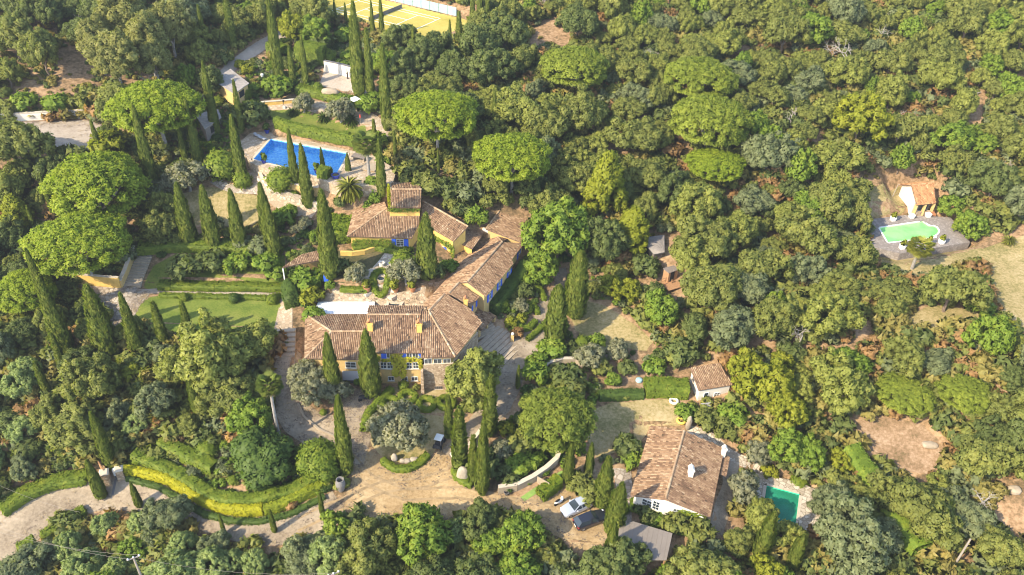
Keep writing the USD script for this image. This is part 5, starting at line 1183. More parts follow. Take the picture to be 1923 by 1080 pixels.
CYP = [  # tip, base, kind, width, label
 ((373,14),(388,97),'cypthin',1.3,'slender cypress beside the uppermost bend of the drive, left of the taller one'),
 ((424,-20),(440,92),'cypthin',1.5,'tall slender cypress beside the upper drive, cut by the top edge'),
 ((374,122),(407,252),'cyp',.9,'tall cypress leaning over the half-hidden shelter roof'),
 ((432,155),(455,248),'cyp',.95,'cypress between the low store house and the blue pool terrace'),
 ((166,229),(188,286),'cypthin',1.6,'small pointed cypress at the right corner of the beige parking terrace'),
 ((327,231),(349,303),'cyp',1.0,'cypress to the right of the spreading pine, first of the pair'),
 ((351,192),(374,309),'cyp',1.0,'taller of the pair of cypresses right of the spreading pine'),
 ((439,221),(456,340),'cyp',1.15,'large cypress standing at the left corner of the blue pool terrace'),
 ((247,205),(288,347),'cyp',1.05,'tall leaning cypress rising between the two left umbrella pines'),
 ((75,331),(106,416),'cyp',.7,'thin cypress left of the big rounded pine'),
 ((54,388),(70,441),'cypthin',1.5,'short thin cypress among dark oaks at the left edge'),
 ((61,470),(100,600),'cyp',.9,'dark cypress standing in front of the flat-topped pine, left side'),
 ((330,351),(358,458),'cypfat',1.15,'leftmost of the row of four plump cypresses on the dry slope'),
 ((389,354),(404,466),'cypfat',1.1,'second plump cypress of the row on the dry slope'),
 ((442,361),(453,466),'cypfat',1.05,'third plump cypress of the row on the dry slope'),
 ((496,349),(506,452),'cypfat',1.05,'fourth cypress of the row, the taller rear one of the pair'),
 ((506,386),(516,478),'cypfat',1.15,'broad cypress in front of the fourth cypress of the row'),
 ((610,364),(622,520),'cyp',1.45,'very tall full cypress beside the tiled garden shelter'),
 ((800,408),(803,522),'cypfat',1.35,'big cone-shaped cypress in front of the upper house right wing'),
 ((551,246),(556,352),'cyp',.95,'tall cypress at the near edge of the blue pool'),
 ((567,276),(580,390),'cyp',1.2,'full cypress just in front of the cypress at the pool edge'),
 ((604,280),(608,330),'cypfat',.8,'short dark cypress behind the clipped green block by the pool'),
 ((652,290),(656,336),'cypfat',.95,'short plump cypress at the right end of the blue pool'),
 ((716,266),(718,370),'cyp',1.05,'tall cypress just left of the square roof tower'),
 ((740,249),(743,302),'cypthin',1.2,'thin light cypress beside the stone garden stairs'),
 ((697,228),(706,296),'cypthin',1.5,'dark cypress right behind the fan palm by the pool'),
 ((502,-4),(524,147),'cyp',1.0,'very tall cypress beside the upper drive with bright bushes at its right'),
 ((543,90),(551,155),'cypthin',1.7,'middle cypress of the three above the upper lawn'),
 ((567,70),(576,161),'cyp',.85,'right cypress of the three above the upper lawn'),
 ((662,11),(676,180),'cyp',1.15,'tallest cypress below the tennis court, left of a thinner one'),
 ((699,4),(701,74),'cyp',.85,'cypress at the near edge of the tennis court, left of the pair'),
 ((717,-6),(718,72),'cyp',.85,'cypress at the near edge of the tennis court, right of the pair'),
 ((718,90),(727,244),'cyp',1.0,'tall cypress directly left of the bright round-topped pine'),
 ((692,60),(696,180),'cypthin',1.5,'thin cypress standing between the two tallest ones'),
 ((628,2),(631,48),'cypthin',1.4,'small cypress at the shaded left end of the tennis court'),
 ((645,8),(651,52),'cypthin',1.4,'second small cypress at the shaded left end of the tennis court'),
 ((843,40),(845,92),'cypthin',1.3,'thin cypress at the lower right corner of the tennis court'),
 ((863,26),(862,96),'cypthin',1.9,'fuller cypress at the lower right corner of the tennis court'),
 ((776,54),(778,132),'cypthin',1.2,'pale thin cypress rising out of dark oaks below the tennis court'),
 ((790,68),(791,112),'cypthin',1.1,'smallest thin cypress among the dark oaks below the tennis court'),
 ((885,-22),(887,47),'cyp',1.0,'left of three big cypresses right of the tennis court'),
 ((901,-26),(901,48),'cyp',1.05,'middle of three big cypresses right of the tennis court'),
 ((916,-18),(915,47),'cyp',1.0,'right of three big cypresses right of the tennis court'),
 ((928,172),(927,243),'cypthin',1.3,'thin dark cypress between the two bright umbrella pines'),
 ((160,545),(206,664),'cypfat',1.4,'broad cypress in shade left of the stone yard'),
 ((224,556),(262,667),'cyp',1.15,'leaning cypress just below the stone yard'),
 ((295,569),(311,652),'cypthin',1.8,'slim cypress with a bare grey patch on the left lawn'),
 ((352,567),(360,642),'cypthin',1.8,'bright pointed cypress on the left lawn'),
 ((100,520),(128,668),'cyp',1.3,'dark shaded cypress below the flat-topped pine'),
 ((92,630),(122,694),'cypthin',1.8,'thin sunlit cypress in the shaded left slope'),
 ((66,682),(92,744),'cypthin',1.8,'thin cypress beside the pale feathery bush at the left edge'),
 ((174,778),(211,880),'cyp',1.05,'tall bright cypress above the gate pillars'),
 ((166,868),(191,934),'cypfat',1.0,'cypress directly left of the entrance gate pillar'),
 ((240,911),(262,952),'cypfat',.9,'young conical cypress on the near side of the road by the gate'),
 ((414,966),(422,1004),'cypthin',1.2,'tiny cypress at the road edge under the yellow hedge'),
 ((507,960),(516,1000),'cypthin',1.5,'small cypress on the road edge, right of the tiny one'),
 ((598,929),(606,966),'cypthin',1.5,'small cypress on the road edge nearest the gravel court'),
 ((348,709),(372,778),'cypthin',1.7,'small cypress in grey-green bushes left of the tall fan palm'),
 ((616,633),(628,741),'cypfat',1.0,'left of the two cypresses against the villa front'),
 ((686,629),(697,742),'cypfat',1.2,'larger right one of the two cypresses against the villa front'),
 ((628,752),(652,888),'cyp',1.05,'tall cypress on the left of the gravel court'),
 ((840,747),(843,822),'cypthin',1.5,'slim cypress right of the grey olive in the court'),
 ((861,772),(863,880),'cypthin',1.9,'tall slim cypress beside the big upright rock'),
 ((889,798),(905,925),'cyp',1.0,'tall cypress right of the upright rock, with a lower twin tip'),
 ((879,822),(888,905),'cypthin',1.5,'lower twin leaning against the tall cypress right of the rock'),
 ((925,712),(919,818),'cypthin',1.8,'slim cypress beside the right-hand drive'),
 ((971,688),(972,730),'cypthin',1.5,'small bright cypress on the edge of the right-hand drive'),
 ((1043,542),(1040,648),'cypcol',1.45,'full columnar cypress on the left of the narrow drive end'),
 ((1081,478),(1078,594),'cypcol',1.45,'full columnar cypress on the right of the narrow drive end'),
 ((1069,838),(1065,905),'cypfat',.95,'left of three plump cypresses above the parked cars'),
 ((1107,834),(1104,890),'cypfat',.9,'rear middle of three plump cypresses above the parked cars'),
 ((1139,863),(1129,950),'cypfat',1.15,'right and tallest of three plump cypresses above the parked cars'),
 ((1163,912),(1152,1000),'cypfat',1.15,'cypress at the corner of the flat grey carport roof'),
 ((1152,985),(1142,1055),'cypfat',.95,'lower cypress along the left edge of the carport'),
 ((1449,967),(1424,1046),'cypfat',1.2,'leaning cypress left of the dark green pool'),
 ((1504,1006),(1485,1066),'cypfat',1.2,'cypress just below the dark green pool'),
 ((823,282),(823,325),'cypthin',1.2,'thin young cypress below the bright round-topped pine'),
 ((863,300),(864,330),'cypthin',1.2,'tiny young cypress in the dark bushes above the villa'),
]
for tip, base, kind, wd, label in CYP: place_cyp(tip, base, label, kind, wd, 'cypresses of the garden')

PINES = [
 ('pine',820,207,162,'bright round-topped umbrella pine right of the tall cypress',1.05),
 ('pine',963,286,156,'bright umbrella pine uphill of the villa square rear roof',1.0),
 ('pine',290,190,176,'spreading umbrella pine with a forked trunk above the parking terrace',1.0),
 ('pinr',178,338,200,'large rounded bright pine left of the blue pool',1.0),
 ('pine',146,446,192,'broad flat-topped umbrella pine over a yellow wall',.95),
 ('pinr',45,540,120,'rounded pine cut by the left edge beside the flat-topped pine',1.0),
 ('pinm',1045,778,150,'rounded full pine between the two drives, below the villa',1.0),
 ('pined',1080,118,134,'flat-crowned pine in the oak wood above the bright umbrella pines',1.0),
 ('pined',1315,138,142,'rear one of two overlapping flat pines on the wooded slope',.9),
 ('pined',1336,218,158,'front one of two overlapping flat pines on the wooded slope',1.05),
 ('pine',1345,304,112,'small bright umbrella pine in the oak wood, lowest on the slope',.85),
 ('gold',1137,352,92,'tall yellow-green conifer rising from the oaks',1.15),
 ('gold',1188,432,82,'lower yellowish conifer beside the tall yellow-green one',.85),
 ('gold',30,402,70,'yellow-green pine at the left edge above the dark shade',.8),
 ('pined',1700,735,110,'low spreading pine above the bare earth clearing',.75),
 ('pined',1815,735,105,'second low spreading pine above the bare earth clearing',.75),
]
for kind, u, v, w, label, sq in PINES: place(kind, u, v, w, 'umbrella_pine' if kind[0] == 'p' else 'conifer', label, 'pine tree' if kind[0] == 'p' else 'conifer', None, sq)
# second trunk of the flat-topped pine is part of its own neighbour: a pine behind it
PALMS = [('date',655,352,62,'arching date palm below the blue pool',1.0),
 ('date',514,325,28,'small feather palm above the round bush by the overflow basin',.6),('cycad',630,325,14,'small cycad in a blue pot below the blue pool',1.0),
 ('date',1895,450,30,'small feather palm at the right edge of the dry meadow',.7),('cycad',548,211,26,'dark cycad on the upper lawn left of the first olive',1.0),('cycad',607,221,30,'dark cycad between the olives on the upper lawn',1.0),('cycad',660,226,34,'wide dark cycad at the right side of the upper lawn',1.0)]
for kind, u, v, w, label, sq in PALMS: place(kind, u, v, w, {'fan': 'fan_palm', 'fangold': 'fan_palm', 'date': 'date_palm', 'cycad': 'cycad'}[kind], label, 'palm' if kind != 'cycad' else 'cycad', None, sq)
for kind, (bu, bv), s, h, label in (('fantall', (528, 833), 1.0, 11.2, 'tall fan palm with a dry skirt beside the left driveway'), ('fan', (695, 346), 1.15, 9.2, 'fan palm at the right end of the blue pool'), ('fangold', (1712, 505), .95, 5.2, 'yellow fan palm below the bright green pool')):
    b = gp(bu, bv); plant(kind, 'fan_palm', label, 'palm', b, (s, s, h / {'fan': 8.6, 'fantall': 11.2, 'fangold': 6.0}[kind])); PLACED.append((b[0], b[1], 1.0))
OLIVES = [(569,192,46,'silvery olive on the upper lawn with a thick pale trunk'),(638,205,60,'wide silvery olive over the upper terrace chairs'),(752,800,128,'large grey olive in the middle of the gravel court'),(590,725,92,'olive in front of the villa beside the garage'),
 (570,700,70,'olive at the villa left corner behind the garage olive'),(630,735,58,'olive touching the garage forecourt'),(668,512,50,'left olive of the patio garden'),(762,508,64,'right olive of the patio garden beside the big cypress'),(350,328,80,'pale grey olive below the pair of cypresses, left of the pool'),
 (318,345,50,'dark grey olive in the shade of the rounded pine'),(1108,668,64,'olive above the curved garden wall right of the drive'),(1160,655,50,'second olive at the edge of the dry lawn'),(978,572,34,'small silver olive in the villa right-hand garden'),(1397,912,70,'olive between the guest house and the dark green pool'),
 (1425,850,62,'grey olive behind the guest house path'),(944,845,48,'grey rounded olive right of the tall twin cypress'),(572,418,30,'small grey olive on the garden lawn left of the ivy pergola'),(555,430,24,'smallest olive left of the very tall cypress')]
for u, v, w, label in OLIVES: place('olivebig' if w > 85 else 'olive', u, v, w, 'olive_tree', label, 'olive tree')
# single trees that can be told apart
TREES = [
 ('oak',930,345,52,'dark leafy tree below the second bright umbrella pine, left'),('oakd',1000,352,60,'dark tree right of the second bright umbrella pine trunk'),('oak',1012,392,50,'leafy tree at the right edge of the villa square rear roof'),
 ('lush',470,786,96,'glossy bright-leaved clump left of the tall fan palm'),
 ('oak',25,70,92,'rounded oak at the top left corner'),('oak',75,85,60,'smaller oak right of the corner oak at the top left'),('oakl',12,135,60,'light oak at the left edge above the dry slope'),
 ('euc',180,75,74,'leftmost lobe-crowned tall tree of the pale clump at the top left'),('euc',232,35,92,'tallest pale tree of the clump at the top left, cut by the frame'),('euc',275,70,86,'pale tall tree in the middle of the top left clump'),('euc',215,110,92,'front pale tree of the top left clump, above the spreading pine'),('euc',318,48,80,'right-hand pale tree of the top left clump'),('euc',290,115,70,'lowest pale tree right of the top left clump front'),
 ('oak',30,268,116,'big dark oak covering the left end of the parking terrace'),('oakl',22,342,92,'light oak below the parking terrace at the left edge'),('oakd',20,440,70,'dark oak at the left edge beside the rounded pine'),('oak',440,55,50,'oak between the two slender cypresses at the top'),
 ('yel',548,52,66,'bright yellow-green tree beside the very tall upper cypress'),('lush',590,58,66,'bright green tree right of the yellow-green one at the top'),('oak',585,18,86,'grey-green oak above the bright pair of trees at the top'),('oakd',395,150,60,'dark oak left of the low store house'),
 ('oakd',752,72,62,'dark oak at the near edge of the tennis court'),('oakd',806,92,84,'largest dark oak below the tennis court'),('oakd',770,118,74,'dark oak in the middle of the group below the tennis court'),('oakd',900,82,92,'dark oak below the three big cypresses'),('oakd',948,62,86,'dark oak right of the three big cypresses'),('oakd',920,128,84,'dark oak uphill of the thin dark cypress'),('oakd',850,125,70,'dark oak above the bright round-topped pine'),('oakd',765,165,60,'dark oak left of the bright round-topped pine'),('oak',980,110,66,'oak left of the pale dirt scar at the top'),
 ('lush',1050,435,140,'very broad green tree right of the villa rear roof'),('lush',1020,500,80,'low front part tree of the broad green crown beside the villa'),('oak',1035,380,80,'oak behind the broad green tree'),('yel',1072,400,32,'golden spray tree in front of the broad green crown'),
 ('oak',1210,325,84,'rounded oak right of the tall yellow-green conifer'),('oakl',1310,385,96,'light-topped oak above the timber cabins'),('oak',1330,450,110,'wide oak right of the timber cabins'),('oakl',1300,480,90,'light oak overhanging the small timber hut'),('oak',1340,540,120,'large oak below right of the timber cabins'),('oak',1430,500,96,'oak left of the bright green pool wood'),('oakl',1390,430,80,'pale oak in the middle of the wood'),
 ('yel',1618,222,112,'round yellow-green tree high on the wooded slope'),('lush',1790,385,56,'bright conifer-like tree right of the tiled pool hut'),('lush',1825,425,68,'bright green tree at the pool terrace right end'),('oak',1790,540,110,'large oak below the bright green pool palm'),('oakd',1870,340,84,'dark oak right above the tiled pool hut'),
 ('oakl',400,660,150,'large light-green tree in front of the left lawn'),('oakl',335,680,90,'left shoulder tree beside the large light-green tree'),('oakl',470,640,96,'right shoulder tree beside the large light-green tree'),
 ('oakl',890,715,118,'broad light-leaved tree at the villa stone corner'),('lush',905,690,60,'small tree touching the entrance steps'),
 ('bigball',597,862,86,'large clipped round tree left of the gravel court'),('bigballd',495,858,112,'big dark rounded tree left of the clipped round one'),
 ('lush',1480,840,80,'bright plane-like tree above the dark green pool'),('lush',1520,850,70,'second bright tree above the dark green pool'),('oakl',1430,970,76,'light tree at the left edge of the dark green pool'),('oakl',1478,1005,70,'light tree in front of the dark green pool'),
 ('oak',1740,960,130,'big rounded oak right of the green diagonal hedge'),('oak',1680,930,96,'oak beside the diagonal hedge above the big rounded oak'),('sage',1600,1010,150,'large grey-green tree below right of the dark green pool'),('sage',1560,940,80,'grey-green tree with pinkish flowers right of the dark green pool'),('oak',1855,860,110,'gnarled oak above the right-hand bare clearing'),('oak',1880,1030,90,'oak at the lower right corner'),
 ('oak',1520,440,110,'oak left of the bright green pool'),('oak',1560,380,96,'oak above left of the bright green pool'),('oak',1600,470,80,'oak directly left below the bright green pool'),('lush',1520,390,70,'bright-topped tree in the wood left of the green pool'),
 ('yel',1440,720,110,'yellow-green climbing tree mass right of the white outbuilding'),('yel',1400,690,80,'yellow-green foliage tree just right of the outbuilding roof'),('yel',1480,770,86,'yellow-green tree below the mass right of the outbuilding'),('oakl',1580,720,120,'olive-toned broad tree right of the yellow-green mass'),
 ('lush',1240,580,80,'fresh green fig-like tree below the timber deck'),('bushd',1212,500,54,'dark shrub left of the timber cabins'),('bushd',1228,548,44,'dark shrub in front of the timber deck posts'),('yel',1150,540,56,'bright yellow-green tree right of the columnar cypress'),('yel',1185,545,52,'second bright yellow-green tree below the timber cabins'),('bushd',1070,710,60,'dark round shrub inside the curved wall'),
 ('mimosa',110,650,0,''),]
for kind, u, v, w, label in TREES:
    if w: place(kind, u, v, w, TREE_NAME[kind], label, 'tree')
DEAD = [(1590,100,52,'bare pale dead tree standing in the upper right wood'),(1565,95,36,'smaller dead tree left of the bare pale one'),(1625,140,30,'broken dead stump tree below the bare pale ones'),(1660,55,40,'bare whitish tree top above the dead trees'),(1710,175,14,'thin white dead sapling in the upper right wood'),(1505,625,50,'leafless greyish tree in the wood below the green pool'),(1850,935,56,'pale gnarled bare tree over the right-hand clearing'),(280,150,40,'bare grey shrub under the pale tall trees'),(1215,105,30,'bare greyish tree above the two flat pines'),(150,40,34,'bare pale tree at the dark top left slope')]
for u, v, w, label in DEAD: place('dead', u, v, w, 'dead_tree', label, 'dead tree')
for u, v, w, label in [(1490,220,40,'grey bare shrub above the small dirt clearing'),(1700,215,36,'grey bare shrub right of the round yellow-green tree'),(1600,330,30,'grey leafless bush uphill of the green pool'),(1870,330,40,'dry bare bush near the right edge'),(1230,105,26,'grey twiggy bush above the rear flat pine')]: place('twig', u, v, w, 'bare_shrub', label, 'shrub')

# shrubs and clipped balls
SH = [('bush',668,362,26,'shrub right of the arching date palm'),('bushd',640,378,26,'dark shrub beside the small tiled lean-to roof'),('bush',705,372,26,'green shrub left of the square roof tower'),('bushg',690,402,22,'shrub at the back eave of the upper house'),('bushd',975,352,36,'dark bush under the second bright umbrella pine'),('bushg',945,372,34,'bush behind the villa square rear roof'),('bushd',990,378,30,'bush between pine trunk and villa rear roof'),('bushg',915,375,34,'loose bush above the villa rear roof'),('bushd',870,395,40,'dark bush above the upper house right wing'),('bushg',850,385,36,'bush at the ridge end of the upper house'),('ball',512,562,22,'bright clipped ball at the corner of the left lawn'),('ball',523,556,13,'small clipped ball behind the bright one at the path corner'),('ball',758,724,20,'clipped bright dome under the golden vine'),('bushg',783,727,15,'upright grey-green bush beside the buttress'),('ball',607,774,13,'small clipped ball in the bed by the driveway'),
 ('ball',528,338,50,'large round clipped bush in front of the overflow basin'),('ball',553,366,18,'small clipped ball beside the stone path below the pool'),('ball',418,312,58,'wide flat-topped clipped bush left of the pool corner'),('bush',521,162,52,'big rounded green oleander above the upper lawn'),('bushd',470,215,66,'large dark bluish bush left of the upper lawn'),('ball',597,163,16,'small clipped ball on the bank above the upper olive'),
 ('ball',346,558,17,'round clipped bush on the left lawn edge'),('balld',440,560,20,'dark clipped mound along the left lawn path'),('bushy',260,700,56,'bright yellow-green bush in the shaded left slope'),('mimosa',35,715,70,'pale feathery bush at the left edge'),('mimosa',45,690,60,'second pale feathery bush at the left edge'),
 ('bush',45,190,44,'bright bush left of the row behind the parking wall'),('bush',105,192,46,'bright bush in the middle behind the parking wall'),('bushg',155,190,44,'olive-toned bush at the right end behind the parking wall'),('bushg',15,205,44,'bush at the left edge behind the parking wall'),('bushy',205,178,30,'yellowish bush at the foot of the spreading pine'),('bushy',200,270,60,'yellow-green bush under the spreading pine'),
 ('bushy',450,120,20,'upper yellow clipped bush beside the store house'),('bushy',466,130,24,'lower yellow clipped bush beside the store house'),('bushd',418,108,30,'pointed dark bush beside the upper drive'),
 ('bush',1005,700,50,'fresh green bush on the drive bend'),('bush',1035,650,52,'green bush at the foot of the left columnar cypress'),('bush',1010,680,44,'round green bush below the left columnar cypress'),('bushy',980,598,22,'yellow bush in the villa right-hand garden'),('ball',990,580,22,'clipped green ball in the villa right-hand garden'),('bushy',960,605,24,'yellowish shrub beside the entrance steps'),('bushb',972,625,26,'reddish brown shrub in the villa right-hand garden'),('ball',945,572,22,'clipped ball near the wing arch'),('bushd',985,545,34,'dark shrub in front of the villa wing'),('bush',1000,520,40,'leafy shrub at the villa wing far end'),('bushs',968,575,24,'grey shrub in the right-hand garden'),
 ('bush',1150,712,30,'fig-like bush in the tilled plot'),('bushd',1180,690,36,'dark shrub above the tilled plot'),('bush',1230,690,44,'green shrub at the tilled plot upper edge'),('bushd',1280,660,60,'dark leafy bush behind the outbuilding'),('bushg',1130,690,40,'shrub left of the tilled plot'),('bush',1120,640,34,'bush at the dry lawn corner'),('bushg',1075,730,54,'dense shrub right of the rounded full pine'),
 ('bush',1190,860,44,'bright bush touching the guest house left eave'),('bushd',1180,835,50,'dark bush behind the guest house left eave'),('bush',1200,950,36,'rounded bush at the guest house front corner'),('bushd',1215,962,44,'shaded bush below the guest house wall'),('bushg',1270,982,56,'flowering shrub below the guest house wall'),('bushg',1315,995,56,'shrub at the guest house right front corner'),('bush',1240,970,40,'green shrub below the guest house windows'),('ball',1172,955,22,'clipped ball beside the black car'),('bushg',1090,905,50,'loose shrub between the plump cypresses'),('bushg',1110,925,56,'grey-green shrub above the silver car'),
 ('bush',1290,775,40,'clipped shrub left of the stone ornament'),('bushg',1330,790,50,'rounded shrub right of the stone ornament'),('bush',1380,780,56,'large shrub below the outbuilding'),('bushb',1400,805,40,'brownish shrub beside the guest house path'),('bushg',1360,800,50,'shrub along the guest house path'),('ball',1500,905,34,'low bright clipped mound beside the dark green pool'),('bushy',1445,885,34,'yellow-green low shrub above the dark green pool'),
 ('bushd',910,870,60,'dark shrub right of the twin cypress'),('bush',970,870,50,'bright shrub beside the garden wall'),('bushg',985,830,56,'shrub between drive and wall'),('bushy',950,805,34,'yellow-leaved bush above the grey olive'),('bush',1000,860,44,'green shrub near the lower garden wall'),('bushd',955,890,44,'dark shrub behind the black pot'),('bush',690,385,18,'shrub by the small tiled roof'),
 ('bush',455,490,46,'lush lemon bush on the terrace bank'),('bush',500,495,50,'bright lemon bush on the terrace bank, right side'),('bushd',400,490,56,'shaded bush on the terrace bank'),('bushd',350,500,60,'dark bush on the shaded terrace bank'),('bush',430,500,40,'lemon bush left of the bright one'),('bush',520,515,40,'lemon bush beside the tiled shelter'),
 ('bush',575,525,60,'green-gold climber bush in front of the tiled shelter'),('bushy',585,555,48,'yellow-green climber mass beside the patio'),('bush',590,590,40,'bush at the left end of the white cover'),('bush',620,535,20,'small shrub by the blue door'),('ball',757,492,44,'clipped bed hedge mound left of the big cypress'),('bush',845,500,34,'round shrub against the villa wing'),('bushd',815,510,40,'dark shrub at the foot of the big cypress'),('bushd',640,500,40,'dark shrub at the foot of the very tall cypress'),
 ('bushg',770,325,60,'dense grey-green shrub below the round-topped pine'),('bushg',800,345,60,'grey-green shrub mass right of the square roof tower'),('bushd',835,355,54,'dark shrub uphill of the upper house'),('bushs',880,360,56,'grey shrub uphill of the villa link roof'),('bush',895,405,46,'bright green shrub left of the villa square rear roof'),('bushs',905,330,40,'pale grey shrub below the right umbrella pine'),('bush',700,345,36,'shrub between palm trunk and cypress'),('bush',720,300,30,'shrub beside the garden stairs'),('bush',708,260,36,'tall green shrub at the stairs top'),
 ('bushs',400,420,40,'grey tuft at the foot of the cypress row'),('bushs',455,455,34,'grey rosemary mound under the third plump cypress'),('bushs',490,460,44,'grey mound under the cypress pair'),('bush',530,410,44,'flower bed shrub below the stone path'),('bush',545,395,30,'small green shrub beside the stone path'),('ball',455,338,34,'low shrub at the foot of the terrace cypress'),('bush',690,200,40,'green shrub on the upper terrace'),('bush',700,190,44,'leafy shrub left of the tall cypress on the terrace'),('bush',650,190,34,'bank shrub below the white retaining wall'),
 ('bushd',600,80,50,'dark shrub behind the clipped hedge block'),('bush',650,65,40,'shrub at the shaded end of the court'),('bushd',790,95,34,'dark shrub below the court'),('bushb',1440,235,30,'reddish bush in the wood'),('bushb',1160,340,34,'brown bush behind the yellow-green conifer'),('bushb',965,200,44,'brown-pink bush right of the bright round-topped pine'),('bushy',790,170,28,'small yellowish bush above the pine'),
 ('oak',1685,548,76,'low green thicket below the green pool, left part'),('oak',1640,545,66,'low green thicket below the green pool, far left part'),('lush',1880,604,40,'bright thicket beside the meadow'),('yel',1890,612,50,'bright thicket at the meadow lower edge'),('bush',1840,575,50,'green thicket left of the meadow')]
for kind, u, v, w, label in SH: place(kind, u, v, w, 'shrub', label, 'shrub', None, .6 if kind in ('oak', 'lush', 'yel') else 1.0)

# ------------------------------------------------------------------ hedges
def hedge(label, pts, w, h, mt='leaf_hedge', z=None, closed=False, dens=44, size=.14, name='hedge', **k):
    P_ = [gp(*p) for p in pts]; leafy_box(name, label, 'hedge', P_, w, h, mt, z=z, closed=closed, dens=dens, size=size, **k)
hedge('bright yellow hedge along the wall above the road near the gate', [(226,886),(265,893),(315,905),(345,922),(385,948),(420,960),(460,966),(495,964)], .95, 1.6, 'leaf_hedge_yellow', rough=.2)
hedge('yellow-green hedge along the road towards the gravel court', [(497,964),(520,957),(550,945),(595,924),(628,903)], 1.0, 1.5, 'leaf_hedge_lime', rough=.2)
hedge('low dark green hedge at the foot of the yellow hedge', [(240,900),(300,917),(340,941),(385,968),(430,980),(490,982),(550,965),(610,935)], .7, .6, 'leaf_hedge_dark')
hedge('long curved dark green hedge above the yellow hedge', [(258,864),(300,880),(350,905),(395,936),(440,950),(500,944),(560,924),(598,902)], 1.8, 1.8, 'leaf_hedge', rough=.22)
hedge('short hedge row above the long curved hedge', [(306,836),(350,860),(405,886)], 2.0, 1.6, 'leaf_hedge')
hedge('broad flat hedge along the terrace above the left lawn', [(262,470),(330,464),(400,466),(470,470),(528,480)], 3.2, 1.3, 'leaf_hedge')
hedge('low clipped hedge above the gravel path', [(300,538),(380,540),(460,540),(532,541)], 2.0, .8, 'leaf_hedge')
hedge('narrow hedge between the gravel path and the left lawn', [(300,557),(380,559),(440,560),(500,562)], .9, .6, 'leaf_hedge')
hedge('tall dark clipped column at the path corner', [(544,555),(550,578)], 2.2, 3.6, 'leaf_hedge_dark', top_round=.3)
hedge('green hedge along the far side of the blue pool', [(520,238),(545,247),(580,254),(625,264),(668,273),(692,281)], 1.5, 2.1, 'leaf_hedge')
hedge('green planted bank along the upper terrace', [(560,172),(600,180),(640,192),(680,200),(705,205)], 2.6, 1.4, 'leaf_hedge')
hedge('bright clipped hedge block above the upper lawn', [(560,112),(612,118)], 3.0, 4.0, 'leaf_hedge')
hedge('bright clipped hedge beside the upper drive', [(508,98),(535,108)], 3.0, 2.6, 'leaf_hedge')
hedge('clipped square green block below the blue pool', [(603,345),(622,348)], 2.6, 3.4, 'leaf_hedge')
hedge('curving low hedge in front of the villa', [(735,734),(716,754),(693,778),(686,798),(684,812)], 1.1, .9, 'leaf_hedge')
for u, v, rr, lab in ((801,762,1.15,'ring-shaped clipped hedge, right middle of the front garden'), (838,759,1.1,'ring-shaped clipped hedge nearest the stone corner tree'), (731,760,1.1,'ring-shaped clipped hedge, leftmost of the front garden'), (766,749,1.1,'ring-shaped clipped hedge behind the grey olive')):
    c = gp(u, v); leafy_box('ring_hedge', lab, 'hedge', [c + [rr * math.cos(a), rr * math.sin(a), 0] for a in np.linspace(0, 2 * math.pi, 17)], .75, .8, 'leaf_hedge', closed=True, size=.13, dens=36, step=.35)
hedge('trimmed low hedge below the tilled plot', [(1124,748),(1165,746),(1207,744)], 1.4, 1.2, 'leaf_hedge_dark')
hedge('thicker hedge between the tilled plot and the outbuilding', [(1210,735),(1250,735),(1290,738)], 2.8, 2.0, 'leaf_hedge')
hedge('dark clipped hedge along the villa wing right wall', [(924,588),(945,562),(966,536),(986,508)], 2.2, 2.0, 'leaf_hedge_dark')
hedge('low hedge on the left of the narrow drive end', [(1046,560),(1032,600),(1012,622),(990,640)], .8, .7, 'leaf_hedge')
hedge('low hedge on the right of the narrow drive end', [(1070,520),(1062,570),(1058,590)], .8, .7, 'leaf_hedge')
hedge('low hedge curving round the foot of the court olive', [(719,865),(728,876),(745,883),(768,882),(790,870),(803,856)], 1.0, .7, 'leaf_hedge', size=.14, dens=34)
hedge('low hedge round the upright rock', [(852,884),(858,898),(872,908),(886,914)], .9, .7, 'leaf_hedge', size=.14)
hedge('square hedge block at the lower left corner', [(48,1062),(78,1046)], 3.2, 3.4, 'leaf_hedge')
hedge('yellow-green hedge left of the parked scooter', [(1014,935),(1032,922),(1048,908)], 1.7, 1.7, 'leaf_ivy')
hedge('bright green diagonal hedge at the lower right', [(1590,862),(1626,912),(1650,950),(1672,985),(1696,1015),(1722,1050)], 3.0, 3.0, 'leaf_lush')
hedge('low green border along the road lower edge', [(80,1010),(120,985),(160,960)], 1.5, .8, 'leaf_hedge')
hedge('green verge hedge along the road upper edge', [(5,960),(50,930),(100,908),(165,898)], 2.5, 1.0, 'leaf_hedge')
hedge('bed hedge along the patio left half', [(640,545),(690,546)], 1.2, .6, 'leaf_hedge')
c = gp(716, 524); leafy_box('ring_hedge', 'oval planted ring round a little round pool on the patio garden', 'hedge', [c + [1.25 * math.cos(a), 2.0 * math.sin(a), 0] for a in np.linspace(0, 2 * math.pi, 19)], 1.1, .6, 'leaf_hedge', closed=True, size=.15, dens=34, step=.35)
hedge('curved parterre hedge nearest the villa wing', [(962,592),(972,578),(988,572),(1003,578),(1010,592)], .9, .8, 'leaf_hedge')
hedge('curved parterre hedge beside the entrance steps', [(958,612),(975,622),(995,618),(1006,606)], .9, .8, 'leaf_hedge')
hedge('upper curved parterre hedge under the broad green tree', [(982,540),(1000,538),(1016,548),(1022,566)], .9, .8, 'leaf_hedge')
hedge('hedge along the villa garden below the upper house', [(665,470),(700,466),(740,474),(770,478)], 1.4, 1.0, 'leaf_hedge')

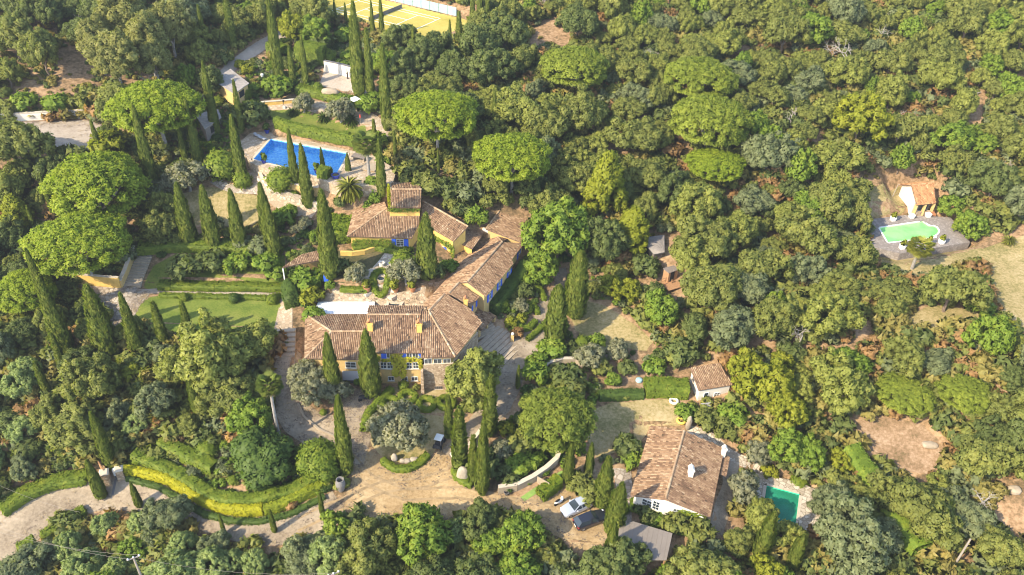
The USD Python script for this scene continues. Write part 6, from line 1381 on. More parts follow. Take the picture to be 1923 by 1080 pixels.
# ------------------------------------------------------------------ the wood: trees filling the slopes
BUILT = [Polygon([at(u, v, z)[:2] for u, v, z in q]).buffer(b) for q, b in (
 ([(573,675,6),(700,676,6),(850,672,8),(908,606,8),(905,570,8),(985,455,9),(990,395,12),(945,380,12),(912,430,10),(790,570,9),(573,588,7)], 1.5),
 ([(650,446,12),(775,450,12),(852,455,12),(880,425,13),(795,375,14),(735,340,16),(625,370,13)], 1.5), ([(1184,930,3),(1250,938,3),(1335,972,3),(1362,840,3),(1285,808,4),(1222,798,3)], 1.5), ([(1155,1050,2),(1255,1052,2),(1265,1000,2),(1188,978,2)], 1.0),
 ([(1296,690,5),(1352,680,5),(1378,723,4.5),(1312,735,4.5)], 1.5), ([(1200,445,11),(1248,440,11),(1280,505,9.5),(1250,540,8.5)], .8))]
ZP = [z.buffer(.9) for k, z in ZONES.items()] + [PADS[1][0].buffer(2.5), Polygon(gxy([(888,640),(905,600),(940,600),(1000,660),(960,720),(930,690)]))] + BUILT + [TERRACE.buffer(1), _gt.buffer(1), _dt.buffer(1)]
GARDEN = Polygon([(225,890),(400,955),(500,960),(640,905),(760,960),(1000,930),(1080,1040),(1160,1060),(1350,1010),(1420,890),(1385,800),(1290,740),(1230,640),(1180,560),(1090,470),(1010,440),(930,370),(740,330),(735,150),(600,20),(490,60),(360,180),(300,330),(330,460),(250,470),(250,600),(320,640),(520,640),(530,760),(420,830),(260,860)])
def region(u, v):
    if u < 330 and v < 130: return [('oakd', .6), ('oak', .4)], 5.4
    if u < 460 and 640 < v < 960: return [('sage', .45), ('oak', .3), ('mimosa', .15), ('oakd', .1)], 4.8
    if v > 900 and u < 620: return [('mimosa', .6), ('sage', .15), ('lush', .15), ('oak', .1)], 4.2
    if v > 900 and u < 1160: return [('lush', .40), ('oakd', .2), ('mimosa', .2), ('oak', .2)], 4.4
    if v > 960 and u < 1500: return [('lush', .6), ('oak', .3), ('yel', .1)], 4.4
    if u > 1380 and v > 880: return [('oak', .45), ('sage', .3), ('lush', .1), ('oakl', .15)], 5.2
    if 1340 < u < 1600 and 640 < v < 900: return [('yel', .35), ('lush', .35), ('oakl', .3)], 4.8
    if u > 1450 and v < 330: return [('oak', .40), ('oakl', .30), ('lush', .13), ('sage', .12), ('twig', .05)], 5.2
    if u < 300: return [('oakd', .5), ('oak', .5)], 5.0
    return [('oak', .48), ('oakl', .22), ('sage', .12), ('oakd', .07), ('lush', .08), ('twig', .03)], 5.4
NOUN = dict(twig='bare grey shrub', oak='green oak', oakd='dark oak', oakl='light olive-green oak', sage='grey-green oak', lush='bright leafy tree', yel='yellow-green tree', mimosa='feathery pale mimosa')
MARKS = {'the bright green pool': (1705,437), 'the tiled pool hut': (1722,362), 'the white outbuilding': (1335,715), 'the guest house': (1270,880), 'the dark green pool': (1470,940), 'the timber cabins': (1240,485), 'the yellow-green conifer': (1137,352), 'the villa rear roof': (950,420),
 'the tennis court': (740,40), 'the parking terrace': (120,250), 'the bare earth clearing': (1690,835), 'the bare dead tree': (1590,100), 'the carport': (1210,1015), 'the entrance gate': (200,890), 'the gravel court': (770,930), 'the two flat pines': (1330,180), 'the dry meadow': (1880,520), 'the right-hand clearing': (1905,950), 'the pale dirt scar': (1040,60), 'the round yellow-green tree': (1618,222), 'the flat-topped pine': (146,456), 'the road bend': (330,955), 'the bend of the diagonal hedge': (1660,970), 'the leafless grey tree': (1505,625), 'the small dirt clearing': (1530,262), 'the low spreading pines': (1757,735), 'the lowest flat pine': (1345,304), 'the bright round-topped pine': (820,207), 'the second bright pine': (963,286), 'the top left pale trees': (240,70), 'the grey right-edge shrub': (1870,330), 'the bare whitish treetop': (1660,55), 'the broad oak by the cabins': (1340,540), 'the light oak at left': (12,135)}
ORD = ['nearest', 'second nearest', 'third nearest', 'fourth nearest', 'fifth nearest', 'sixth nearest', 'seventh nearest', 'eighth nearest', 'ninth nearest', 'tenth nearest', 'eleventh nearest', 'twelfth nearest', 'thirteenth nearest', 'fourteenth nearest', 'fifteenth nearest', 'sixteenth nearest']
frng = np.random.default_rng(77)
cand = []
gx, gy = np.meshgrid(np.arange(-120, 160, 2.3), np.arange(44, 232, 2.3))
pts = np.c_[gx.ravel(), gy.ravel()] + frng.uniform(-1.0, 1.0, (gx.size, 2)); frng.shuffle(pts)
zg = G(pts[:, 0], pts[:, 1]); uvb = proj(np.c_[pts, zg]); uvc = proj(np.c_[pts, zg + 4.0])
okm = (uvc[:, 0] > -60) & (uvc[:, 0] < 1985) & (uvc[:, 1] > -50) & (uvc[:, 1] < 1125)
for z in ZP: okm &= ~shapely.contains_xy(z, pts[:, 0], pts[:, 1])
okm &= ~shapely.contains_xy(GARDEN, uvb[:, 0], uvb[:, 1]) & ~shapely.contains_xy(GARDEN, uvc[:, 0], uvc[:, 1])
for c in CLEAR: okm &= ~shapely.contains_xy(c, uvb[:, 0], uvb[:, 1]) & ~shapely.contains_xy(c.buffer(14 if c.area > 3000 else -3), uvc[:, 0], uvc[:, 1])
# nothing may stand in front of what the photograph shows open
OPEN = [Polygon(c) for c in ([(560,-60),(900,-60),(900,60),(860,118),(740,110),(580,60)], [(380,180),(440,110),(500,60),(560,40),(560,80),(480,130),(440,200)], [(1000,45),(1050,30),(1080,60),(1065,90),(1000,92)], [(1640,400),(1800,400),(1830,470),(1690,485),(1640,460)], [(1640,350),(1700,340),(1765,340),(1765,400),(1640,405)], [(0,1000),(70,945),(170,905),(240,915),(420,970),(520,990),(640,940),(600,960),(500,1003),(400,985),(300,945),(230,950),(150,965),(60,1010),(0,1070)], [(640,940),(700,880),(900,900),(1000,935),(1000,950),(900,958),(800,985),(700,970)], [(1040,930),(1160,930),(1160,1050),(1090,1020)], [(1415,895),(1550,920),(1535,985),(1490,1000),(1420,975)], [(1155,975),(1270,998),(1255,1052),(1150,1052)], [(1180,795),(1290,800),(1372,840),(1345,985),(1180,950)], [(1290,675),(1380,675),(1380,755),(1290,755)], [(-20,215),(200,215),(200,285),(60,290),(-20,240)])]
for c in OPEN: okm &= ~shapely.contains_xy(c, uvc[:, 0], uvc[:, 1])
keep = list(PLACED); K = np.array([k[:3] for k in keep])
WOOD = []
for (x, y), z, uc, ok in zip(pts, zg, uvc, okm):
    if not ok: continue
    mix_, sp = region(*uc)
    R_ = sp * .5 * (.62 + 1.0 * frng.random() ** 1.3)
    d = np.hypot(K[:, 0] - x, K[:, 1] - y)
    if (d < (K[:, 2] + R_) * .70).any(): continue
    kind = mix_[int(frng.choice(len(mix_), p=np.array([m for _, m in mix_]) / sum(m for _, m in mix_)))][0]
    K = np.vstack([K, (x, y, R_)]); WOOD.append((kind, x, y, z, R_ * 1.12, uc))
groups = {}
for i, w in enumerate(WOOD):
    kind, x, y, z, R_, uc = w
    mk, mp = min(MARKS.items(), key=lambda m: (m[1][0] - uc[0]) ** 2 + 1.6 * (m[1][1] - uc[1]) ** 2)
    dx, dy = uc[0] - mp[0], uc[1] - mp[1]; a = math.degrees(math.atan2(-dy, dx)) % 360
    side = ['to the right of', 'to the upper right of', 'above', 'to the upper left of', 'to the left of', 'to the lower left of', 'below', 'to the lower right of'][int(((a + 22.5) % 360) // 45)]
    size = 'large ' if R_ > 4.1 else 'small ' if R_ < 3.1 else ''
    groups.setdefault((size, kind, side, mk), []).append((math.hypot(dx, dy), i))
lab = {}
for (size, kind, side, mk), L in groups.items():
    for k, (_, i) in enumerate(sorted(L)): lab[i] = f'{ORD[min(k, 15)]} {size}{NOUN[kind]} {side} {mk}'
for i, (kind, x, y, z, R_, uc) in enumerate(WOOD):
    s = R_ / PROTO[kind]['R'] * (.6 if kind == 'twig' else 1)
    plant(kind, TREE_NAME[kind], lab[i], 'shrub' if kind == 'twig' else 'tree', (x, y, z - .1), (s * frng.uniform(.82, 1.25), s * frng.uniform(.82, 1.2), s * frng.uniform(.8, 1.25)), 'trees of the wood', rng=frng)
print('wood trees', len(WOOD), 'placed', len(PLACED))

# loose shrubs filling the garden slopes
gpts = np.c_[frng.uniform(-100, 50, 9000), frng.uniform(52, 180, 9000)]; zg = G(gpts[:, 0], gpts[:, 1]); ug = proj(np.c_[gpts, zg + .6])
ok = shapely.contains_xy(GARDEN, ug[:, 0], ug[:, 1]) & (ug[:, 1] < 900)
for z in ZP: ok &= ~shapely.contains_xy(z.buffer(.4), gpts[:, 0], gpts[:, 1])
for c in (*OPEN, *CLEAR): ok &= ~shapely.contains_xy(c, ug[:, 0], ug[:, 1])
GS = []
for (x, y), z, u_, o in zip(gpts, zg, ug, ok):
    if not o: continue
    R_ = frng.uniform(.7, 1.5)
    d = np.hypot(K[:, 0] - x, K[:, 1] - y)
    if (d < np.minimum(K[:, 2] * .75, 2.6) + R_ * .8).any(): continue
    kind = ['bush', 'bushd', 'bushg', 'bushs', 'bushd', 'ball', 'bushg', 'scrub'][int(frng.integers(8))]; K = np.vstack([K, (x, y, R_)]); GS.append((kind, x, y, z, R_, u_))
GM = {**MARKS, 'the ivy pergola': (645,415), 'the square roof tower': (760,370), 'the curved garden wall': (1050,690), 'the court olive': (752,800), 'the rounded full pine': (1045,778), 'the oval planted ring': (716,524), 'the cypress row': (420,420), 'the store house': (433,150), 'the garden stairs': (740,258), 'the entrance steps': (945,650), 'the tilled plot': (1200,710), 'the left lawn': (400,580), 'the wide olive': (638,205), 'the villa wing': (950,540), 'the narrow drive end': (1060,530), 'the blue pool': (560,290)}
SN = dict(bush='green shrub', bushd='dark shrub', bushg='olive-green shrub', bushs='grey shrub', ball='clipped round shrub', scrub='dry shrub')
groups = {}
for i, (kind, x, y, z, R_, uc) in enumerate(GS):
    mk, mp = min(GM.items(), key=lambda m_: (m_[1][0] - uc[0]) ** 2 + 1.6 * (m_[1][1] - uc[1]) ** 2); a = math.degrees(math.atan2(mp[1] - uc[1], uc[0] - mp[0])) % 360
    side = ['to the right of', 'to the upper right of', 'above', 'to the upper left of', 'to the left of', 'to the lower left of', 'below', 'to the lower right of'][int(((a + 22.5) % 360) // 45)]
    groups.setdefault((kind, side, mk), []).append((math.hypot(uc[0] - mp[0], uc[1] - mp[1]), i))
for (kind, side, mk), L in groups.items():
    for k, (_, i) in enumerate(sorted(L)):
        _, x, y, z, R_, uc = GS[i]; s = R_ / PROTO[kind]['R']
        plant(kind, 'shrub', f'{ORD[min(k, 15)]} {SN[kind]} {side} {mk}', 'shrub', (x, y, z - .1), (s, s, s * frng.uniform(.7, 1.1)), 'loose shrubs of the garden', rng=frng)
print('garden shrubs', len(GS))

# undergrowth on the wood floor: nobody could count it
def scatter(name, label, kinds, pts, scales, seed):
    inst = UsdGeom.PointInstancer.Define(stage, numbered('/World', name)); path = str(inst.GetPath()); protos = []
    for kd in kinds:
        for i, sh in enumerate(SCRUB[kd]): protos.append(put(path, 'clump', (sh[0], sh[1]), kd, normals=sh[2]))
    r = np.random.default_rng(seed); n = len(pts)
    inst.CreatePrototypesRel().SetTargets([Sdf.Path(p) for p in protos])
    inst.CreateProtoIndicesAttr(Vt.IntArray.FromNumpy(r.integers(0, len(protos), n).astype(np.int32)))
    inst.CreatePositionsAttr(Vt.Vec3fArray.FromNumpy(pts.astype(np.float32)))
    a = r.uniform(0, 2 * math.pi, n); inst.CreateOrientationsAttr(Vt.QuathArray([Gf.Quath(float(math.cos(t / 2)), 0.0, 0.0, float(math.sin(t / 2))) for t in a]))
    inst.CreateScalesAttr(Vt.Vec3fArray.FromNumpy(np.repeat(scales[:, None], 3, 1).astype(np.float32)))
    tag(inst, label, 'undergrowth', None, 'stuff')
SCRUB = {}
for kd in ('leaf_scrub', 'leaf_oak', 'leaf_oak_dark', 'leaf_brown', 'leaf_lush', 'leaf_sage', 'leaf_hedge_dark', 'grass_blades'):
    SCRUB[kd] = []
    for i in range(2):
        r = g_(400 + i + len(kd)); L = [(np.array([q * math.cos(a), q * math.sin(a), .28 + (1 - q * q) * .35]), r.uniform(.22, .4)) for q, a in ((math.sqrt(r.random()) * .75, r.uniform(0, 6.28)) for _ in range(9))]
        SCRUB[kd].append(lobe_crown(L, .15, 30, r, elong=1.6, jitter=1.0, core=.72))
urng = np.random.default_rng(91)
gx, gy = np.meshgrid(np.arange(-122, 150, 1.15), np.arange(44, 232, 1.15)); q = np.c_[gx.ravel(), gy.ravel()] + urng.uniform(-.5, .5, (gx.size, 2))
zq = G(q[:, 0], q[:, 1]); uvq = proj(np.c_[q, zq + .4])
m = (uvq[:, 0] > -60) & (uvq[:, 0] < 1990) & (uvq[:, 1] > -60) & (uvq[:, 1] < 1140)
for z in ZP: m &= ~shapely.contains_xy(z, q[:, 0], q[:, 1])
op = np.zeros(len(q), bool)
for c in CLEAR: op |= shapely.contains_xy(c, uvq[:, 0], uvq[:, 1])
gard = shapely.contains_xy(GARDEN, uvq[:, 0], uvq[:, 1])
cov = meshkit.fbm(np.c_[q * .09, 0 * q[:, :1]], 3, 8)
wood = m & ~op & ~gard & ((cov > .42) | (urng.random(len(q)) < .45))
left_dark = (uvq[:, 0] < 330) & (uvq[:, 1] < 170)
sel = wood & ~left_dark
scatter('undergrowth', 'low mixed scrub covering the floor of the woods', ['leaf_scrub', 'leaf_oak', 'leaf_oak_dark', 'leaf_oak', 'leaf_brown', 'leaf_sage', 'leaf_oak_dark', 'leaf_oak', 'leaf_scrub'], np.c_[q[sel], zq[sel] - .05], .7 + 2.0 * urng.random(sel.sum()) ** 2.2, 5)
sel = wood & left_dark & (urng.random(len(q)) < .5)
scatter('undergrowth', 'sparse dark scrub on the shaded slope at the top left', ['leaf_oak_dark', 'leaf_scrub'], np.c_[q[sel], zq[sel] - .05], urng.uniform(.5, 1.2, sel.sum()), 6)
sel = m & op & (urng.random(len(q)) < .07)
scatter('undergrowth', 'scattered dry tufts on the clearings', ['leaf_scrub', 'grass_blades'], np.c_[q[sel], zq[sel] - .05], urng.uniform(.3, .7, sel.sum()), 7)
sel = m & gard & ~op & (urng.random(len(q)) < .8)
scatter('garden_groundcover', 'low green ground cover between the garden paths and hedges', ['leaf_lush', 'leaf_hedge_dark', 'leaf_oak', 'leaf_sage', 'leaf_hedge_dark'], np.c_[q[sel], zq[sel] - .05], urng.uniform(.4, 1.15, sel.sum()), 8)
# ------------------------------------------------------------------ cars
def loft(sections):
    """closed body through cross-sections, each an array (k, 3)"""
    S = np.array(sections); n, k = S.shape[:2]; F = [[i * k + j, i * k + (j + 1) % k, (i + 1) * k + (j + 1) % k, (i + 1) * k + j] for i in range(n - 1) for j in range(k)]
    F = np.array(F); tri = np.vstack([F[:, [0, 1, 2]], F[:, [0, 2, 3]], [[0, j + 1, j] for j in range(1, k - 1)], [[(n - 1) * k, (n - 1) * k + j, (n - 1) * k + j + 1] for j in range(1, k - 1)]])
    return S.reshape(-1, 3), tri
def car(name, label, pos, heading, L, W, H, paint, estate=False):
    t = thing(name, label, 'car', pos, heading)
    def ring(x, w, z0, z1, cr=.16):
        return [(x, -w * .5 * .94, z0), (x, -w * .5, z0 + cr), (x, -w * .5, z1 - cr * .9), (x, -w * .5 * .9, z1), (x, w * .5 * .9, z1), (x, w * .5, z1 - cr * .9), (x, w * .5, z0 + cr), (x, w * .5 * .94, z0)]
    h = L / 2
    xs = [(-h, W * .78, .42, .66), (-h + .08, W * .9, .3, .82), (-h + .45, W * .99, .22, .93), (-h + 1.2, W, .2, .94), (0, W, .2, .93), (h - 1.25, W, .2, .92), (h - .6, W * .97, .2, .82), (h - .16, W * .86, .26, .68), (h, W * .66, .34, .56)]
    put(t, 'body', loft([ring(*q) for q in xs]), paint, smooth=35)
    def cab(x, w, z): return [(x, -w / 2, z), (x, w / 2, z)]
    rx0 = -h + (.12 if estate else .35)
    base = [(-h + .05 if estate else -h + .12, W * .84), (-.4, W * .93), (h - 1.35, W * .88)]; top = [(rx0 + .45, W * .66), (-.35, W * .72), (h - 2.15, W * .68)]
    zb, zt = .9, H
    g = MB()
    B_ = [(x, s * w / 2, zb) for x, w in base for s in (-1, 1)]; T_ = [(x, s * w / 2, zt - .05) for x, w in top for s in (-1, 1)]
    v = B_ + T_; g.add(v, [[0, 2, 8, 6], [2, 4, 10, 8], [3, 1, 7, 9], [5, 3, 9, 11], [1, 0, 6, 7], [4, 5, 11, 10]])
    put(t, 'windows', g, 'dark_glass')
    rf = MB(); r0 = [(x, s * w / 2 * 1.03, zt - .07) for x, w in top for s in (-1, 1)]; r1 = [(x * .99, s * w / 2 * .86, zt + .02) for x, w in top for s in (-1, 1)]
    rf.add(r0 + r1, [[0, 2, 8, 6], [2, 4, 10, 8], [3, 1, 7, 9], [5, 3, 9, 11], [1, 0, 6, 7], [4, 5, 11, 10], [6, 8, 9, 7], [8, 10, 11, 9]])
    put(t, 'roof', rf, paint)
    for i, (a, b) in enumerate(((0, 6), (1, 7), (2, 8), (3, 9), (4, 10), (5, 11))):
        put(t, 'pillar', MB().tube([np.array(v[a]) * [1, 1.01, 1], np.array(v[b]) * [1, 1.03, 1]], .045, 5), paint)
    for sx in (-h + .78, h - .82):
        for sy in (-1, 1):
            w_ = put(t, 'wheel', MB().lathe([(.0, -.1), (.24, -.1), (.32, -.07), (.32, .07), (.24, .1), (.0, .1)], n=16), 'rubber')
            x = UsdGeom.Xformable(stage.GetPrimAtPath(w_)); x.AddTranslateOp().Set(Gf.Vec3d(sx, sy * (W / 2 - .1), .32)); x.AddRotateXOp().Set(90.0)
            put(w_, 'rim', MB().lathe([(0, -.12), (.2, -.105), (.2, .105), (0, .12)], n=12), 'metal')
    for sy in (-1, 1):
        put(t, 'headlight', MB().ell((h - .22, sy * W * .33, .64), (.2, .2, .09), 1), 'headlamp')
        put(t, 'tail_light', MB().box((-h + .1, sy * W * .37, .8), (.14, .28, .2)), 'lamp_red')
        put(t, 'mirror', MB().ell((h - 1.75, sy * (W / 2 + .08), .98), (.1, .12, .08), 1), paint)
    put(t, 'number_plate', MB().box((-h - .01, 0, .55), (.03, .5, .12)), 'white_paint')
def head(a, b):
    p, q = gp(*a), gp(*b); return (p + q) / 2, math.degrees(math.atan2(q[1] - p[1], q[0] - p[0]))
p_, a_ = head((1108, 945), (1054, 969)); car('hatchback_car', 'silver hatchback parked facing the gravel court', p_ + [0, 0, .05], a_, 4.25, 1.78, 1.48, 'car_silver')
p_, a_ = head((1079, 992), (1137, 970)); car('estate_car', 'black estate car parked beside the silver hatchback', p_ + [0, 0, .05], a_, 4.55, 1.8, 1.5, 'car_black', True)

def scooter(name, label, uv, hd, body, s=1.0):
    t = thing(name, label, 'scooter', gp(*uv) + [0, 0, .05], hd, s)
    for x in (-.62, .62): put(t, 'wheel', MB().tube([(x, -.07, .26), (x, .07, .26)], .26, 12), 'rubber')
    put(t, 'body', MB().ell((-.35, 0, .62), (.5, .2, .24), 2).ell((.45, 0, .72), (.18, .22, .4), 2).box((.1, 0, .33), (.6, .32, .1)), body, smooth=True)
    put(t, 'seat', MB().ell((-.35, 0, .84), (.42, .17, .08), 2), 'rubber', smooth=True)
    put(t, 'handlebar', MB().tube([(.42, -.36, 1.08), (.36, 0, 1.04), (.42, .36, 1.08)], .035).tube([(.6, 0, .3), (.36, 0, 1.04)], .04), 'metal')
scooter('scooter', 'white scooter parked between the yellow-green hedge and the silver car', (1050, 946), 40, 'white_paint')
scooter('motorcycle', 'black motorcycle parked by the garage forecourt hedge', (686, 752), 20, 'black_pot', 1.15)
t = thing('quad_bike', 'black utility buggy with a pale top in shade right of the court olive', 'buggy', gp(825, 836) + [0, 0, .05], 75)
for x in (-.75, .75):
    for y in (-.5, .5): put(t, 'wheel', MB().tube([(x, y - .1, .3), (x, y + .1, .3)], .3, 12), 'rubber')
put(t, 'body', MB().box((0, 0, .55), (2.1, 1.0, .4), 0, .85).box((-.2, 0, .85), (.7, .9, .4), 0, .8), 'black_pot')
put(t, 'canopy', MB().box((-.1, 0, 1.62), (1.2, 1.05, .07)), 'white_paint')
for x in (-.6, .4):
    for y in (-.45, .45): put(t, 'post', MB().tube([(x, y, .7), (x, y, 1.6)], .03, 5), 'metal')

# ------------------------------------------------------------------ pots, jars, rocks, walls
POT = [(.0, 0), (.26, 0), (.36, .25), (.44, .62), (.5, .66), (.5, .74), (.41, .74), (.38, .5), (0, .5)]
def pot(name, label, uv, s, mt, cat='plant pot', prof=POT, plant_=None, z=None, group=None):
    p = gp(*uv) if z is None else at(*uv, z)
    t = thing(name, label, cat, p - [0, 0, .02], 0, s, group)
    put(t, 'pot', MB().lathe(prof, n=18), mt, smooth=30); put(t, 'soil', MB().lathe([(0, .66), (.4, .66)], n=14), 'bed_soil')
    if plant_:
        r = g_(int(uv[0])); pr = lobe_crown([(np.array([r.uniform(-.25, .25), r.uniform(-.25, .25), 1.1 + .3 * i]), .42 - .05 * i) for i in range(3)], .16, 40, r, elong=1.6, jitter=1.0)
        put(t, 'plant', (pr[0], pr[1]), plant_, normals=pr[2])
JAR = [(0, 0), (.34, 0), (.52, .5), (.62, 1.1), (.6, 1.55), (.46, 1.95), (.5, 2.0), (.5, 2.08), (.4, 2.08), (.38, 1.9), (.44, 1.4), (0, 1.35)]
t = thing('giant_jar', 'giant grey stoneware jar at the left corner of the gravel court', 'jar', gp(641, 921), 0, 1.05); put(t, 'jar', MB().lathe(JAR, n=24), 'grey_pot', smooth=30)
t = thing('black_jar', 'black jar with a pale rim by the garden wall right of the court', 'jar', gp(951, 929), 0, .72); put(t, 'jar', MB().lathe(POT, n=20), 'black_pot', smooth=30); put(t, 'rim', MB().lathe([(.5, .70), (.54, .74), (.5, .78), (.42, .76)], n=18), 'grey_pot')
for u, v, lab_ in ((690, 547, 'terracotta pot at the patio edge left of the oval ring'), (743, 547, 'terracotta pot with a lime shrub right of the oval ring'), (775, 547, 'terracotta pot with a lime shrub furthest right on the patio')): pot('plant_pot', lab_, (u, v), 1.25, 'terracotta', plant_='leaf_yellow')
for u, v, lab_ in ((502, 250, 'blue glazed pot in shade at the left end of the pool hedge'), (560, 258, 'blue glazed pot with a small cypress behind the pool'), (629, 268, 'blue glazed pot with a plant behind the pool middle')): pot('plant_pot', lab_, (u, v), 1.1, 'blue_glaze', plant_='leaf_hedge_dark', z=POOL_Z)
for u, v, lab_ in ((496, 306, 'blue pot with a cactus-like plant at the pool left near corner'), (595, 325, 'blue pot with a cactus-like plant at the pool near edge')): pot('plant_pot', lab_, (u, v), 1.0, 'blue_glaze', plant_='leaf_hedge', z=POOL_Z)
pot('plant_pot', 'big blue jar holding the small cycad below the pool', (631, 338), 1.5, 'blue_glaze', z=POOL_Z - .4)
for u, v, lab_ in ((1676, 414, 'white square planter left of the green pool far edge'), (1711, 409, 'white square planter in front of the hut'), (1742, 407, 'white square planter at the foot of the hut steps'), (1693, 467, 'white square planter with a shrub, near edge of the green pool, left'), (1742, 460, 'white square planter with a shrub, near edge of the green pool, middle'), (1767, 457, 'white square planter with a shrub, near edge of the green pool, right')):
    t = thing('planter', lab_, 'planter', at(u, v, GREEN_Z), 12)
    put(t, 'box', MB().box((0, 0, .38), (.7, .7, .76), 0, 1.25), 'white_paint')
    if u not in (1711, 1742) or v > 440:
        r = g_(u); pr = lobe_crown([(np.array([0, 0, 1.15]), .38), (np.array([.15, 0, 1.5]), .25)], .16, 40, r, elong=1.7, jitter=1.0); put(t, 'plant', (pr[0], pr[1]), 'leaf_yellow', normals=pr[2])
def rock(label, uv, size, seed, mt='rock', up=1.0, rz=0, name='rock'):
    r = g_(seed); v = ICO[3][0].copy(); v *= 1 + .35 * (meshkit.fbm(v * 1.6 + seed, 3, seed)[:, None] - .5); v = np.sign(v) * np.abs(v) ** .8
    v *= np.array(size) / 2; v[:, :2] *= (1 - .35 * np.clip(v[:, 2:] / size[2] + .1, 0, 1)) if up > 1 else 1; v = rotz(v, rz)
    p = gp(*uv); single(name, label, 'rock', (v + p + [0, 0, size[2] * .38], ICO[3][1]), mt, smooth=25)
rock('big upright pale rock inside the low hedge right of the court', (869, 899), (1.7, 1.2, 2.6), 3, up=2)
rock('upright rock under the court olive', (741, 864), (.9, .7, 1.4), 5, up=2)
for i, (u, v, s) in enumerate(((765, 868, 1.0), (778, 866, 1.2), (756, 868, .8))): rock(f'{("low pale rock behind the court hedge, leftmost", "low pale rock behind the court hedge, largest", "smallest low pale rock beside the upright rock")[(1, 0, 2)[i] if i < 2 else 2]}', (u, v), (s, s * .7, .7), 11 + i)
rock('pale boulder among junipers at the right edge of the bare clearing', (1903, 924), (1.6, 1.3, 1.0), 21, 'pale_stone')
rock('flat pale rock by the upper olive', (1745, 838), (2.2, 1.2, .7), 22, 'pale_stone'); 
rock('flat pale boulder beside the two olives above the curved wall', (1140, 673), (1.6, 1.0, .7), 23, 'pale_stone')
rock('tall craggy pale rock face above the upper lawn', (622, 186), (3.8, 1.6, 2.6), 24, 'pale_stone')
rock('small pale rock at the left end of the upper terrace', (595, 205), (1.2, 1.0, .8), 25, 'pale_stone')
rock('pale rock between the two upper olives', (604, 211), (1.5, 1.0, .8), 26, 'pale_stone')

def wall_run(name, label, pts, th, h, mt, cap=None, base=-.8, level=None, cat='wall', zb=None):
    """a free-standing wall along places in the photograph, with capping stones one by one"""
    P_ = np.array([gp(*p) for p in pts]); t = thing(name, label, cat); mb = MB(); capn = 0
    for a, b in zip(P_[:-1], P_[1:]):
        d = unit((b - a) * [1, 1, 0]); n_ = np.array([-d[1], d[0], 0]); za, zb_ = (a[2] + h, b[2] + h) if level is None else (level, level)
        q = [a + n_ * th / 2, a - n_ * th / 2, b - n_ * th / 2 + d * .02, b + n_ * th / 2 + d * .02]
        lo = [(*p[:2], min(a[2], b[2]) + base) for p in q]; hi = [(*p[:2], z) for p, z in zip(q, (za, za, zb_, zb_))]
        mb.add(lo + hi, [[0, 3, 2, 1], [4, 5, 6, 7], [0, 1, 5, 4], [1, 2, 6, 5], [2, 3, 7, 6], [3, 0, 4, 7]])
        if cap:
            L = np.linalg.norm((b - a)[:2]); k = max(int(L / .9), 1)
            for i in range(k):
                c0_, c1_ = a + (b - a) * (i / k), a + (b - a) * ((i + 1) / k); c0_ = np.r_[c0_[:2], za + (zb_ - za) * i / k]; c1_ = np.r_[c1_[:2], za + (zb_ - za) * (i + 1) / k]
                put(t, 'capstone', MB().obox((c0_ + c1_) / 2 + [0, 0, .045], unit(c1_ - c0_), n_, unit(np.cross(unit(c1_ - c0_), n_)), (np.linalg.norm(c1_ - c0_) - .012, th + .12, .09)), cap)
    put(t, 'masonry', mb, mt); return t
wall_run('parking_wall', 'long white rendered wall along the far side of the parking terrace', [(-30,229),(30,227),(90,224),(166,220)], .5, 1.5, 'wall_white', 'coping')
wall_run('terrace_wall', 'white retaining wall with dark coping below the tennis court trees', [(611,134),(640,140),(672,149),(690,156)], .5, 2.3, 'wall_white', 'dark_roof')
wall_run('yellow_wall', 'bright yellow garden wall under the flat-topped pine', [(128,531),(165,535),(200,538),(228,540)], .35, 2.0, 'wall_yellow', 'coping')
wall_run('side_wall', 'ochre retaining wall climbing beside the shaded steps', [(228,540),(238,518),(246,496),(254,474)], .5, 1.3, 'wall_ochre', 'coping')
wall_run('terrace_edge', 'low ochre wall under the green oleander on the upper terrace', [(490,198),(520,196),(553,193)], .45, .7, 'wall_yellow', 'coping')
wall_run('curved_wall', 'curved pale garden wall below the olives right of the drive', [(1017,712),(1018,700),(1030,690),(1055,683),(1080,683),(1095,690)], .45, 1.1, 'pale_stone', 'coping')
wall_run('court_wall', 'pale stone wall curving down to the parked cars', [(935,925),(970,920),(1000,905),(1025,888),(1045,870),(1052,850)], .5, 1.2, 'pale_stone', 'coping')
pf = thing('plank_screen', 'whitish plank screen standing between the two turf strips', 'fence')
a, b = gp(1008, 906), gp(1030, 924); zt = max(a[2], b[2]) + 1.25
for i in range(9):
    c_ = a + (b - a) * ((i + .5) / 9); d_ = unit((b - a) * [1, 1, 0]); put(pf, 'plank', MB().obox(np.array([c_[0], c_[1], zt - .9]), d_, np.array([-d_[1], d_[0], 0]), np.array([0, 0, 1.]), (np.linalg.norm((b - a)[:2]) / 9 - .015, .07, 1.8)), 'pale_stone')
wall_run('drive_kerb', 'thin white kerb between the gravel court and the right-hand drive', [(846,852),(853,865),(862,884)], .22, .22, 'wall_white')
wall_run('road_wall', 'low stone wall with pale coping behind the yellow hedge', [(265,885),(310,898),(345,914),(385,936),(420,952),(450,955)], .5, .9, 'pale_stone', 'coping')
wall_run('drive_wall', 'low wall along the left side of the right-hand drive', [(880,845),(905,812),(930,775)], .4, .9, 'pale_stone', 'coping')
wall_run('pool_path_wall', 'pale rubble retaining wall above the curving path below the pool', [(487,345),(515,362),(540,375),(570,384),(598,395)], .6, 1.5, 'white_stones', None)
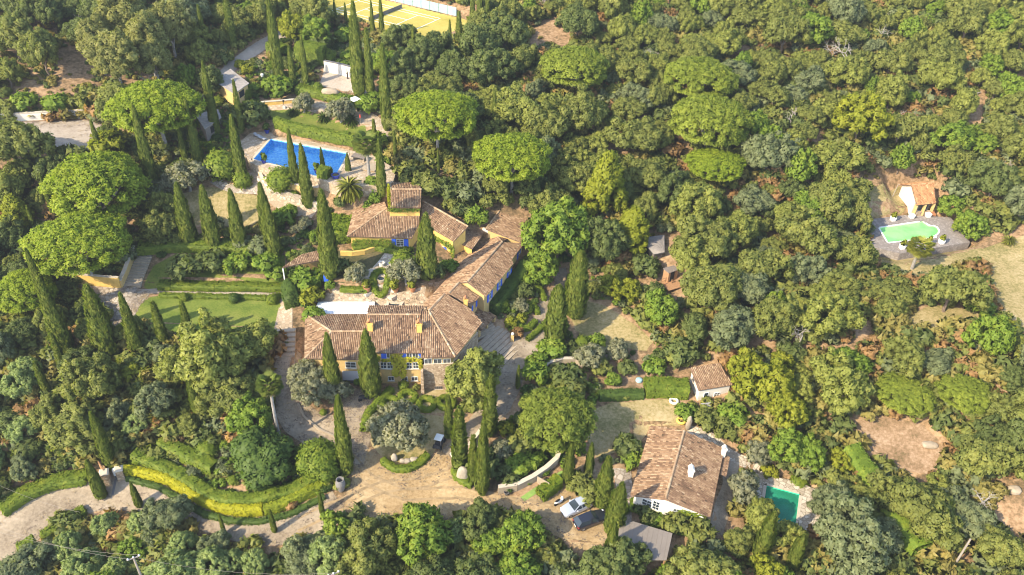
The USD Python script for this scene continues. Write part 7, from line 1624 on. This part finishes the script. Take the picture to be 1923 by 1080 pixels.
wall_run('bed_wall', 'low ochre wall of the flower bed in front of the upper house', [(640,479),(662,480),(685,477),(706,470)], .4, .8, 'wall_yellow', None)
wall_run('slope_wall', 'low dry stone edging below the flower beds left of the ivy pergola', [(512,414),(540,410),(568,402)], .4, .6, 'pale_stone', None)
wall_run('court_edging', 'low stone edging along the left driveway island', [(560,760),(572,785),(600,808),(630,822)], .3, .3, 'pale_stone', None)
# pool terrace: ochre retaining wall panels and a flight of stone stairs
gt = thing('entrance_gate', 'pair of stone gate pillars with a timber gate leaf at the road bend', 'gate')
for u, v, w_, h_ in ((203, 907, 1.0, 2.2), (229, 897, .9, 1.8)):
    p = gp(u, v); put(gt, 'pillar', MB().box(p + [0, 0, h_ / 2 - .3], (w_, w_, h_ + .6), 20), 'rubble'); put(gt, 'pillar_cap', MB().box(p + [0, 0, h_ + .1], (w_ + .25, w_ + .25, .2), 20, .7), 'coping')
a, b = gp(191, 884), gp(203, 905); d_ = unit((b - a) * [1, 1, 0]); n_ = np.array([-d_[1], d_[0], 0])
L_ = np.linalg.norm((b - a)[:2])
for i in range(8): put(gt, 'plank', MB().obox(a + d_ * (L_ * (i + .5) / 8) + [0, 0, .95], d_, n_, np.array([0, 0, 1.]), (L_ / 8 - .02, .12, 1.9)), 'timber')
p = gp(222, 893); put(gt, 'letter_box', MB().box(p + [0, 0, .8], (.9, .4, 1.2), 15), 'white_paint')
single('drain_grate', 'dark steel drain channel across the road in front of the gate', 'drain', MB().obox((gp(217, 903) + gp(212, 928)) / 2 + [0, 0, .06], unit((gp(212, 928) - gp(217, 903))), unit(np.cross([0, 0, 1.], gp(212, 928) - gp(217, 903))), np.array([0, 0, 1.]), (3.2, .3, .05)), 'dark_roof')
st = thing('garden_stairs', 'broad pale stone garden stairs descending right of the pool hedge', 'steps')
s0, s1 = gp(733, 277), gp(748, 238); steps(st, s0, s1, 8, 2.6, POOL_Z + .1, 19.3)
st = thing('path_steps', 'stone steps crossing the end of the stone path towards the villa driveway', 'steps')
s0, s1 = gp(535, 672), gp(537, 620); steps(st, s0, s1, 6, 3.0, float(G(*s0[:2])) + .05, 6.3)
st = thing('shaded_steps', 'long shaded flight of wide steps beside the ochre retaining wall', 'steps')
s0, s1 = gp(248, 538), gp(272, 480); steps(st, s0, s1, 11, 2.6, float(G(*s0[:2])) + .08, float(G(*s1[:2])) + .1)
st = thing('round_steps', 'curved fan of pale stone steps left of the oval planted ring', 'steps')
c = gp(716, 524)
for i in range(9):
    a = math.radians(140 + 13 * i); q = c + [math.cos(a) * 2.3, math.sin(a) * 3.1, 0]; put(st, 'step', MB().box((q[0], q[1], float(G(q[0], q[1])) - .1 + .02 * i), (1.3, .58, .5), math.degrees(a)), 'coping')
for i in range(6):
    a = math.radians(-60 + 22 * i); q = c + [math.cos(a) * 2.2, math.sin(a) * 3.0, 0]; put(st, 'step', MB().box((q[0], q[1], float(G(q[0], q[1])) - .1), (1.4, 1.1, .5), math.degrees(a)), 'coping')
t = thing('round_fountain', 'little round stone pool inside the oval planted ring', 'fountain', c + [0, -.1, -.2]); put(t, 'rim', MB().lathe([(.55, 0), (.75, 0), (.78, .45), (.55, .45), (.5, .1)], n=20), 'pale_stone', smooth=30); put(t, 'water', MB().lathe([(0, .3), (.56, .3)], n=16), 'dark_glass')
t = thing('stone_well', 'round white well head above the oval planted ring', 'well', gp(717, 499), 0, .72); put(t, 'wall', MB().lathe([(.62, -.2), (.62, .7), (.7, .72), (.7, .85), (.42, .85), (.42, .2), (0, .2)], n=20), 'wall_white', smooth=30)
put(t, 'water', MB().lathe([(0, .22), (.42, .22)], n=16), 'rubber')
# pedestal ornament and floats on the dry lawn
t = thing('stone_monolith', 'tall narrow weathered stone standing beside the guest house roof', 'standing stone', gp(1291, 806))
v = ICO[3][0] * np.array([.42, .34, 1.5]); v *= 1 + .3 * (meshkit.fbm(ICO[3][0] * 2.2, 3, 9)[:, None] - .5); put(t, 'stone', (v + [0, 0, 1.2], ICO[3][1]), 'pale_stone', smooth=25)
for u, v, mt, lab_ in ((1265, 755, 'float_white', 'cream ring float lying on the dry lawn'), (1279, 792, 'float_yellow', 'yellow ring float lying beside the standing stone')):
    tm = trimesh.creation.torus(.55, .2, 20, 10); single('ring_float', lab_, 'pool float', (np.array(tm.vertices) + gp(u, v) + [0, 0, .22], np.array(tm.faces)), mt, smooth=True)
single('water_tank', 'turquoise cover lying in the tilled plot', 'cover', MB().lathe([(.55, 0), (.5, .3), (.3, .42), (0, .45)], gp(1200, 715), 14), 'blue_screen', smooth=30)
t = thing('garden_bench', 'small dark bench in front of the white outbuilding', 'bench', gp(1325, 768), 10); put(t, 'seat', MB().box((0, 0, .45), (1.6, .5, .08)), 'shutter_grey'); put(t, 'backrest', MB().box((0, .24, .75), (1.6, .06, .45)), 'shutter_grey')
for x in (-.7, .7): put(t, 'leg', MB().box((x, 0, .2), (.08, .45, .42)), 'old_timber')

# terrace furniture
t = thing('parasol', 'white square parasol on the upper terrace behind the wide olive', 'parasol', gp(668, 205)); put(t, 'canopy', MB().lathe([(1.35, 2.1), (.7, 2.4), (.05, 2.62)], n=4), 'white_cover'); put(t, 'pole', MB().tube([(0, 0, 0), (0, 0, 2.6)], .04), 'metal')
def lounger(uv, rz, label, z):
    t = thing('sun_lounger', label, 'sun lounger', at(*uv, z) + [0, 0, .02], rz, group='loungers by the blue pool')
    put(t, 'frame', MB().box((0, 0, .3), (1.9, .62, .06)), 'metal'); put(t, 'mattress', MB().box((-.25, 0, .37), (1.35, .58, .08)).obox(np.array([.66, 0, .52]), unit(np.array([.85, 0, .5])), np.array([0, 1., 0]), unit(np.array([-.5, 0, .85])), (.65, .58, .08)), 'lounger_cloth')
    for x in (-.8, .8):
        for y in (-.26, .26): put(t, 'leg', MB().box((x, y, .14), (.06, .06, .28)), 'metal')
lounger((485, 258), 150, 'grey lounger at the far left corner of the blue pool terrace', POOL_Z); lounger((492, 262), 150, 'second grey lounger nearer the pool corner', POOL_Z)
t = thing('timber_bench_table', 'slatted grey table on pale posts at the right end of the blue pool', 'table', at(675, 300, POOL_Z), -15)
for i in range(7): put(t, 'slat', MB().box((0, -.66 + .22 * i, .78), (2.6, .17, .06)), 'old_timber')
for x in (-1.0, 1.0): put(t, 'leg', MB().box((x, 0, .38), (.16, .9, .76)), 'pale_stone')
t = thing('pump_house', 'small ochre cube house with a stone roof right of the fan palm', 'shed', at(697, 335, POOL_Z - 2.0)); put(t, 'wall', MB().box((0, 0, .9), (2.2, 2.0, 2.6), -12), 'wall_ochre'); put(t, 'roof_slab', MB().box((0, 0, 2.27), (2.6, 2.4, .14), -12), 'pale_stone')
# lamps beside the steps
for u, v, lab_ in ((962, 640, 'white globe lamp on a short pillar beside the entrance steps'),):
    t = thing('garden_lamp', lab_, 'lamp', gp(u, v)); put(t, 'pillar', MB().box((0, 0, .5), (.5, .5, 1.2)), 'wall_ochre'); put(t, 'globe', MB().ell((0, 0, 1.4), .26, 2), 'float_white', smooth=True)
t = thing('garden_post', 'white post lantern on the upper lawn edge', 'lamp', gp(534, 203)); put(t, 'post', MB().tube([(0, 0, 0), (0, 0, 1.3)], .05), 'black_pot'); put(t, 'lantern', MB().box((0, 0, 1.45), (.25, .25, .35), 0, 1.2), 'black_pot'); put(t, 'plinth', MB().box((0, 0, .15), (.5, .5, .5)), 'wall_white')

# ------------------------------------------------------------------ people: white-shirted walker, statue
def figure(J, bones, edge=.035):
    out = manifold3d.Manifold()
    for a, b in bones:
        s = []
        for k in (a, b):
            p, r_ = J[k]; s.append(manifold3d.Manifold.sphere(r_, 14).translate(list(map(float, p))))
        out = out + manifold3d.Manifold.batch_hull(s)
    out = out.refine_to_length(edge); me = out.to_mesh(); tm = trimesh.Trimesh(np.array(me.vert_properties)[:, :3], np.array(me.tri_verts), process=True)
    return tm
def person(label, uv, rz, shirt, trousers):
    t = thing('person', label, 'person', gp(*uv) + [0, 0, .06], rz)
    J = dict(hl=((.02, .1, .92), .115), hr=((.02, -.1, .92), .115), kl=((.2, .1, .5), .075), kr=((-.08, -.1, .5), .075), al=((.2, .1, .09), .048), ar=((-.32, -.1, .14), .048), tl=((.36, .1, .045), .04), tr=((-.18, -.1, .05), .04),
             ch=((.0, 0, 1.3), .15), sl=((0, .19, 1.42), .07), sr=((0, -.19, 1.42), .07), w=((.01, 0, 1.05), .13), el=((-.12, .26, 1.15), .048), er=((.12, -.26, 1.15), .048), wl=((.05, .27, .93), .036), wr=((.3, -.25, .98), .036),
             n0=((0, 0, 1.46), .06), hd=((.03, 0, 1.66), .1), hb=((.0, 0, 1.68), .095), ch2=((.07, 0, 1.58), .06))
    B_ = [('hl', 'kl'), ('hr', 'kr'), ('kl', 'al'), ('kr', 'ar'), ('al', 'tl'), ('ar', 'tr'), ('hl', 'hr'), ('w', 'hl'), ('w', 'hr'), ('w', 'ch'), ('ch', 'sl'), ('ch', 'sr'), ('sl', 'el'), ('sr', 'er'), ('el', 'wl'), ('er', 'wr'), ('ch', 'n0'), ('n0', 'hd'), ('hd', 'hb'), ('hd', 'ch2')]
    for s_, w_ in (('l', 'wl'), ('r', 'wr')):
        p0 = np.array(J[w_][0]); J['pm' + s_] = (p0 + [.02, 0, -.08], .03); B_.append((w_, 'pm' + s_))
        for i in range(4):
            J[f'f{s_}{i}'] = (p0 + [-.02 + .022 * i, 0, -.12], .011); J[f'g{s_}{i}'] = (p0 + [-.015 + .022 * i, .01, -.175 + .01 * abs(i - 1.5)], .009); B_ += [('pm' + s_, f'f{s_}{i}'), (f'f{s_}{i}', f'g{s_}{i}')]
        J['th' + s_] = (p0 + [.065, .01, -.1], .011); B_.append(('pm' + s_, 'th' + s_))
    J['no'] = ((.135, 0, 1.63), .016); B_.append(('hd', 'no'))
    for s_ in (-1, 1): J[f'ea{s_}'] = ((.01, s_ * .1, 1.65), .02); B_.append(('hd', f'ea{s_}'))
    body = figure(J, B_); trimesh.smoothing.filter_taubin(body, iterations=6); put(t, 'body', (body.vertices, body.faces), 'skin', smooth=True)
    def grow(keys, bs, dr): return figure({k: (J[k][0], J[k][1] + dr) for k in keys}, bs)
    s = grow(('w', 'ch', 'sl', 'sr', 'hl', 'hr', 'el', 'er'), [('w', 'ch'), ('ch', 'sl'), ('ch', 'sr'), ('w', 'hl'), ('w', 'hr'), ('sl', 'el'), ('sr', 'er')], .022); put(t, 'shirt', (s.vertices, s.faces), shirt, smooth=True)
    s = grow(('hl', 'hr', 'kl', 'kr', 'al', 'ar'), [('hl', 'hr'), ('hl', 'kl'), ('hr', 'kr'), ('kl', 'al'), ('kr', 'ar')], .016); put(t, 'trousers', (s.vertices, s.faces), trousers, smooth=True)
    put(t, 'hair', MB().ell((-.015, 0, 1.70), (.112, .108, .095), 2), 'dark_hair', smooth=True)
person('person in a white shirt walking on the upper drive beside the oleander', (494, 152), 100, 'shirt_white', 'trousers')
t = thing('bronze_statue', 'small dark bronze figure on the terrace under the white retaining wall', 'statue', gp(653, 148), 180)
J = dict(a=((0, 0, .1), .2), b=((0, 0, .3), .14), hl=((0, .08, .95), .11), hr=((0, -.08, .95), .11), fl=((.05, .1, .35), .06), fr=((-.05, -.1, .35), .06), ch=((0, 0, 1.3), .15), sl=((0, .18, 1.42), .06), sr=((0, -.18, 1.42), .06), el=((.1, .3, 1.2), .05), er=((.1, -.3, 1.65), .05), wl=((.25, .2, 1.1), .04), wr=((.1, -.25, 1.95), .04), hd=((.02, 0, 1.66), .1), n=((0, 0, 1.46), .06))
s = figure(J, [('a', 'b'), ('hl', 'fl'), ('hr', 'fr'), ('fl', 'b'), ('fr', 'b'), ('hl', 'hr'), ('hl', 'ch'), ('hr', 'ch'), ('ch', 'sl'), ('ch', 'sr'), ('sl', 'el'), ('sr', 'er'), ('el', 'wl'), ('er', 'wr'), ('ch', 'n'), ('n', 'hd')]); put(t, 'figure', (s.vertices, s.faces), 'bronze', smooth=True)
t = thing('red_lantern_post', 'slim post with a reddish lantern at the right end of the upper lawn', 'lamp', gp(677, 232)); put(t, 'post', MB().tube([(0, 0, 0), (0, 0, 1.2)], .05), 'pale_stone'); put(t, 'lantern', MB().box((0, 0, 1.5), (.3, .3, .6), 0, .8), 'red_cloth')

# ------------------------------------------------------------------ wheel tracks and leaf litter on the gravel and the road
for o in (-.75, .75):
    for pts_ in ([(560,985),(640,948),(720,915),(800,905),(845,890),(868,850)], [(655,860),(690,900),(760,930),(860,925),(960,945),(1060,960)], [(20,1010),(90,965),(170,935),(240,925),(310,940),(380,966),(450,990),(520,996)]):
        c_ = np.array(gxy(pts_)); d_ = unit(np.gradient(c_, axis=0)); c_ = c_ + np.c_[-d_[:, 1], d_[:, 0]] * o
        structure('wheel_track', drape(LineString(c_).segmentize(1.0).buffer(.17), .062, .5, .12, 5), 'gravel_track' if pts_[0][0] > 100 else 'asphalt', smooth=True)
lr = np.random.default_rng(33); lp = []
for zk in ('court', 'road', 'drive_l', 'drive_g', 'drive_r', 'stone_yard', 'patio', 'parking'):
    zp = ZONES[zk]; x0, y0, x1, y1 = zp.bounds; q_ = np.c_[lr.uniform(x0, x1, 6000), lr.uniform(y0, y1, 6000)]; q_ = q_[shapely.contains_xy(zp, q_[:, 0], q_[:, 1])]
    dd = shapely.distance(shapely.points(q_), zp.exterior); q_ = q_[lr.random(len(q_)) < np.exp(-dd / 1.1) * .5 + .012][:420]; lp.append(q_)
lp = np.vstack(lp); SCRUB['litter'] = None
v_, f_, n_ = leaf_cards(np.c_[lr.normal(0, .22, (14, 2)), np.zeros(14)], np.tile([0, 0, 1.0], (14, 1)), .07, lr, jitter=.2)
SCRUB['fronds_dead'] = [(v_, f_, n_)]; SCRUB['bark'] = [(v_ * [1, -1, 1], f_[:, ::-1], n_)]
scatter('leaf_litter', 'fallen leaves lying along the edges of drive and court', ['fronds_dead', 'bark'], np.c_[lp, G(lp[:, 0], lp[:, 1]) + .085], lr.uniform(.6, 1.6, len(lp)), 9)

# ------------------------------------------------------------------ power line at the lower left
POLES = [((250, 1046), 9.0, 'pole with pale insulators among the feathery trees at the bottom left'), ((626, 1076), 8.0, 'pole top cut by the bottom edge among the dark trees'), ((1784, 1068), 6.0, 'grey wooden pole leaning at the lower right edge')]
tops = []
for (u, v), h_, lab_ in POLES:
    p = gp(u, v, h_) if h_ > 6 else None
    if p is None: p = gp(u + 4, v) + [0, 0, h_]
    b = np.r_[p[:2], float(G(*p[:2])) - .5]; t = thing('utility_pole', lab_, 'pole', b)
    put(t, 'pole', MB().tube([(0, 0, 0), (0, 0, p[2] - b[2])], [.16, .11], 8), 'pole_wood')
    if h_ > 6:
        put(t, 'crossarm', MB().box((0, 0, p[2] - b[2] - .2), (1.5, .12, .12), 30), 'pole_wood')
        for k in (-.6, 0, .6): put(t, 'insulator', MB().lathe([(0, 0), (.09, 0), (.07, .1), (.1, .14), (0, .24)], (k * .86, k * .5, p[2] - b[2] - .14), 8), 'white_paint')
    tops.append(p)
def cable(label, a, b, sag):
    t_ = np.linspace(0, 1, 24); q = a * (1 - t_[:, None]) + b * t_[:, None]; q[:, 2] -= sag * 4 * t_ * (1 - t_)
    single('power_cable', label, 'cable', MB().tube(q, .012, 4), 'pole_wood')
far = [gp(-40, 975, 7.0), gp(-40, 988, 7.0)]
cable('upper power cable from the left edge over the feathery trees', far[0], tops[0] + [-.5, -.3, 0], 1.2); cable('lower power cable from the left edge over the feathery trees', far[1], tops[0] + [.5, .3, 0], 1.2)
cable('power cable between the two poles along the bottom', tops[0], tops[1], 1.4)
cable('thin service cable crossing the road bend from the left edge', gp(-30, 898, 6.0), gp(150, 962, 6.0), .8)
print('prims', sum(1 for _ in stage.Traverse()))

if HAZE:
    lo, hi = np.array([GX[0] - 20, GY[0] - 20, _zz.min() - 1.0]), np.array([GX[-1] + 20, GY[-1] + 20, max(_zz.max() + 25, CAM_H + 12)])
    usdkit.material(stage, '/World/Looks/haze_air', {'v': ('principled_volume', {'density': HAZE, 'color': (.92, .95, 1.0), 'anisotropy': .2})}, [], volume='v.volume')
    M['haze_air'] = UsdShade.Material.Get(stage, '/World/Looks/haze_air')
    put('/World', 'haze', MB().box((lo + hi) / 2, hi - lo), 'haze_air', kind='stuff', label='thin pale summer haze in the air')
